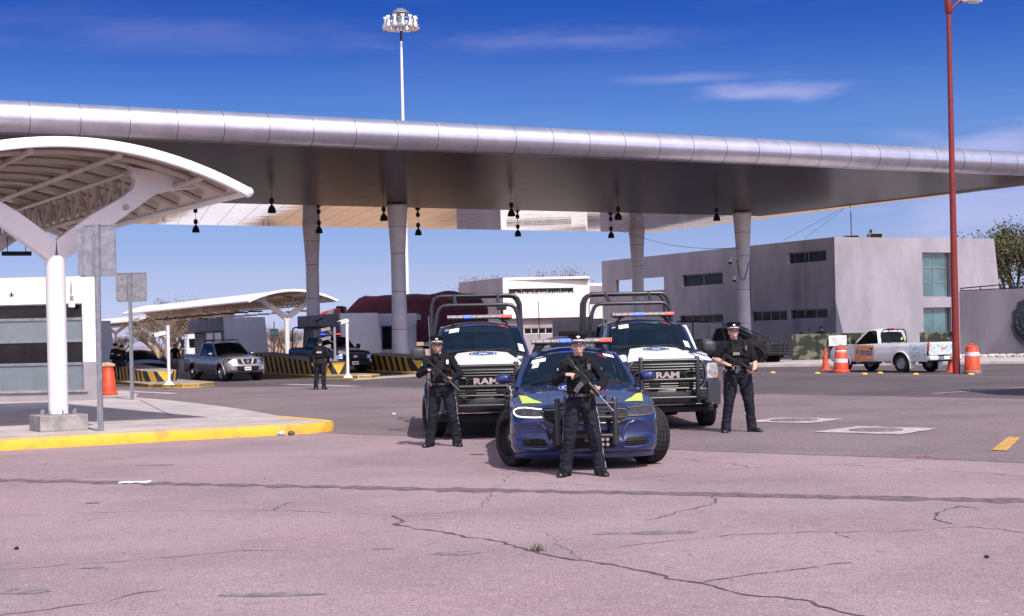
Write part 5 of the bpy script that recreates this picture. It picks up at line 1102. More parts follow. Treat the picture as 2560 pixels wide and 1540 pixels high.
c = Car(CH, L=5.04, W0=.925, r=.372, yw1=.95, yw2=4.0, ra=.42, sill=.22, D=.49, n=2.35, paint='navy', steer=R(27), tw=.25, off=-.015,
    nose=[(0, .13), (.07, .04), (.22, .0), (.38, .05), (.55, .05), (.68, .02), (.80, .07), (.92, .14), (1, .24)], Wy=[(0, .925), (.5, .925), (.95, .955), (1.5, .93), (3.2, .935), (4, .955), (5.04, .86)],
    zs=[(0, .70), (.3, .755), (.55, .80), (.95, .865), (1.5, .905), (2, .94), (3.5, .985), (4.3, 1.02), (5.04, .98)], crown=[(0, .09), (.25, .085), (.6, .09), (1.2, .11), (1.8, .125), (5, .1)],
    yA0=1.98, bw=.26, yA1=2.72, bt=.10, wb=.795, xr=.60, zr=1.365, rc=.10, yR1=3.55, yR0=4.45, cpil=.80, rearcrown=.08, glass='glass')
c.shell(); c.cabin(split=(.42,)); sedan_front(c); c.mirrors(z=1.09, sz=(.105, .08, .068), y=2.15, arm=.02); c.wipers(); c.doors([(2.05, 3.1), (3.12, 3.85)])
bullbar(c, .345, .34, .885, -.10, (.44, .66, .83))
lightbar(c, 2.98, 1.545, 1.14, blue=(.34, .52), roofz=1.43)
c.emblem(1.05, .28)
MB().tube(c.fpts([(-.80, .800), (-.62, .792), (-.45, .775), (-.2, .768), (0, .766), (.2, .768), (.45, .775), (.62, .792), (.80, .800)], .002), .0045, 5).build('bonnet_front_gap', 'seam', CH)
MB().tube(c.fpts([(x/10, .545) for x in range(-9, 10)], .0), .003, 4).build('bumper_seam', 'seam', CH)
for s in (-1, 1): c.hpatch('lime_triangle', [(.37, s*.52, s*.51), (.50, s*.755, s*.565), (1.12, s*.80, s*.795)], .005, 'lime', 6)
c.sticker(-.90, -.60, .68, .82); c.sticker(-.85, -.72, .50, .66); c.sticker(-.85, -.68, .86, .91, 'clearled'); c.sticker(.68, .92, .86, .97)
m_ = MB()
for s in (-1, 1):
    for k in range(2):
        for j in range(2): m_.lathe([(.026, 0), (.02, -.01)], (s*.20+k*.06*s, -.02, .33+j*.06), 8, 'Y')
m_.build('grille_lights', 'chrome', CH)
MB().tube([(-.45, 3.1, 1.44), (-.45, 3.12, 2.15)], .006, 4).tube([(.30, 3.5, 1.44), (.30, 3.52, 2.15)], .006, 4).build('radio_antenna', 'dark', CH)
# ---------------------------------------------------------------- patrol pickups
def truck_front(c, white=None):
    c.patch('grille', [(.72, -.54, .54), (.80, -.61, .61), (1.10, -.64, .64), (1.17, -.61, .61)], .008, 'dark', 16)
    g = MB()
    for z, w in ((.755, .54), (.80, .58), (.845, .61), (1.04, .62), (1.085, .62), (1.13, .61)): g.tube(c.fpts([(lerp(-w, w, i/16), z) for i in range(17)], .018), .010, 6)
    g.build('grille_bars', 'surround', c.t)
    g = MB(); 
    for s in (-1, 1):
        g.tube(c.fpts([(s*.34, .885), (s*.53, .885), (s*.60, .94), (s*.53, .999), (s*.34, .999), (s*.29, .94)], .03), .016, 6, closed=True)
    g.build('grille_side_frames', 'darkchrome', c.t); MB().tube(c.fpts([(lerp(-.59, .59, i/16), .715) for i in range(17)]+[(.65, .80), (.675, .95), (.66, 1.10), (.61, 1.175)]+[(lerp(.57, -.57, i/16), 1.18) for i in range(17)]+[(-.66, 1.10), (-.675, .95), (-.65, .80)], .016), .024, 8, closed=True).build('grille_surround', 'surround', c.t)
    text('RAM', .135, 'chrome', c.t, Matrix.Translation((0, c.FY(0, .94)-.03, .945)) @ FRONT, 'badge', ext=.008, bold=.006, sx=1.5)
    for s in (-1, 1):
        h = c.patch('headlight', [(.88, s*.685, s*.885), (.92, s*.68, s*.915), (1.10, s*.70, s*.92), (1.14, s*.73, s*.90)], .012, 'bowl', 8)
        m_ = MB()
        for q, z in ((.77, .99), (.85, .99), (.80, 1.08)): p = c.fpts([(s*q, z)], .02)[0]; m_.lathe([(.035, -.012), (.02, .0), (.008, 0)], p, 12, 'Y')
        m_.build('bulb_reflector', 'clearled', h); c.patch('turn_signal', [(.885, s*.84, s*.90), (.96, s*.86, s*.92)], .016, 'amber', 4, par=h)
        c.patch('headlight_cover', [(.875, s*.68, s*.89), (.92, s*.675, s*.92), (1.105, s*.695, s*.925), (1.145, s*.725, s*.905)], .032, 'lamp', 8)
        MB().box(*sorted((s*.60, s*.74)), -.10, -.02, .42, .50).build('fog_lamp', 'dark', c.t, bevel=.02)
    # steel bumper
    xs = [-.95+i*1.90/24 for i in range(25)]
    def by(x): return -.10+.34*abs(x/.95)**3.2
    MB().grid([[(x, by(x)+dy, z+.01*(1-abs(x))) for x in xs] for dy, z in ((.10, .70), (.01, .695), (-.02, .65), (-.02, .50), (.0, .44), (.10, .42))]).build('steel_bumper', 'black', c.t, smooth=35)
    MB().tube([(x, by(x)-.012, .445) for x in xs[2:-2]], .012, 6).tube([(x, by(x)-.016, .575) for x in xs[5:-5]], .007, 6).tube([(x, by(x)-.005, .70) for x in xs[2:-2]], .012, 6).build('bumper_trim', 'chrome', c.t)
    for s in (-1, 1):
        MB().grid([[(s*x, by(x)+dy-.012, z) for x in (.70, .76, .82, .88, .93, .965)] for dy, z in ((.05, .84), (.0, .82), (-.02, .60), (.0, .42))]).build('bumper_corner', 'corner', c.t, smooth=35)
    MB().box(-.80, .80, .02, .25, .30, .42).build('skid_panel', 'dark', c.t, bevel=.02)
M['surround'] = mat('satin_dark_trim', (.07, .07, .075), .4, metal=.6)
M['corner'] = mat('grey_bumper_plastic', (.045, .045, .052), .5, var=.12)
def patrol_truck(label, loc_, rz, paint='navydark', blue=(.36, .5), red=(.86, 1.), wedge=False, mesh=False, police=True, front='ram', group=None, glass='glass', steer=0):
    t = thing('patrol_pickup' if police else 'pickup_truck', label, 'police pickup' if police else 'pickup', loc_, rz, group)
    c = Car(t, L=5.82, W0=.965, r=.405, yw1=1.02, yw2=4.62, ra=.475, sill=.44, D=.55, n=3.8, paint=paint, tw=.27, flare=.03, rim='steel', steer=steer, off=.0,
        sh=[(0, .96), (.1, .985), (.45, 1), (.8, .995), (.93, .975), (1, .94)], nose=[(0, .04), (.4, .0), (.8, .015), (.92, .04), (1, .12)], Wy=[(0, .965), (1, .985), (1.6, .97), (5.82, .97)],
        zs=[(0, 1.09), (.3, 1.15), (.8, 1.21), (1.6, 1.265), (2.2, 1.27), (3.9, 1.28), (4.1, 1.34), (5.82, 1.36)], crown=[(0, .09), (.5, .10), (1.1, .14), (1.7, .17), (5, .1)],
        yA0=1.72, bw=.22, yA1=2.50, bt=.10, wb=.805, xr=.68, zr=1.83, rc=.09, yR1=3.92, yR0=4.05, cpil=0, glass=glass)
    c.shell(); c.cabin(split=(.50,), pickup=True, mesh=mesh); c.mirrors(z=1.40, sz=(.13, .07, .12), m='corner', y=2.0, arm=.08); c.wipers(); c.doors([(1.78, 2.95), (2.98, 3.95)])
    if front == 'ram': truck_front(c)
    return t, c
def finish_truck(c, t, blue, red, wedge, cages, camera=False):
    bullbar(c, .485, .46, 1.25, -.20, (.56, .87, 1.20), .04, lamps=(.25, .79)) ; lightbar(c, 2.72, 2.00, 1.18, blue, red, roofz=1.90)
    c.hpatch('white_hood_panel', [(.16, -.66, .66), (.55, -.60, .60), (1.1, -.50, .50), (1.48, -.43, .43)], .005, 'decalwhite')
    c.emblem(1.17, .245)
    if wedge:
        for s in (-1, 1): c.hpatch('white_fender_panel', [(.24, s*.66, s*.80), (.45, s*.63, s*.87), (.80, s*.60, s*.88), (.98, s*.62, s*.74)], .005, 'decalwhite', 6)
    cage(c, cages, 1.36)
    MB().tube([(-.90, 1.35, 1.22), (-.92, 1.36, 2.05)], .006, 4).build('radio_antenna', 'steel', t)
    if camera:
        m_ = MB().tube([(.42, 2.9, 1.93), (.42, 2.9, 2.16)], .018, 6).box(.32, .50, 2.78, 2.98, 2.16, 2.23); cm = m_.build('roof_camera', 'dark', t, bevel=.006)
PG = 'navy patrol pickups with roll cages behind the sedan'
t, c = patrol_truck('left navy patrol pickup with roll cage, white bonnet and a sticker at its windscreen corner', (-.44, 23.2, 0), R(3.0), group=PG, mesh=True, steer=R(14))
c.paint = 'navydark'; finish_truck(c, t, (.26, .38), (.83, 1.), False, [(4.18, 2.29, .70, .86, 1.36), (4.9, 2.49, .80, .90, 1.36), (5.55, 2.49, .80, .90, 1.36)], True)
c.sticker(-.80, -.55, .74, .90); c.sticker(-.92, -.82, .86, .92, 'clearled'); c.sticker(.83, .95, .12, .34)
t, c = patrol_truck('right navy patrol pickup with three hoop roll cage and white fender panels', (2.66, 24.5, 0), R(3.4), group=PG)
finish_truck(c, t, (.36, .5), (.86, 1.), True, [(4.18, 2.29, .72, .88, 1.36), (4.8, 2.50, .80, .92, 1.36), (5.35, 2.50, .80, .92, 1.36)])
c.sticker(-.74, -.48, .76, .92); c.sticker(-.92, -.82, .84, .90, 'clearled'); c.sticker(.80, .93, .10, .30)
MB().grid([[(x, 3.3, 1.38+z) for x in (-.14, .14)] for z in (0, .14)]).build('seat_label', 'dark', t)
# white pickup parked behind the right patrol pickup, seen beside its mirror
t, c = patrol_truck('white pickup mostly hidden behind the right patrol pickup, only its corner showing', (3.42, 31.2, 0), R(0), 'whitepaint', police=False, front='none')
for s in (-1, 1):
    h = c.patch('headlight', [(.90, s*.72, s*.93), (.95, s*.70, s*.955), (1.12, s*.76, s*.95)], .012, 'chrome', 8); c.patch('headlight_cover', [(.90, s*.72, s*.93), (.95, s*.70, s*.955), (1.12, s*.76, s*.95)], .03, 'lamp', 8)
c.patch('grille', [(.72, -.62, .62), (1.1, -.66, .66)], .008, 'dark', 8)
# black police pickup with camera tower, at the lane
t = thing('patrol_pickup', 'black police pickup lettered POLICIA in the toll lane behind the striped barrier', 'police pickup', (0, 0, 0))
rzv = math.atan2(.439, .898)
c = Car(t, L=5.9, W0=1.0, r=.40, yw1=.95, yw2=4.6, ra=.47, sill=.46, D=.5, n=3.8, paint='blackpaint', tw=.26, rim='steel', sh=[(0, .96), (.1, .985), (.45, 1), (.8, .99), (1, .94)], nose=[(0, .03), (.5, 0), (.85, .03), (1, .12)], Wy=[(0, 1), (5.9, 1)],
    zs=[(0, 1.08), (.5, 1.16), (1.6, 1.24), (3.9, 1.27), (5.9, 1.34)], crown=[(0, .1), (1.1, .13), (1.7, .15), (5, .1)], yA0=1.72, bw=.2, yA1=2.45, bt=.1, wb=.83, xr=.70, zr=1.83, rc=.09, yR1=3.9, yR0=4.05, cpil=0, glass='darkglass')
c.shell(); c.cabin(split=(.5,), pickup=True, seats=False); c.mirrors(z=1.40, sz=(.11, .07, .12), m='dark', y=2.0, arm=.10); c.doors([(1.78, 2.95), (2.98, 3.95)])
c.patch('grille', [(.66, -.58, .58), (1.12, -.64, .64)], .01, 'dark', 10); g = MB()
for z in (.74, .86, .98): g.tube(c.fpts([(lerp(-.58, .58, i/10), z) for i in range(11)], .022), .016, 6)
g.build('grille_bars', 'darkchrome', t); MB(Matrix.Translation((0, c.FY(0, .90)-.035, .90)) @ Matrix.Diagonal((1.9, 1, 1, 1))).lathe([(.062, 0), (.062, -.012)], n=20, axis='Y').build('badge', 'chrome', t)
for s in (-1, 1): h = c.patch('headlight', [(.80, s*.68, s*.93), (.88, s*.67, s*.95), (1.08, s*.70, s*.94)], .014, 'chrome', 8)
MB().box(-.92, .92, -.10, .15, .46, .64).build('steel_bumper', 'dark', t, bevel=.03); plate(c, -.05, .58, -.11, .36, .17); plate(c, .84, .68, .02, .12, .12)
c.hpatch('grey_hood_panel', [(.3, -.5, .5), (1.4, -.42, .42)], .005, 'silver'); lightbar(c, 2.9, 1.98, 1.1, (.0, .2), (.8, 1.), roofz=1.9)
for s, T in ((1, SIDEP), (-1, Matrix(((0, 0, -1, 0), (-1, 0, 0, 0), (0, 1, 0, 0), (0, 0, 0, 1))))): text('POLICIA', .24, 'decalwhite', t, Matrix.Translation((s*1.02, 3.0, .86)) @ T, 'side_lettering', sx=1.1)
text('POLICIA', .17, 'decalwhite', t, Matrix.Translation((.15, 2.32, 1.76)) @ Matrix.Rotation(R(32), 4, 'X') @ Matrix.Translation((0, 0, .02)), 'windscreen_lettering')
cage(c, [(4.2, 2.42, .74, .88, 1.34), (5.6, 2.42, .80, .90, 1.34)], 1.3); m_ = MB().tube([(0, 4.4, 2.4), (0, 4.4, 2.75)], .03, 6).bar((-.0, 4.4, 2.75), (.02, 3.8, 2.85), .05).bar((-.14, 4.6, 2.72), (.14, 4.2, 2.78), .04); m_.build('roof_gun_mount', 'dark', t)
t.rotation_euler.z = R(32); wp = Vector((-7.45, 70.9)); o = Matrix.Rotation(R(32), 2) @ Vector((.87, .95)); t.location = (wp.x-o.x, wp.y-o.y, 0)
# grey pickup with roof rack
t = thing('pickup_truck', 'dark silver crew cab pickup with roof rack leaving the toll lane', 'pickup', (0, 0, 0), R(34))
c = Car(t, L=5.22, W0=.925, r=.375, yw1=.92, yw2=4.12, ra=.44, sill=.40, D=.55, n=3.2, paint='silver', tw=.25, rim='alloy', flare=.04, sh=[(0, .95), (.12, .985), (.45, 1), (.8, .985), (1, .92)], nose=[(0, .14), (.15, .02), (.45, 0), (.6, .07), (.9, .12), (1, .2)], Wy=[(0, .925), (.95, .95), (1.5, .90), (3.5, .90), (4.1, .95), (5.22, .92)],
    zs=[(0, .98), (.5, 1.02), (1.5, 1.09), (3.6, 1.14), (3.8, 1.2), (5.22, 1.22)], crown=[(0, .05), (.4, .07), (1.5, .13), (5, .1)], yA0=1.62, bw=.2, yA1=2.38, bt=.1, wb=.78, xr=.62, zr=1.66, rc=.07, yR1=3.55, yR0=3.68, cpil=0, glass='darkglass')
c.flare = .034; c.shell(); c.cabin(split=(.52,), pickup=True); c.mirrors(z=1.22, sz=(.10, .07, .075), m='chrome', y=1.85, arm=.06); c.doors([(1.66, 2.62), (2.65, 3.6)], hm='chrome'); c.wipers()
c.patch('grille', [(.76, -.36, .36), (.80, -.44, .44), (.98, -.46, .46)], .008, 'dark', 10)
for s in (-1, 1):
    MB().tube(c.fpts([(s*.17, .76), (s*.23, .86), (s*.27, .985)], .02), .034, 6).build('grille_strut', 'whitemetal', t)
    h = c.patch('headlight', [(.76, s*.49, s*.74), (.82, s*.48, s*.86), (.96, s*.50, s*.90), (1.0, s*.52, s*.85)], .012, 'chrome', 8); c.patch('headlight_cover', [(.755, s*.485, s*.745), (.82, s*.475, s*.865), (.96, s*.495, s*.905), (1.005, s*.52, s*.855)], .03, 'lamp', 8)
    p = c.fpts([(s*.70, .58)], .01)[0]; MB().lathe([(.075, -.01), (.06, 0), (.05, -.006)], p, 14, 'Y').build('fog_lamp', 'chrome', t)
c.patch('lower_grille', [(.45, -.42, .42), (.52, -.50, .50), (.66, -.52, .52)], .01, 'dark', 10); MB().lathe([(.062, 0), (.062, -.012), (.045, -.012), (.045, 0)], (0, c.FY(0, .88)-.03, .88), 18, 'Y').build('badge', 'chrome', t); plate(c, -.02, .56)
rk = MB(); 
for s in (-1, 1): rk.tube([(s*.60, 2.45, 1.74), (s*.60, 2.6, 1.83), (s*.60, 3.4, 1.83), (s*.60, 3.55, 1.74)], .024, 6)
rk.bar((-.6, 2.65, 1.83), (.6, 2.65, 1.83), .05).bar((-.6, 3.35, 1.83), (.6, 3.35, 1.83), .05).bar((-.62, 2.5, 1.80), (-.58, 3.5, 1.80), .04); rk.build('roof_rack', 'dark', t); MB().box(-.02, .02, -.025, .0, .0, .0).build('hook', 'dark', t) if 0 else None
p0 = G(558, 954); o = Matrix.Rotation(R(34), 2) @ Vector((-.80, .92)); t.location = (p0.x-o.x, p0.y-o.y, 0)
# black sedan
t = thing('sedan', 'black sedan stopped beside the two officers behind the short striped barrier', 'car', (-17.05, 67.2, 0), rzv)
c = Car(t, L=4.8, W0=.91, r=.33, yw1=.92, yw2=3.7, ra=.37, sill=.22, D=.5, n=2.8, paint='blackpaint', nose=[(0, .1), (.2, .0), (.6, .03), (.85, .12), (1, .25)], Wy=[(0, .91), (3.5, .91), (4.8, .84)], zs=[(0, .68), (.5, .78), (1.5, .88), (3.5, .97), (4.8, .98)], crown=[(0, .07), (1.5, .12), (5, .1)],
    yA0=1.85, bw=.25, yA1=2.6, bt=.1, wb=.76, xr=.57, zr=1.34, rc=.09, yR1=3.4, yR0=4.2, cpil=.82, rearcrown=.07, glass='darkglass', rim='alloy')
c.shell(); c.cabin(split=(.45,)); c.mirrors(z=1.04); c.doors([(1.95, 2.9), (2.92, 3.6)])
for s in (-1, 1): h = c.patch('headlight', [(.62, s*.42, s*.78), (.68, s*.46, s*.86), (.72, s*.60, s*.84)], .01, 'chrome', 8)
c.patch('grille', [(.30, -.5, .5), (.50, -.56, .56)], .008, 'dark', 8); MB().tube(c.fpts([(lerp(-.42, .42, i/8), .66-.03*math.cos((i-4)*.4)) for i in range(9)], .012), .012, 6).build('grille_trim', 'chrome', t); MB(Matrix.Translation((0, c.FY(0, .64)-.02, .64)) @ Matrix.Diagonal((1.4, 1, 1, 1))).lathe([(.05, 0), (.05, -.01), (.035, -.01)], n=16, axis='Y').build('badge', 'chrome', t); plate(c, 0, .54)
# dark roof behind the sedan's light bar
t = thing('sedan', 'dark blue car roof seen behind the patrol sedan light bar', 'car', (1.42, 35.5, 0), R(2))
c = Car(t, L=4.7, W0=.92, r=.36, yw1=.92, yw2=3.6, ra=.40, sill=.25, D=.5, n=2.8, paint='navydark', nose=[(0, .1), (.2, .0), (.85, .12), (1, .25)], Wy=[(0, .92), (4.7, .86)], zs=[(0, .85), (1.5, 1.0), (4.7, 1.05)], crown=[(0, .07), (1.5, .12), (5, .1)],
    yA0=1.75, bw=.25, yA1=2.5, bt=.1, wb=.76, xr=.60, zr=1.50, rc=.11, yR1=3.6, yR0=4.2, cpil=.85, rearcrown=.07, glass='darkglass')
c.shell(); c.cabin(split=(.45,)); c.mirrors(z=1.15)
# dark military style pickup on the right
t = thing('military_pickup', 'matte black armoured pickup with roll cage behind the right officer', 'pickup', (0, 0, 0))
rm = math.atan2(-.80, .60)+math.pi
d_f = Vector((.80, -.60)); rm = math.atan2(d_f.x, -d_f.y)
c = Car(t, L=5.8, W0=.98, r=.42, yw1=.95, yw2=4.4, ra=.48, sill=.5, D=.5, n=3.6, paint='matteblack', tw=.28, sh=[(0, .96), (.1, .985), (.45, 1), (.8, .99), (1, .94)], nose=[(0, .03), (.5, 0), (.85, .03), (1, .12)], Wy=[(0, 1), (5.9, 1)],
    zs=[(0, 1.08), (.5, 1.16), (1.6, 1.22), (3.6, 1.25), (5.9, 1.32)], crown=[(0, .08), (1.1, .10), (1.7, .12), (5, .1)], yA0=1.7, bw=.2, yA1=2.5, bt=.1, wb=.83, xr=.70, zr=1.86, rc=.07, yR1=3.3, yR0=3.5, cpil=0, glass='darkglass', flare=.05)
c.shell(); c.cabin(split=(.55,), pickup=True, seats=False); c.mirrors(z=1.38, m='dark'); c.doors([(1.78, 2.9)])
bb = MB()
for z in (.62, .76, .90, 1.04, 1.18): bb.tube([(-.92, .20, z), (-.8, -.10, z), (.8, -.10, z), (.92, .20, z)], .03, 8)
for x in (-.5, 0, .5): bb.tube([(x, -.12, .5), (x, -.12, 1.24)], .035, 8)
bb.build('ram_bar', 'blackbar', t); cage(c, [(3.65, 2.2, .74, .86, 1.3), (5.5, 2.3, .78, .88, 1.3)], 1.3)
MB().tube([(.72, .9, 1.2), (.72, 2.6, 1.95), (-.72, 2.6, 1.95), (-.72, .9, 1.2)], .03, 8).build('roof_bar', 'blackbar', t)
t.rotation_euler.z = rm; cc = Matrix.Rotation(rm, 2) @ Vector((.0, 0)); t.location = (13.35, 70.4, 0)
# white service pickup
t = thing('service_pickup', 'white single cab pickup with orange door reading mas and blue patterned tail', 'pickup', (0, 0, 0))
rw = math.atan2(-.53, -.85); c = Car(t, L=5.25, W0=.89, r=.365, yw1=.92, yw2=3.97, ra=.42, sill=.42, D=.5, n=3.0, paint='whitepaint', tw=.24, rim='grey', sh=[(0, .95), (.12, .985), (.45, 1), (.8, .985), (1, .93)], nose=[(0, .12), (.2, .02), (.6, .03), (1, .2)], Wy=[(0, .88), (.95, .91), (1.5, .875), (3.4, .875), (4.0, .91), (5.25, .88)],
    zs=[(0, .95), (.5, 1.0), (1.5, 1.07), (2.6, 1.10), (2.8, 1.12), (5.25, 1.14)], crown=[(0, .05), (.5, .07), (1.5, .11), (5, .1)], yA0=1.5, bw=.2, yA1=2.12, bt=.08, wb=.77, xr=.63, zr=1.60, rc=.07, yR1=2.62, yR0=2.78, cpil=0, glass='darkglass')
c.flare = .028; c.shell(); c.cabin(split=(), pickup=True); c.mirrors(z=1.2, m='dark', sz=(.09, .06, .10), y=1.62, arm=.07)
c.doors([(1.58, 2.62)], m='whitepaint')
for s, T in ((1, SIDEP), (-1, Matrix(((0, 0, -1, 0), (-1, 0, 0, 0), (0, 1, 0, 0), (0, 0, 0, 1))))):
    c.spatch('door_decal', s, [(lerp(.47, 1.05, k/10), lerp(1.60, 1.63, k/10), 2.60) for k in range(11)], .013, 'decalorange')
    text('mas', .40, 'signblue', t, Matrix.Translation((s*(c.SX(2.2, .82)+.02), 2.24 if s > 0 else 1.98, .78)) @ T, 'door_lettering', bold=.008)
    MB().lathe([(.085, 0), (.085, s*.012)], (s*(c.SX(1.9, .82)+.014), 1.76 if s > 0 else 2.42, .80), 18, 'X').build('door_logo', 'teal', t); MB().bar((s*(c.SX(1.9, .82)+.030), 1.71, .77), (s*(c.SX(1.9, .82)+.030), 1.81, .84), .03, .008).build('logo_stripe', 'lime', t)
    c.spatch('blue_side_decal', s, [(lerp(.55, 1.08, k/8), lerp(4.50, 4.42, k/8), 5.18) for k in range(9)], .009, 'decalblue')
MB().box(-.78, .78, 5.256, 5.260, .70, 1.08).build('tailgate_decal', 'decalblue', c.tail, smooth=0); MB().box(-.10, .10, 5.26, 5.27, .86, .94).build('tailgate_badge', 'amber', c.tail, bevel=.01)
MB().box(-.40, .40, 5.20, 5.42, .46, .60).build('rear_step', 'steel', t, bevel=.02); 
for s in (-1, 1): MB().box(*sorted((s*.40, s*.86)), 5.20, 5.40, .46, .64).build('rear_bumper', 'whitepaint', t, bevel=.04)
b_ = MB().box(-.15, .15, 5.42, 5.43, .5, .62).build('number_plate', 'signwhite', t, smooth=0)
fr = MB(); y = 2.86
fr.tube([(-.68, y, 1.12), (-.64, y-.02, 1.55), (-.55, y-.02, 1.64), (.55, y-.02, 1.64), (.64, y-.02, 1.55), (.68, y, 1.12)], .022, 8); fr.tube([(-.2, y, 1.12), (-.2, y-.02, 1.64)], .016, 6).tube([(.28, y, 1.12), (.28, y-.02, 1.64)], .016, 6).tube([(-.68, y, 1.15), (.68, y, 1.15)], .02, 6); fr.build('cargo_guard', 'dark', t)
MB().box(-.18, .18, 2.66, 2.70, 1.655, 1.70).build('high_brake_light', 'redlens', t, bevel=.01)
MB().lathe([(.055, 0), (.055, .004)], (-.35, 2.90, 1.28), 14, 'Y').build('window_sticker', 'lime', t)
mb = MB().box(-.93, -.87, 1.5, 2.75, .32, .40).box(.87, .93, 1.5, 2.75, .32, .40); mb.build('side_step', 'dark', t)
for s in (-1, 1): MB().box(*sorted((s*.62, s*.90)), 4.42, 4.44, .16, .52).build('mud_flap', 'decalwhite', t)
t.rotation_euler.z = rw; o = Matrix.Rotation(rw, 2) @ Vector((.78, 3.97)); t.location = (14.72-o.x, 53.75-o.y, 0)
# ---------------------------------------------------------------- tarpaulin truck, red cab, white truck
t = thing('cargo_truck', 'truck trailer covered with a maroon tarpaulin behind the booths', 'truck', (-10.6, 90, 0))
xs = [i*9.1/22 for i in range(23)]; rows = []
q = random.Random(11)
for k, x in enumerate(xs):
    e = min(1, x/1.1, (9.1-x)/.7); h = 3.15+1.38*max(.12, e)**.6+.10*noise.noise(Vector((x*.8, 0, 0)))+(.18 if 5.5 < x < 7.5 else 0)*math.sin((x-5.5)*1.57)
    rows.append([(x, 0+.05*noise.noise(Vector((x*2, 1, 0))), 1.5), (x, -.05+.08*noise.noise(Vector((x*2.5, 2, 0))), 2.3), (x, .02+.10*noise.noise(Vector((x*2.5, 3, 0))), 3.0), (x, .12, h-.45), (x, .4, h-.1), (x, 1.3, h+.03), (x, 2.1, h-.1), (x, 2.45, h-.5), (x, 2.5, 1.5)])
mb = MB(); mb.grid(rows); mb.add(rows[0], [tuple(range(9))]); mb.add(rows[-1], [tuple(range(9))]); mb.build('tarpaulin', 'maroon', t, smooth=50)
mb = MB(); mb.box(0, 9.1, .1, 2.4, 1.05, 1.25); mb.build('trailer_bed', 'dark', t, smooth=0); 
mb = MB()
for i in range(10): mb.box(i*1.0, i*1.0+.5, .02, .06, 1.28, 1.75).box(i*1.0, i*1.0+.5, .02, .06, 1.85, 2.1)
mb.build('side_slats', 'whitemetal', t, smooth=0)
for x in (1.2, 2.3, 7.0, 8.1):
    w_ = MB().lathe([(.2, -.02), (.48, 0), (.52, .05), (.52, .25), (.48, .3), (.2, .3)], (x, .15, .52), 20, 'Y').build('wheel', 'rubber', t)
cb = thing('truck_cab', 'red truck cab with white flash in front of the maroon tarpaulin', 'truck', (-13.0, 90.4, 0))
prof = [(0, .7), (0, 2.6), (.35, 3.15), (1.0, 3.55), (1.7, 3.75), (2.2, 3.75), (2.2, .7)]
MB().prism([(x, 0, z) for x, z in prof], (0, 2.3, 0)).build('cab_body', 'redtruck', cb, bevel=.08, smooth=40); MB().prism([(1.05, -.01, 3.2), (1.5, -.01, 3.72), (1.75, -.01, 3.72), (1.5, -.01, 2.5)], (0, .02, 0)).build('white_flash', 'decalwhite', cb, smooth=0)
MB().box(1.85, 2.3, .1, 2.2, 1.2, 3.9).build('sleeper', 'dark', cb, bevel=.05); MB().box(.3, 1.3, -.012, 0, 1.9, 2.7).build('side_window', 'darkwin', cb)
for x in (.7, 1.9): MB().lathe([(.2, -.02), (.48, 0), (.52, .05), (.52, .3), (.2, .3)], (x, .02, .52), 20, 'Y').build('wheel', 'rubber', cb)
p = P(470, 872, 93); wt = thing('truck_cab', 'white truck cab with big mirror showing left of the grey booth', 'truck', (p.x, 93, 0), rzv)
MB().prism([(-.1, 0, .6), (-.1, 0, 1.5), (.05, .25, 2.1), (.25, .8, 2.35), (.25, 2, 2.35), (.25, 2.0, .6)], (2.0, 0, 0)).build('cab_body', 'whitepaint', wt, bevel=.06, smooth=40); MB().tube([(-.1, .1, 1.4), (-.35, 0, 1.4), (-.35, 0, 2.1), (0, .3, 2.1)], .03, 6).build('mirror_arm', 'whitepaint', wt); MB().box(-.45, -.25, -.05, .05, 1.45, 2.0).build('wing_mirror', 'dark', wt, bevel=.04)
MB().box(.1, 1.7, -.012, .3, 1.45, 2.05).build('windscreen', 'darkwin', wt); MB().lathe([(.2, 0), (.42, 0), (.45, .05), (.45, .25), (.2, .25)], (-.1, .9, .45), 18, 'X').build('wheel', 'rubber', wt)
# ================================================================ PEOPLE
def vv(*a): return Vector(a)
def hand(mb, w, f, n, s, q=1., point=False):
    f = f.normalized(); n = (n-f*n.dot(f)).normalized(); sd = f.cross(n)*s     # sd towards the thumb side
    ln = (.072, .080, .076, .062)
    for i in range(4):
        o = (.027-.018*i)*q; base = w+f*(.078-.004*abs(i-1))*q+sd*o; mb.caps_chain([w+f*.012*q+sd*o*.55, base], [.0155*q, .0125*q], 8)
        a = [0.1, .25, .35] if (point and i == 0) else [.75, 1.55, 2.2]; p = base; pts = [p]
        for k, sg in enumerate((.45, .32, .25)): d = f*math.cos(a[k])+n*math.sin(a[k]); p = p+d*ln[i]*sg*q*1.1; pts.append(p)
        mb.caps_chain(pts, [.0115*q, .0105*q, .0095*q, .0080*q], 8)
    t0 = w+f*.018*q+sd*.022*q; t1 = t0+(f*.6+sd*.55+n*.35).normalized()*.036*q; t2 = t1+(f*.75+n*.6-sd*.05).normalized()*.030*q; t3 = t2+(f*.6+n*.7-sd*.4).normalized()*.022*q
    mb.caps_chain([t0, t1, t2, t3], [.017*q, .013*q, .0115*q, .009*q], 8)
def superring(cx, cy, z, a, b, n=2.6, m=28, tilt=0):
    out = []
    for i in range(m):
        t = 2*math.pi*i/m; c_, s_ = math.cos(t), math.sin(t); x = a*abs(c_)**(2/n)*(1 if c_ > 0 else -1); y = b*abs(s_)**(2/n)*(1 if s_ > 0 else -1); out.append((cx+x, cy+y, z+tilt*y))
    return out
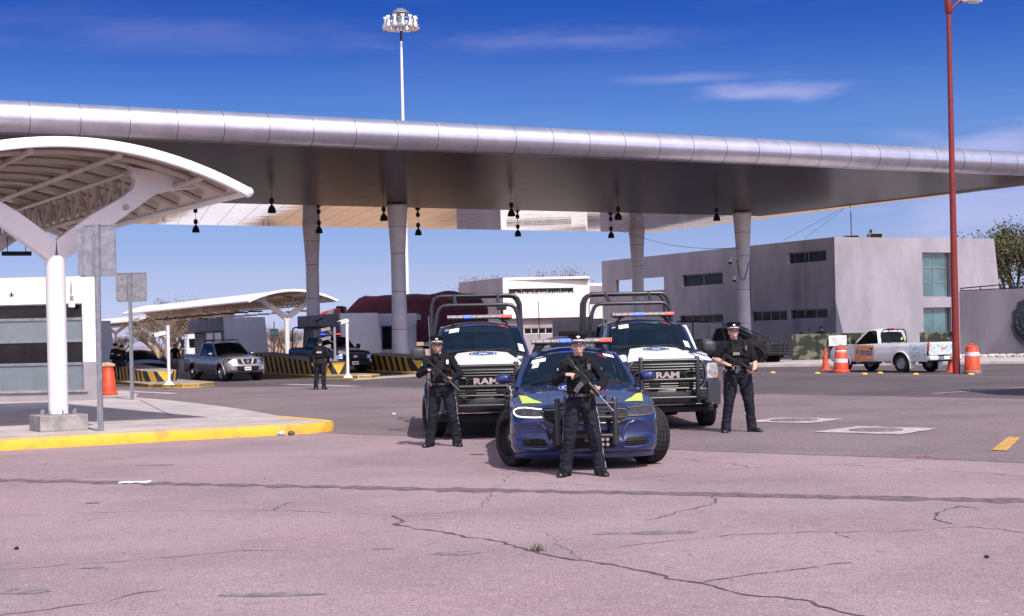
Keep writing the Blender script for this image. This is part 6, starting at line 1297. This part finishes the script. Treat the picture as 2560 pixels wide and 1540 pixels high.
def person(label, loc_, rz, H=1.72, skin='skin', hx=0., sw=.172, feet=((-.19, .0), (.20, .0)), toe=(.05, .05), elb=None, wri=None, hf=None, hn=None, sleeves=True, hat='cap', stripe=True, bulk=1., vox=.008, group=None, cat='person', gear=True, lamp=False, vest=True, armtext=None, point=True, back=False, chest_text=None, headturn=0):
    k = H/1.72; t = thing('person', label, cat, loc_, rz, group)
    hz = H-.118*k
    elb = elb or ((-.27, .03, 1.10), (.27, .03, 1.10)); wri = wri or ((-.26, -.08, .86), (.26, -.08, .86)); hf = hf or ((0, -.1, -1), (0, -.1, -1)); hn = hn or ((1, 0, 0), (-1, 0, 0))
    hip = [vv(s*.088*k*bulk, 0, .90*k) for s in (-1, 1)]; knee = [vv(lerp(hip[i].x, feet[i][0], .55), lerp(0, feet[i][1], .5)-.03, .48*k) for i in (0, 1)]; ank = [vv(feet[i][0], feet[i][1]+.02, .09) for i in (0, 1)]
    sho = [vv(s*sw*k+hx*.3, .01, 1.395*k) for s in (-1, 1)]; el = [Vector(e) for e in elb]; wr_ = [Vector(e) for e in wri]
    # skin: one continuous surface
    mb = MB(); c = vv(hx, -.015, hz)
    mb.ell(c+vv(0, .012, .025*k), (.074*k, .092*k, .094*k), 16, 12); mb.ell(c+vv(0, -.018, -.035*k), (.062*k, .070*k, .072*k), 14, 10); mb.ell(c+vv(0, -.040, -.078*k), (.036*k, .040*k, .030*k))
    mb.caps_chain([c+vv(0, -.080, .018), c+vv(0, -.103, -.022)], [.008, .0145], 8); mb.ell(c+vv(0, -.075, -.062*k), (.026, .020, .011))
    mb.ell(c+vv(0, -.066, .040), (.052, .022, .014))
    for s in (-1, 1): mb.ell(c+vv(s*.074*k, .005, -.005), (.012, .020, .030)); mb.ell(c+vv(s*.036, -.066, -.018), (.022, .018, .018))
    mb.caps_chain([c+vv(0, .012, -.06), vv(hx*.6, .015, 1.42*k), vv(0, .01, 1.30*k), vv(0, .01, 1.0*k)], [.054*k, .056*k, .09*k, .10*k], 12)
    for i, s in ((0, -1), (1, 1)):
        mb.caps_chain([vv(0, .01, 1.36*k), sho[i], el[i], wr_[i]], [.06*k, .052*k, .043*k, .028*k], 10); e2 = el[i].lerp(wr_[i], .35); mb.caps_chain([el[i], e2, wr_[i]], [.041*k*bulk**.5, .040*k*bulk**.5, .027*k], 10)
        hand(mb, wr_[i], Vector(hf[i]), Vector(hn[i]), -s if not back else s, k, point and i == 0)
        mb.caps_chain([vv(0, 0, .95*k), hip[i], knee[i], ank[i]], [.09*k, .07*k, .05*k, .036*k], 10)
    remesh(mb, 'body', skin, t, vox*.8, 2)
    for s in (-1, 1):
        MB().ell(c+vv(s*.031, -.0875, .008), (.0075, .007, .0036), 10, 6).build('eye', 'hair', t); MB().tube([c+vv(s*.014, -.0945, .024), c+vv(s*.034, -.094, .029), c+vv(s*.052, -.083, .024)], [.0013, .0016, .001], 6).build('eyebrow', 'hair', t)
    MB().ell(c+vv(0, -.0935, -.0575*k), (.0215, .006, .0058), 10, 6).build('lips', 'lips', t)
    # hair
    mb = MB(); mb.grid([[(c.x+.079*k*math.sin(R(e))*math.cos(R(a)), c.y+.012+.098*k*math.sin(R(e))*math.sin(R(a)), c.z+.025+.098*k*math.cos(R(e))) for a in range(-12, 193, 15)] for e in (60, 75, 90, 105, 118)]); mb.build('hair', 'hair', t, recalc=False)
    # trousers
    mb = MB(); mb.ell(vv(0, .015, .95*k), (.150*k*bulk, .118*k*bulk, .11*k), 18, 12); mb.ell(vv(0, .03, .90*k), (.145*k*bulk, .120*k*bulk, .10*k), 18, 12)
    for i, s in ((0, -1), (1, 1)):
        mid = hip[i].lerp(knee[i], .5); cf = knee[i].lerp(ank[i], .5)+vv(0, .015, 0)
        mb.caps_chain([hip[i]+vv(0, .01, 0), mid, knee[i], cf, ank[i]+vv(0, .0, .02), ank[i]+vv(0, -.012, -.025)], [.098*k*bulk, .092*k*bulk, .078*k, .073*k, .072*k, .078*k], 14)
    remesh(mb, 'trousers', 'trouser', t, vox*1.25, 5, .010, 7, (1.2, 1.2, 2.2))
    if stripe:
        for i, s in ((0, -1), (1, 1)):
            pts = [hip[i]+vv(s*.100*k*bulk, 0, .0), hip[i].lerp(knee[i], .5)+vv(s*.097*k*bulk, 0, 0), knee[i]+vv(s*.081*k, 0, 0), knee[i].lerp(ank[i], .5)+vv(s*.075*k, .012, 0), ank[i]+vv(s*.076*k, 0, .0)]; MB().tube(pts, .0045, 6).build('trouser_stripe', 'frost' if i == 0 else 'silverbraid', t)
    for i, s in ((0, -1), (1, 1)):
        a = ank[i]; d = vv(s*toe[i], -.17, 0).normalized(); sd = d.cross(vv(0, 0, 1)); rows = []
        for u, w_, h in ((-.085, .022, .05), (-.07, .040, .085), (-.02, .046, .125), (.04, .048, .125), (.085, .050, .095), (.14, .055, .072), (.19, .050, .062), (.225, .034, .052), (.238, .012, .034)):
            q = a+d*u; rows.append([tuple(vv(q.x, q.y, 0)+sd*w_*k*x_+vv(0, 0, z_*h)) for x_, z_ in ((-1, .0), (-1, .45), (-.72, .85), (0, 1.0), (.72, .85), (1, .45), (1, .0))])
        mb = MB(); mb.grid(rows); mb.add(rows[0], [tuple(range(7))]); mb.add(rows[-1], [tuple(range(7))]); mb.build('shoe', 'leather', t, smooth=60); mb = MB()
        mb.grid([[tuple(Vector(p)+(Vector(p)-Vector(rows[i_][3])).normalized()*.004 if 0 else Vector(p)) for p in (r_[0], r_[1][:2]+(.018,), r_[5][:2]+(.018,), r_[6])] for i_, r_ in enumerate(rows)]); mb.build('sole', 'dark', t)
    # shirt
    mb = MB(); b = bulk; mb.ell(vv(hx*.2, .01, 1.30*k), (.165*k*b, .112*k*b, .15*k), 18, 12); mb.ell(vv(0, .01, 1.10*k), (.145*k*b, .108*k*b, .14*k), 18, 12); mb.ell(vv(0, .01, .99*k), (.142*k*b, .108*k*b, .06*k), 16, 8)
    mb.caps_chain([sho[0]+vv(.02, 0, .005), vv(hx*.5, .01, 1.435*k), sho[1]+vv(-.02, 0, .005)], [.062*k, .060*k, .062*k], 12); mb.caps_chain([vv(hx*.6, .01, 1.42*k), vv(hx*.8, .008, 1.465*k)], [.064*k, .060*k], 14)
    for i in (0, 1):
        if sleeves: m1 = sho[i].lerp(el[i], .5); m2 = el[i].lerp(wr_[i], .5); mb.caps_chain([sho[i], m1, el[i], m2, el[i].lerp(wr_[i], .93)], [.064*k, .058*k, .055*k, .049*k, .040*k], 12)
        else: mb.caps_chain([sho[i], sho[i].lerp(el[i], .4), sho[i].lerp(el[i], .72)], [.066*k*b, .064*k*b, .066*k*b], 12)
    remesh(mb, 'shirt', 'uniform', t, vox*1.1, 4, .009, 10, (1.3, 1.3, 1.3))
    for s in (-1, 1): MB().add([(hx*.8+s*.012, -.060, 1.44*k), (hx*.8+s*.055, -.048, 1.475*k), (hx*.8+s*.058, -.078, 1.43*k), (hx*.8+s*.022, -.088, 1.405*k)], [(0, 1, 2, 3)]).build('collar', 'uniform', t, solid=.004)
    if vest:
        mb = MB(); zz = [(1.02, .160, .128), (1.08, .163, .134), (1.18, .165, .138), (1.28, .160, .138), (1.345, .135, .128), (1.375, .105, .115)]
        rings = [superring(hx*.2, .01, z*k, a*k*b, q*k*b, 3) for z, a, q in zz]; mb.grid(rings, closed=True); mb.add(rings[0], [tuple(range(28))]); mb.add(rings[-1], [tuple(range(28))])
        for s in (-1, 1): mb.tube([(s*.085*k, -.112*k, 1.34*k), (s*.098*k, -.075*k, 1.43*k), (s*.10*k, .01, 1.462*k), (s*.095*k, .09, 1.42*k), (s*.085*k, .12, 1.33*k)], [.030, .027, .026, .027, .03], 8)
        yf = -.128*k*b-.012
        for (x0, x1, z0, z1, dp) in ((-.135, -.045, 1.045, 1.155, .035), (-.035, .05, 1.045, 1.16, .035), (.06, .14, 1.05, 1.17, .035), (-.11, .11, 1.225, 1.30, .012), (.07, .145, 1.20, 1.31, .03)):
            mb.box(x0*k*b, x1*k*b, yf-dp*.6, yf+.04, z0*k, z1*k)
        if back: mb.box(-.12*k, .12*k, .13*k, .165*k, 1.08*k, 1.30*k)
        remesh(mb, 'vest', 'vest', t, vox*1.05, 2, .003, 25)
        for z in (1.065, 1.10, 1.135, 1.19): MB().tube([(x*k*b, yf-.012-(.020 if z < 1.17 else 0), z*k) for x in (-.14, -.07, 0, .07, .14)], .0045, 5).build('webbing', 'uniform', t)
        MB().box(-.10*k*b, .10*k*b, yf-.019, yf-.008, 1.232*k, 1.292*k).build('chest_panel', 'capcloth', t, bevel=.004, smooth=0)
        if chest_text: text('POLICIA\nESTATAL', .027*k, 'silverbraid', t, Matrix.Translation((-.045*k, yf-.021, 1.262*k)) @ FRONT, 'chest_lettering', bold=.0006, ext=.001)
        if back:
            MB().box(-.085*k, .085*k, .166*k, .176*k, 1.235*k, 1.285*k).build('back_patch', 'silverbraid', t, smooth=0, bevel=.003)
            for z in (1.08, 1.13, 1.18, 1.21): MB().tube([(x*k, .168*k, z*k) for x in (-.12, 0, .12)], .005, 5).build('webbing', 'uniform', t)
    if gear:
        r0 = superring(0, .012, .985*k, .152*k*b, .122*k*b, 2.6); r1 = superring(0, .012, 1.032*k, .150*k*b, .121*k*b, 2.6); r2 = superring(0, .012, .985*k, .144*k*b, .114*k*b, 2.6); r3 = superring(0, .012, 1.032*k, .142*k*b, .113*k*b, 2.6)
        bl = MB().grid([r2, r0, r1, r3], closed=True).build('belt', 'leather', t, recalc=True); sg = -1
        MB().box(-.03, .03, -.122*k*b-.008, -.108*k*b, .990*k, 1.028*k).build('buckle', 'gunlight', bl, bevel=.004)
        for x in (-.10, -.06, .065, .105): MB().box(x-.012, x+.012, -.122*k*b+abs(x)*.12-.012, -.105*k*b+abs(x)*.12, .982*k, 1.036*k).build('belt_keeper', 'leather', bl, bevel=.004)
        hx_ = -.175*k*b; mb = MB(); mb.prism([(hx_, -.045, .995*k), (hx_, .045, 1.0*k), (hx_, .035, .86*k), (hx_, .0, .80*k), (hx_, -.035, .80*k)], (-.035, 0, 0)); ho = mb.build('holster', 'leather', t, bevel=.006, smooth=30)
        MB().prism([(hx_-.006, -.04, .995*k), (hx_-.006, .0, .995*k), (hx_-.006, .045, 1.07*k), (hx_-.006, .005, 1.085*k)], (-.024, 0, 0)).build('pistol_grip', 'gunlight', ho, bevel=.004, smooth=30); MB().box(hx_-.03, hx_+.002, -.05, .0, .99*k, 1.02*k).build('retention_clip', 'gunlight', ho, bevel=.003)
        for s, x in ((1, .165),): MB().box(x*k*b-.02, x*k*b+.02, -.06, .01, .955*k, 1.04*k).build('belt_pouch', 'leather', bl, bevel=.008)
        if not back:
            rx = .105*k; ry = -.150*k*b-.012; ra = MB().box(rx-.024, rx+.024, ry-.02, ry+.02, 1.30*k, 1.40*k).build('radio', 'dark', t, bevel=.006); MB().tube([(rx+.012, ry, 1.40*k), (rx+.022, ry-.005, 1.475*k)], [.006, .003], 8).build('aerial', 'dark', ra)
            MB().tube([(rx, ry-.01, 1.30*k), (rx-.03, ry-.02, 1.25*k), (rx-.02, ry-.02, 1.18*k), (rx-.05, ry, 1.10*k)], .005, 6).build('radio_cord', 'dark', ra)
            MB().box(rx-.02, rx+.02, ry-.024, ry-.020, 1.32*k, 1.39*k).build('radio_face', 'paper' if lamp else 'seat', ra, bevel=.004)
    for i, s, m_ in ((1, 1, 'teal'), (0, -1, 'silverbraid')):
        q = sho[i].lerp(el[i], .38)+vv(s*.055*k, -.022, 0); MB().ell(q, (.010, .022, .030), 10, 8).build('shoulder_patch', m_, t)
    # headwear
    if hat == 'cap':
        z0 = c.z+.058*k; T = Matrix.Translation((c.x, c.y+.012, z0)) @ Matrix.Rotation(R(-5), 4, 'X'); mb = MB(T)
        mb.grid([superring(0, 0, -.008, .083*k, .101*k, 2), superring(0, 0, .038, .086*k, .104*k, 2), superring(0, -.004, .070, .124*k, .136*k, 2, tilt=-.10), superring(0, -.004, .082, .126*k, .138*k, 2, tilt=-.12), superring(0, -.002, .096, .110*k, .122*k, 2, tilt=-.12), superring(0, .0, .106, .06*k, .07*k, 2, tilt=-.1), superring(0, .0, .108, .006, .006, 2)], closed=True); cp = mb.build('peaked_cap', 'capcloth', t, smooth=60)
        an = [R(a) for a in range(192, 349, 9)]; mb = MB(T)
        mb.grid([[(ra_*.086*k*math.cos(a), ra_*.104*k*math.sin(a)*(1.0 if ra_ == 1 else 1.0)-(0 if ra_ == 1 else .020*abs(math.sin(a))), dz-.0*abs(math.sin(a))-(.022*abs(math.sin(a)) if ra_ > 1 else 0)) for a in an] for ra_, dz in ((1, .004), (1.12, -.004), (1.26, -.010))]); mb.build('visor', 'leather', cp, recalc=False, solid=.004)
        mb = MB(T); mb.grid([[(q*.086*k*math.cos(a), q*.104*k*math.sin(a), z) for a in [R(x) for x in range(186, 355, 8)]] for q, z in ((1.035, .004), (1.06, .006), (1.065, .024), (1.03, .027))]); mb.build('braid_band', 'silverbraid', cp, recalc=True)
        mb = MB(T @ Matrix.Translation((0, -.118*k, .056)) @ Matrix.Rotation(R(70), 4, 'X')); st = []
        for i in range(14): a = i*math.pi/7+math.pi/2; q = .027 if i % 2 == 0 else .013; st.append((q*math.cos(a), q*math.sin(a), 0))
        mb.prism(st, (0, 0, .006)); mb.lathe([(.010, .006), (.008, .010)], n=12); mb.build('star_badge', 'silverbraid', cp, smooth=0)
    elif hat == 'ball':
        T = Matrix.Translation((c.x, c.y+.012, c.z+.03)); mb = MB(T); mb.grid([superring(0, 0, .0, .083*k, .102*k, 2), superring(0, 0, .045, .082*k, .10*k, 2), superring(0, 0, .078, .06*k, .075*k, 2), superring(0, 0, .09, .02, .03, 2), superring(0, 0, .091, .004, .004, 2)], closed=True); cp = mb.build('baseball_cap', 'capcloth', t, smooth=60); MB(T).grid([[(q*.08*math.cos(R(a)), -.09-q*.08*abs(math.sin(R(a))), .005-.01*q) for a in range(200, 341, 20)] for q in (.3, 1)]).build('visor', 'capcloth', cp, solid=.004)
    elif hat == 'helmet':
        T = Matrix.Translation((c.x, c.y+.012, c.z+.01)); mb = MB(T); mb.grid([superring(0, 0, -.03, .110, .125, 2), superring(0, 0, .03, .108, .125, 2), superring(0, 0, .09, .085, .10, 2), superring(0, 0, .12, .04, .05, 2), superring(0, 0, .125, .004, .004, 2)], closed=True); mb.build('helmet', 'camo', t, smooth=60)
    return t
def rifle(label, butt, muz, up, sc=1., group=None, parent_loc=(0, 0, 0), sling=None, mag='gunlight'):
    O = Vector(parent_loc); B, Z = Vector(butt)+O, Vector(muz)+O; d = (Z-B).normalized(); u = Vector(up); u = (u-d*u.dot(d)).normalized(); s = d.cross(u); L_ = (Z-B).length; q = L_/.86
    t = thing('rifle', label, 'rifle', B, 0, group); T = Matrix(((d.x, s.x, u.x, 0), (d.y, s.y, u.y, 0), (d.z, s.z, u.z, 0), (0, 0, 0, 1))) @ Matrix.Scale(q, 4)
    def b(x0, x1, y, z0, z1, nm, m, par=t, bev=.004): return MB(T).box(x0, x1, -y, y, z0, z1).build(nm, m, par, bevel=bev*q, smooth=0)
    MB(T).prism([(0, -.018, -.085), (0, -.018, .028), (.15, -.018, .022), (.17, -.018, .0), (.17, -.018, -.022), (.10, -.018, -.035)], (0, .036, 0)).build('stock', 'gun', t, bevel=.005, smooth=30)
    MB(T).lathe([(.017, .15), (.017, .24)], (0, 0, 0), 12, 'X').build('buffer_tube', 'gun', t)
    r_ = MB(T).prism([(.22, -.014, .030), (.225, -.014, -.030), (.30, -.014, -.034), (.335, -.014, -.050), (.40, -.014, -.050), (.405, -.014, .030)], (0, .028, 0)).build('receiver', 'gun', t, bevel=.003, smooth=30)
    MB(T).box(.27, .35, -.0165, -.014, .0, .022).build('ejection_port', 'gunlight', r_, smooth=0)
    MB(T).prism([(.245, -.014, -.03), (.29, -.014, -.03), (.262, -.014, -.125), (.225, -.014, -.115)], (0, .028, 0)).build('grip', 'gun', t, bevel=.004, smooth=30)
    MB(T).tube([(.29, 0, -.035), (.30, 0, -.062), (.325, 0, -.062), (.34, 0, -.045)], .003, 6).build('trigger_guard', 'gun', t)
    mb = MB(T); mb.prism([(.338, -.011, -.045), (.398, -.011, -.045), (.392, -.011, -.11), (.412, -.011, -.180), (.352, -.011, -.198), (.333, -.011, -.115)], (0, .022, 0)); m_ = mb.build('magazine', mag, t, bevel=.003, smooth=30)
    mb = MB(T)
    for i in range(3): mb.bar((.350+i*.016, -.0125, -.065), (.350+i*.016+.004, -.0125, -.17), .004, .003)
    mb.build('magazine_ribs', 'gun', m_, smooth=0)
    MB(T).tube([(.245, 0, .03), (.255, 0, .062), (.28, 0, .074), (.37, 0, .070), (.395, 0, .03)], [.009, .008, .009, .009, .008], 8).build('carry_handle', 'gun', t)
    prof = [(.020, .405)]
    for i in range(12): x = .412+i*.0165; prof += [(.028, x), (.028, x+.010), (.024, x+.011), (.024, x+.016)]
    prof += [(.022, .612)]; MB(T).lathe(prof, (0, 0, 0), 14, 'X').build('handguard', 'gun', t, smooth=30)
    MB(T).lathe([(.009, .60), (.0075, .80), (.0075, .82), (.011, .822), (.011, .858), (.006, .86)], (0, 0, 0), 10, 'X').build('barrel', 'gunlight', t)
    MB(T).prism([(.645, -.004, .006), (.70, -.004, .006), (.672, -.004, .058), (.664, -.004, .058)], (0, .008, 0)).build('front_sight', 'gun', t, smooth=0)
    return t
def at(base, rz, p): return Vector(base)+Matrix.Rotation(rz, 3, 'Z') @ Vector(p)
OG = 'officers with rifles standing by the patrol cars'
# woman officer in front
b0 = P(1455, 1189, 16.82); b0.z = 0
person('woman officer in peaked cap standing in front of the blue sedan holding a rifle', b0, 0, H=1.635, skin='skin2', hx=-.015, sw=.165, feet=((-.185, .0), (.215, .0)), toe=(.075, .05),
    elb=((-.285, -.03, 1.125), (.28, -.03, 1.125)), wri=((-.185, -.215, 1.205), (.215, -.255, 1.045)), hf=((.97, -.10, .0), (-.45, -.35, -.55)), hn=((.0, .35, -.9), (-.5, .6, .7)), group=OG)
rifle('rifle with pale magazine held across the chest by the woman officer', (-.165, -.17, 1.41), (.36, -.42, .775), (.75, -.25, .6), parent_loc=b0)
# officer at the left
b1 = P(1108, 1110, 21.9); b1.z = 0
person('officer in long sleeves beside the left pickup with white light on his radio', b1, 0, H=1.65, skin='skin', hx=-.06, feet=((-.20, .0), (.21, .0)), toe=(.07, .05), bulk=1.04,
    elb=((-.34, -.03, 1.115), (.285, -.04, 1.10)), wri=((-.205, -.21, 1.185), (.165, -.28, 1.045)), hf=((.97, -.10, -.05), (-.55, -.30, -.25)), hn=((.0, .35, -.9), (-.3, .6, .7)), group=OG, lamp=True)
rifle('all black rifle held by the officer at the left', (-.245, -.17, 1.375), (.285, -.50, .875), (.7, -.25, .6), parent_loc=b1, mag='gun')
# officer at the right
b2 = P(1848, 1078, 23.6); b2.z = 0
person('tall officer in short sleeves with bare forearms at the right beside the right pickup', b2, 0, H=1.775, skin='skin2', hx=-.065, sw=.185, feet=((-.215, .0), (.215, .0)), toe=(.05, .12), bulk=1.17,
    elb=((-.385, .0, 1.225), (.275, -.03, 1.15)), wri=((-.20, -.23, 1.125), (.225, -.30, 1.02)), hf=((.95, -.15, -.20), (-.6, -.35, -.20)), hn=((.0, .35, -.9), (-.3, .6, .7)), group=OG, sleeves=False, chest_text=True, stripe=False)
rifle('short rifle with grey magazine held low by the tall short sleeved officer', (-.255, -.20, 1.305), (.335, -.52, .925), (.6, -.25, .75), parent_loc=b2)
# officer walking away in the lane
b3 = G(802, 974); b3.z = 0
person('officer seen from behind with black vest standing on the road near the camera posts', b3, R(176), H=1.76, hat='ball', feet=((-.12, .02), (.17, -.02)), elb=((-.29, .03, 1.15), (.33, .0, 1.14)), wri=((-.27, -.10, .92), (.30, -.07, .93)), vox=.014, back=True, bulk=1.05, stripe=False, point=False)
rifle('rifle slung along the leg of the officer seen from behind', (-.17, .22, 1.05), (-.02, .24, .42), (1, 0, .2), parent_loc=b3, mag='gun')
for px, d, h, lb, hat in ((289, 64.6, 1.80, 'taller dark clad officer at the left leaning beside the black sedan', 'ball'), (305, 63.8, 1.72, 'shorter dark clad officer beside the black sedan', 'ball')):
    p = P(px, 900, d); p.z = 0; person(lb, p, R(150), H=h, hat=hat, vox=.018, back=True, stripe=False, point=False, wri=((-.12, -.22, 1.12), (.12, -.22, 1.12)), hf=((1, 0, 0), (-1, 0, 0)), gear=False)
p = P(437, 880, 84); p.z = 0; person('distant dark figure standing between the white post and the grey booth', p, R(10), H=1.7, hat='ball', vox=.024, stripe=False, gear=False, vest=False)
p = P(2054, 838, 76.2); p.z = .15; person('soldier standing behind the camouflage screen', p, R(-20), H=1.72, hat='ball', vox=.022, stripe=False, gear=False)
p = P(2004, 838, 76.0); p.z = .15; person('helmeted soldier crouching low behind the left end of the camouflage screen', p, R(30), H=1.44, hat='helmet', vox=.022, stripe=False, gear=False)
MBt = thing('mounted_gun', 'thin upright gun barrel showing above the camouflage screen', 'gun', P(2019, 838, 75.6)); MB().tube([(0, 0, -.1), (.06, 0, .38)], .018, 6).build('barrel', 'gun', MBt); MB().box(-.12, .08, -.04, .04, -.1, -.02).build('mount', 'gun', MBt, bevel=.01)
# ================================================================ SMALL THINGS
def barrel(label, p, z=0, bands=True, s=1., group='orange traffic barrels', dirty=False):
    t = thing('traffic_barrel', label, 'traffic barrel', (p[0], p[1], z), 0, group)
    MB().lathe([(.30*s, 0), (.31*s, .10*s), (.28*s, .13*s), (.275*s, .36*s), (.262*s, .385*s), (.258*s, .60*s), (.242*s, .625*s), (.236*s, .82*s), (.218*s, .845*s), (.208*s, .97*s), (.17*s, 1.0*s)], n=24).build('drum', 'orange', t, smooth=35)
    MB().lathe([(.315*s, -.0), (.325*s, .02), (.325*s, .08), (.31*s, .12)], n=20).build('rubber_base', 'patch' if dirty else 'orange', t, smooth=30)
    if bands:
        for (z0, z1, r0, r1) in bands: MB().lathe([(r0*s+.003, z0*s), (r1*s+.003, z1*s)], n=24, capa=False, capb=False).build('reflective_band', 'reflect', t)
    mb = MB(); mb.box(-.09, .09, -.02, .02, 1.0*s, 1.03*s); mb.tube([(-.07, 0, 1.0*s), (-.05, 0, 1.08*s), (.05, 0, 1.08*s), (.07, 0, 1.0*s)], .018, 6); mb.build('handle', 'orange', t); return t
g = G(2103, 932); barrel('orange and white barrel with two bands in front of the white pickup', g, bands=[(.40, .55, .262, .258), (.78, .88, .236, .212)])
g = G(2431, 935); barrel('orange barrel with one white band and dark base, right of the red lamp post', g, bands=[(.64, .78, .242, .238)], dirty=True)
g = G(271, 988, .18); t = barrel('plain orange barrel with a cloth on top beside the white booth', (g.x, g.y), .18, bands=None, s=.84)
mb = MB(); mb.ell((0, 0, 0), (.22, .16, .07), 14, 8); o = remesh(mb, 'cloth', 'skin', t, .02, 2, .03, 14); o.location = (0, 0, .90)
def cone(px, py, label, s=1.):
    g = G(px, py); t = thing('traffic_cone', label, 'traffic cone', (g.x, g.y, 0), 0, 'orange traffic cones'); MB().lathe([(.17*s, .03), (.13*s, .22*s), (.06*s, .75*s), (.035*s, .92*s), (.02, .93*s)], n=20).build('cone_body', 'orange', t); MB().box(-.22*s, .22*s, -.22*s, .22*s, 0, .035).build('base', 'orange', t, bevel=.01)
cone(2064, 925, 'tall orange cone left of the banded barrel'); cone(2377, 930, 'orange cone partly hidden behind the red lamp post', .9)
st = None
for (px, py, lb) in ((2043, 934.5, 'yellow road stud below the tall cone'), (2161, 936.5, 'yellow road stud in front of the white pickup front wheel'), (2289, 937, 'yellow road stud in front of the white pickup rear wheel'), (2427, 937.5, 'yellow road stud in front of the right barrel'), (1932, 933, 'yellow road stud left of the cone, beyond the right officer'), (2200, 934, 'faint yellow road stud between the pickup wheels')):
    g = G(px, py)
    if st is None:
        st = thing('road_stud', lb, 'road stud', (g.x, g.y, .008), 0, 'yellow domed road studs'); MB().lathe([(.11, 0), (.105, .03), (.07, .055), (.02, .062)], n=16).build('dome', 'yellow', st); MB().lathe([(.13, 0), (.125, .012)], n=16).build('rim', 'lineyel', st)
    else: dup(st, (g.x, g.y, .008), 0, lb)
def rock(px, py, r, m, label, cat='stone', z=0, name='stone'):
    g = G(px, py); mb = MB(); mb.ell((0, 0, r*.55), (r, r*.8, r*.6), 12, 8); mb.v = [tuple(Vector(v)*(1+.25*noise.noise(Vector(v)*9/r*.1+Vector((px, 0, 0))))) for v in mb.v]; o = mb.build(name, m, smooth=30); o.location = (g.x, g.y, z); tag(o, label, cat)
rock(702, 1089, .075, 'pebble', 'white crumpled stone at the foot of the yellow kerb'); rock(728, 1088, .07, 'bark', 'brown stone right of the white one by the kerb')
rock(985, 1038, .05, 'pebble', 'small pale stone on the dark asphalt left of the left officer'); rock(42, 1374, .022, 'dark', 'small black stone near the left edge foreground', name='stone'); rock(2467, 1395, .02, 'dark', 'small black stone near the right foreground')
q = random.Random(9)
for i in range(60):
    px, py = q.uniform(0, 2560), q.uniform(1180, 1530); g = G(px, py)
    if i == 0: gv = MB()
    r_ = q.uniform(.003, .010); gv.ell((g.x, g.y, r_*.5), (r_, r_*.8, r_*.6), 6, 4)
tag(gv.build('grit', 'patch', smooth=0), 'scattered grit and tiny stones on the pale asphalt', kind='stuff')
def litter(px, py, w, m, label, name, cat):
    g = G(px, py); mb = MB(); n = 12; mb.grid([[(lerp(-w, w, i/n), lerp(-w*.5, w*.5, j/6), .006+.05*w*2*abs(noise.noise(Vector((i*.9+px, j*1.1, 0))))) for i in range(n+1)] for j in range(7)])
    mb.v = [(x*(1+.3*noise.noise(Vector((y*20, 2, px)))), y*(1+.5*noise.noise(Vector((x*6, 5, px)))), z) for x, y, z in mb.v]; o = mb.build(name, m, smooth=0, recalc=False, solid=.003); o.location = (g.x, g.y, 0); tag(o, label, cat)
litter(338, 1207, .18, 'paper', 'torn white plastic lying on the dark asphalt joint', 'plastic_sheet', 'litter'); litter(2310, 1143, .09, 'redlens', 'crumpled red and white wrapper on the dark asphalt edge', 'wrapper', 'litter'); litter(232, 1258, .07, 'drytwig', 'small brown scrap on the asphalt near the left', 'paper_scrap', 'litter')
g = G(1343, 1378); mb = MB(); q = random.Random(2)
for i in range(60):
    a = q.uniform(0, 6.28); b = Vector((g.x+q.gauss(0, .03), g.y+q.gauss(0, .02), 0)); d = Vector((math.cos(a)*.4, math.sin(a)*.4, 1)).normalized()*q.uniform(.03, .09); s = Vector((math.sin(a), -math.cos(a), 0))*.004; mb.add([b-s, b+s, b+d], [(0, 1, 2)])
tag(mb.build('weed_tuft', 'leaf', smooth=0, recalc=False), 'small dry weed tuft growing in the long crack', 'plant')

t = thing('added_shadow_truck', 'unseen box truck shape added beyond the right edge to cast the road shadow', 'truck', (12.92, 32.0, 0))  # added out of view, only to cast the dark shadow on the road
MB().box(0, 6.2, 0, 3.3, .9, 3.4).build('cargo_box', 'whitepaint', t, bevel=.04, smooth=0); MB().prism([(6.25, 0, .6), (8.1, 0, .6), (8.1, 0, 1.5), (7.6, 0, 2.3), (6.25, 0, 2.4)], (0, 3.2, 0)).build('cab_body', 'whitepaint', t, bevel=.06, smooth=30)
MB().box(.1, 8, .3, 3.0, .55, .9).build('chassis', 'dark', t, smooth=0)
for x in (1.2, 7.2):
    for y in (.0, 3.0): MB().lathe([(.2, 0), (.44, .02), (.46, .06), (.46, .26), (.2, .28)], (x, y, .46), 20, 'Y').build('wheel', 'rubber', t)
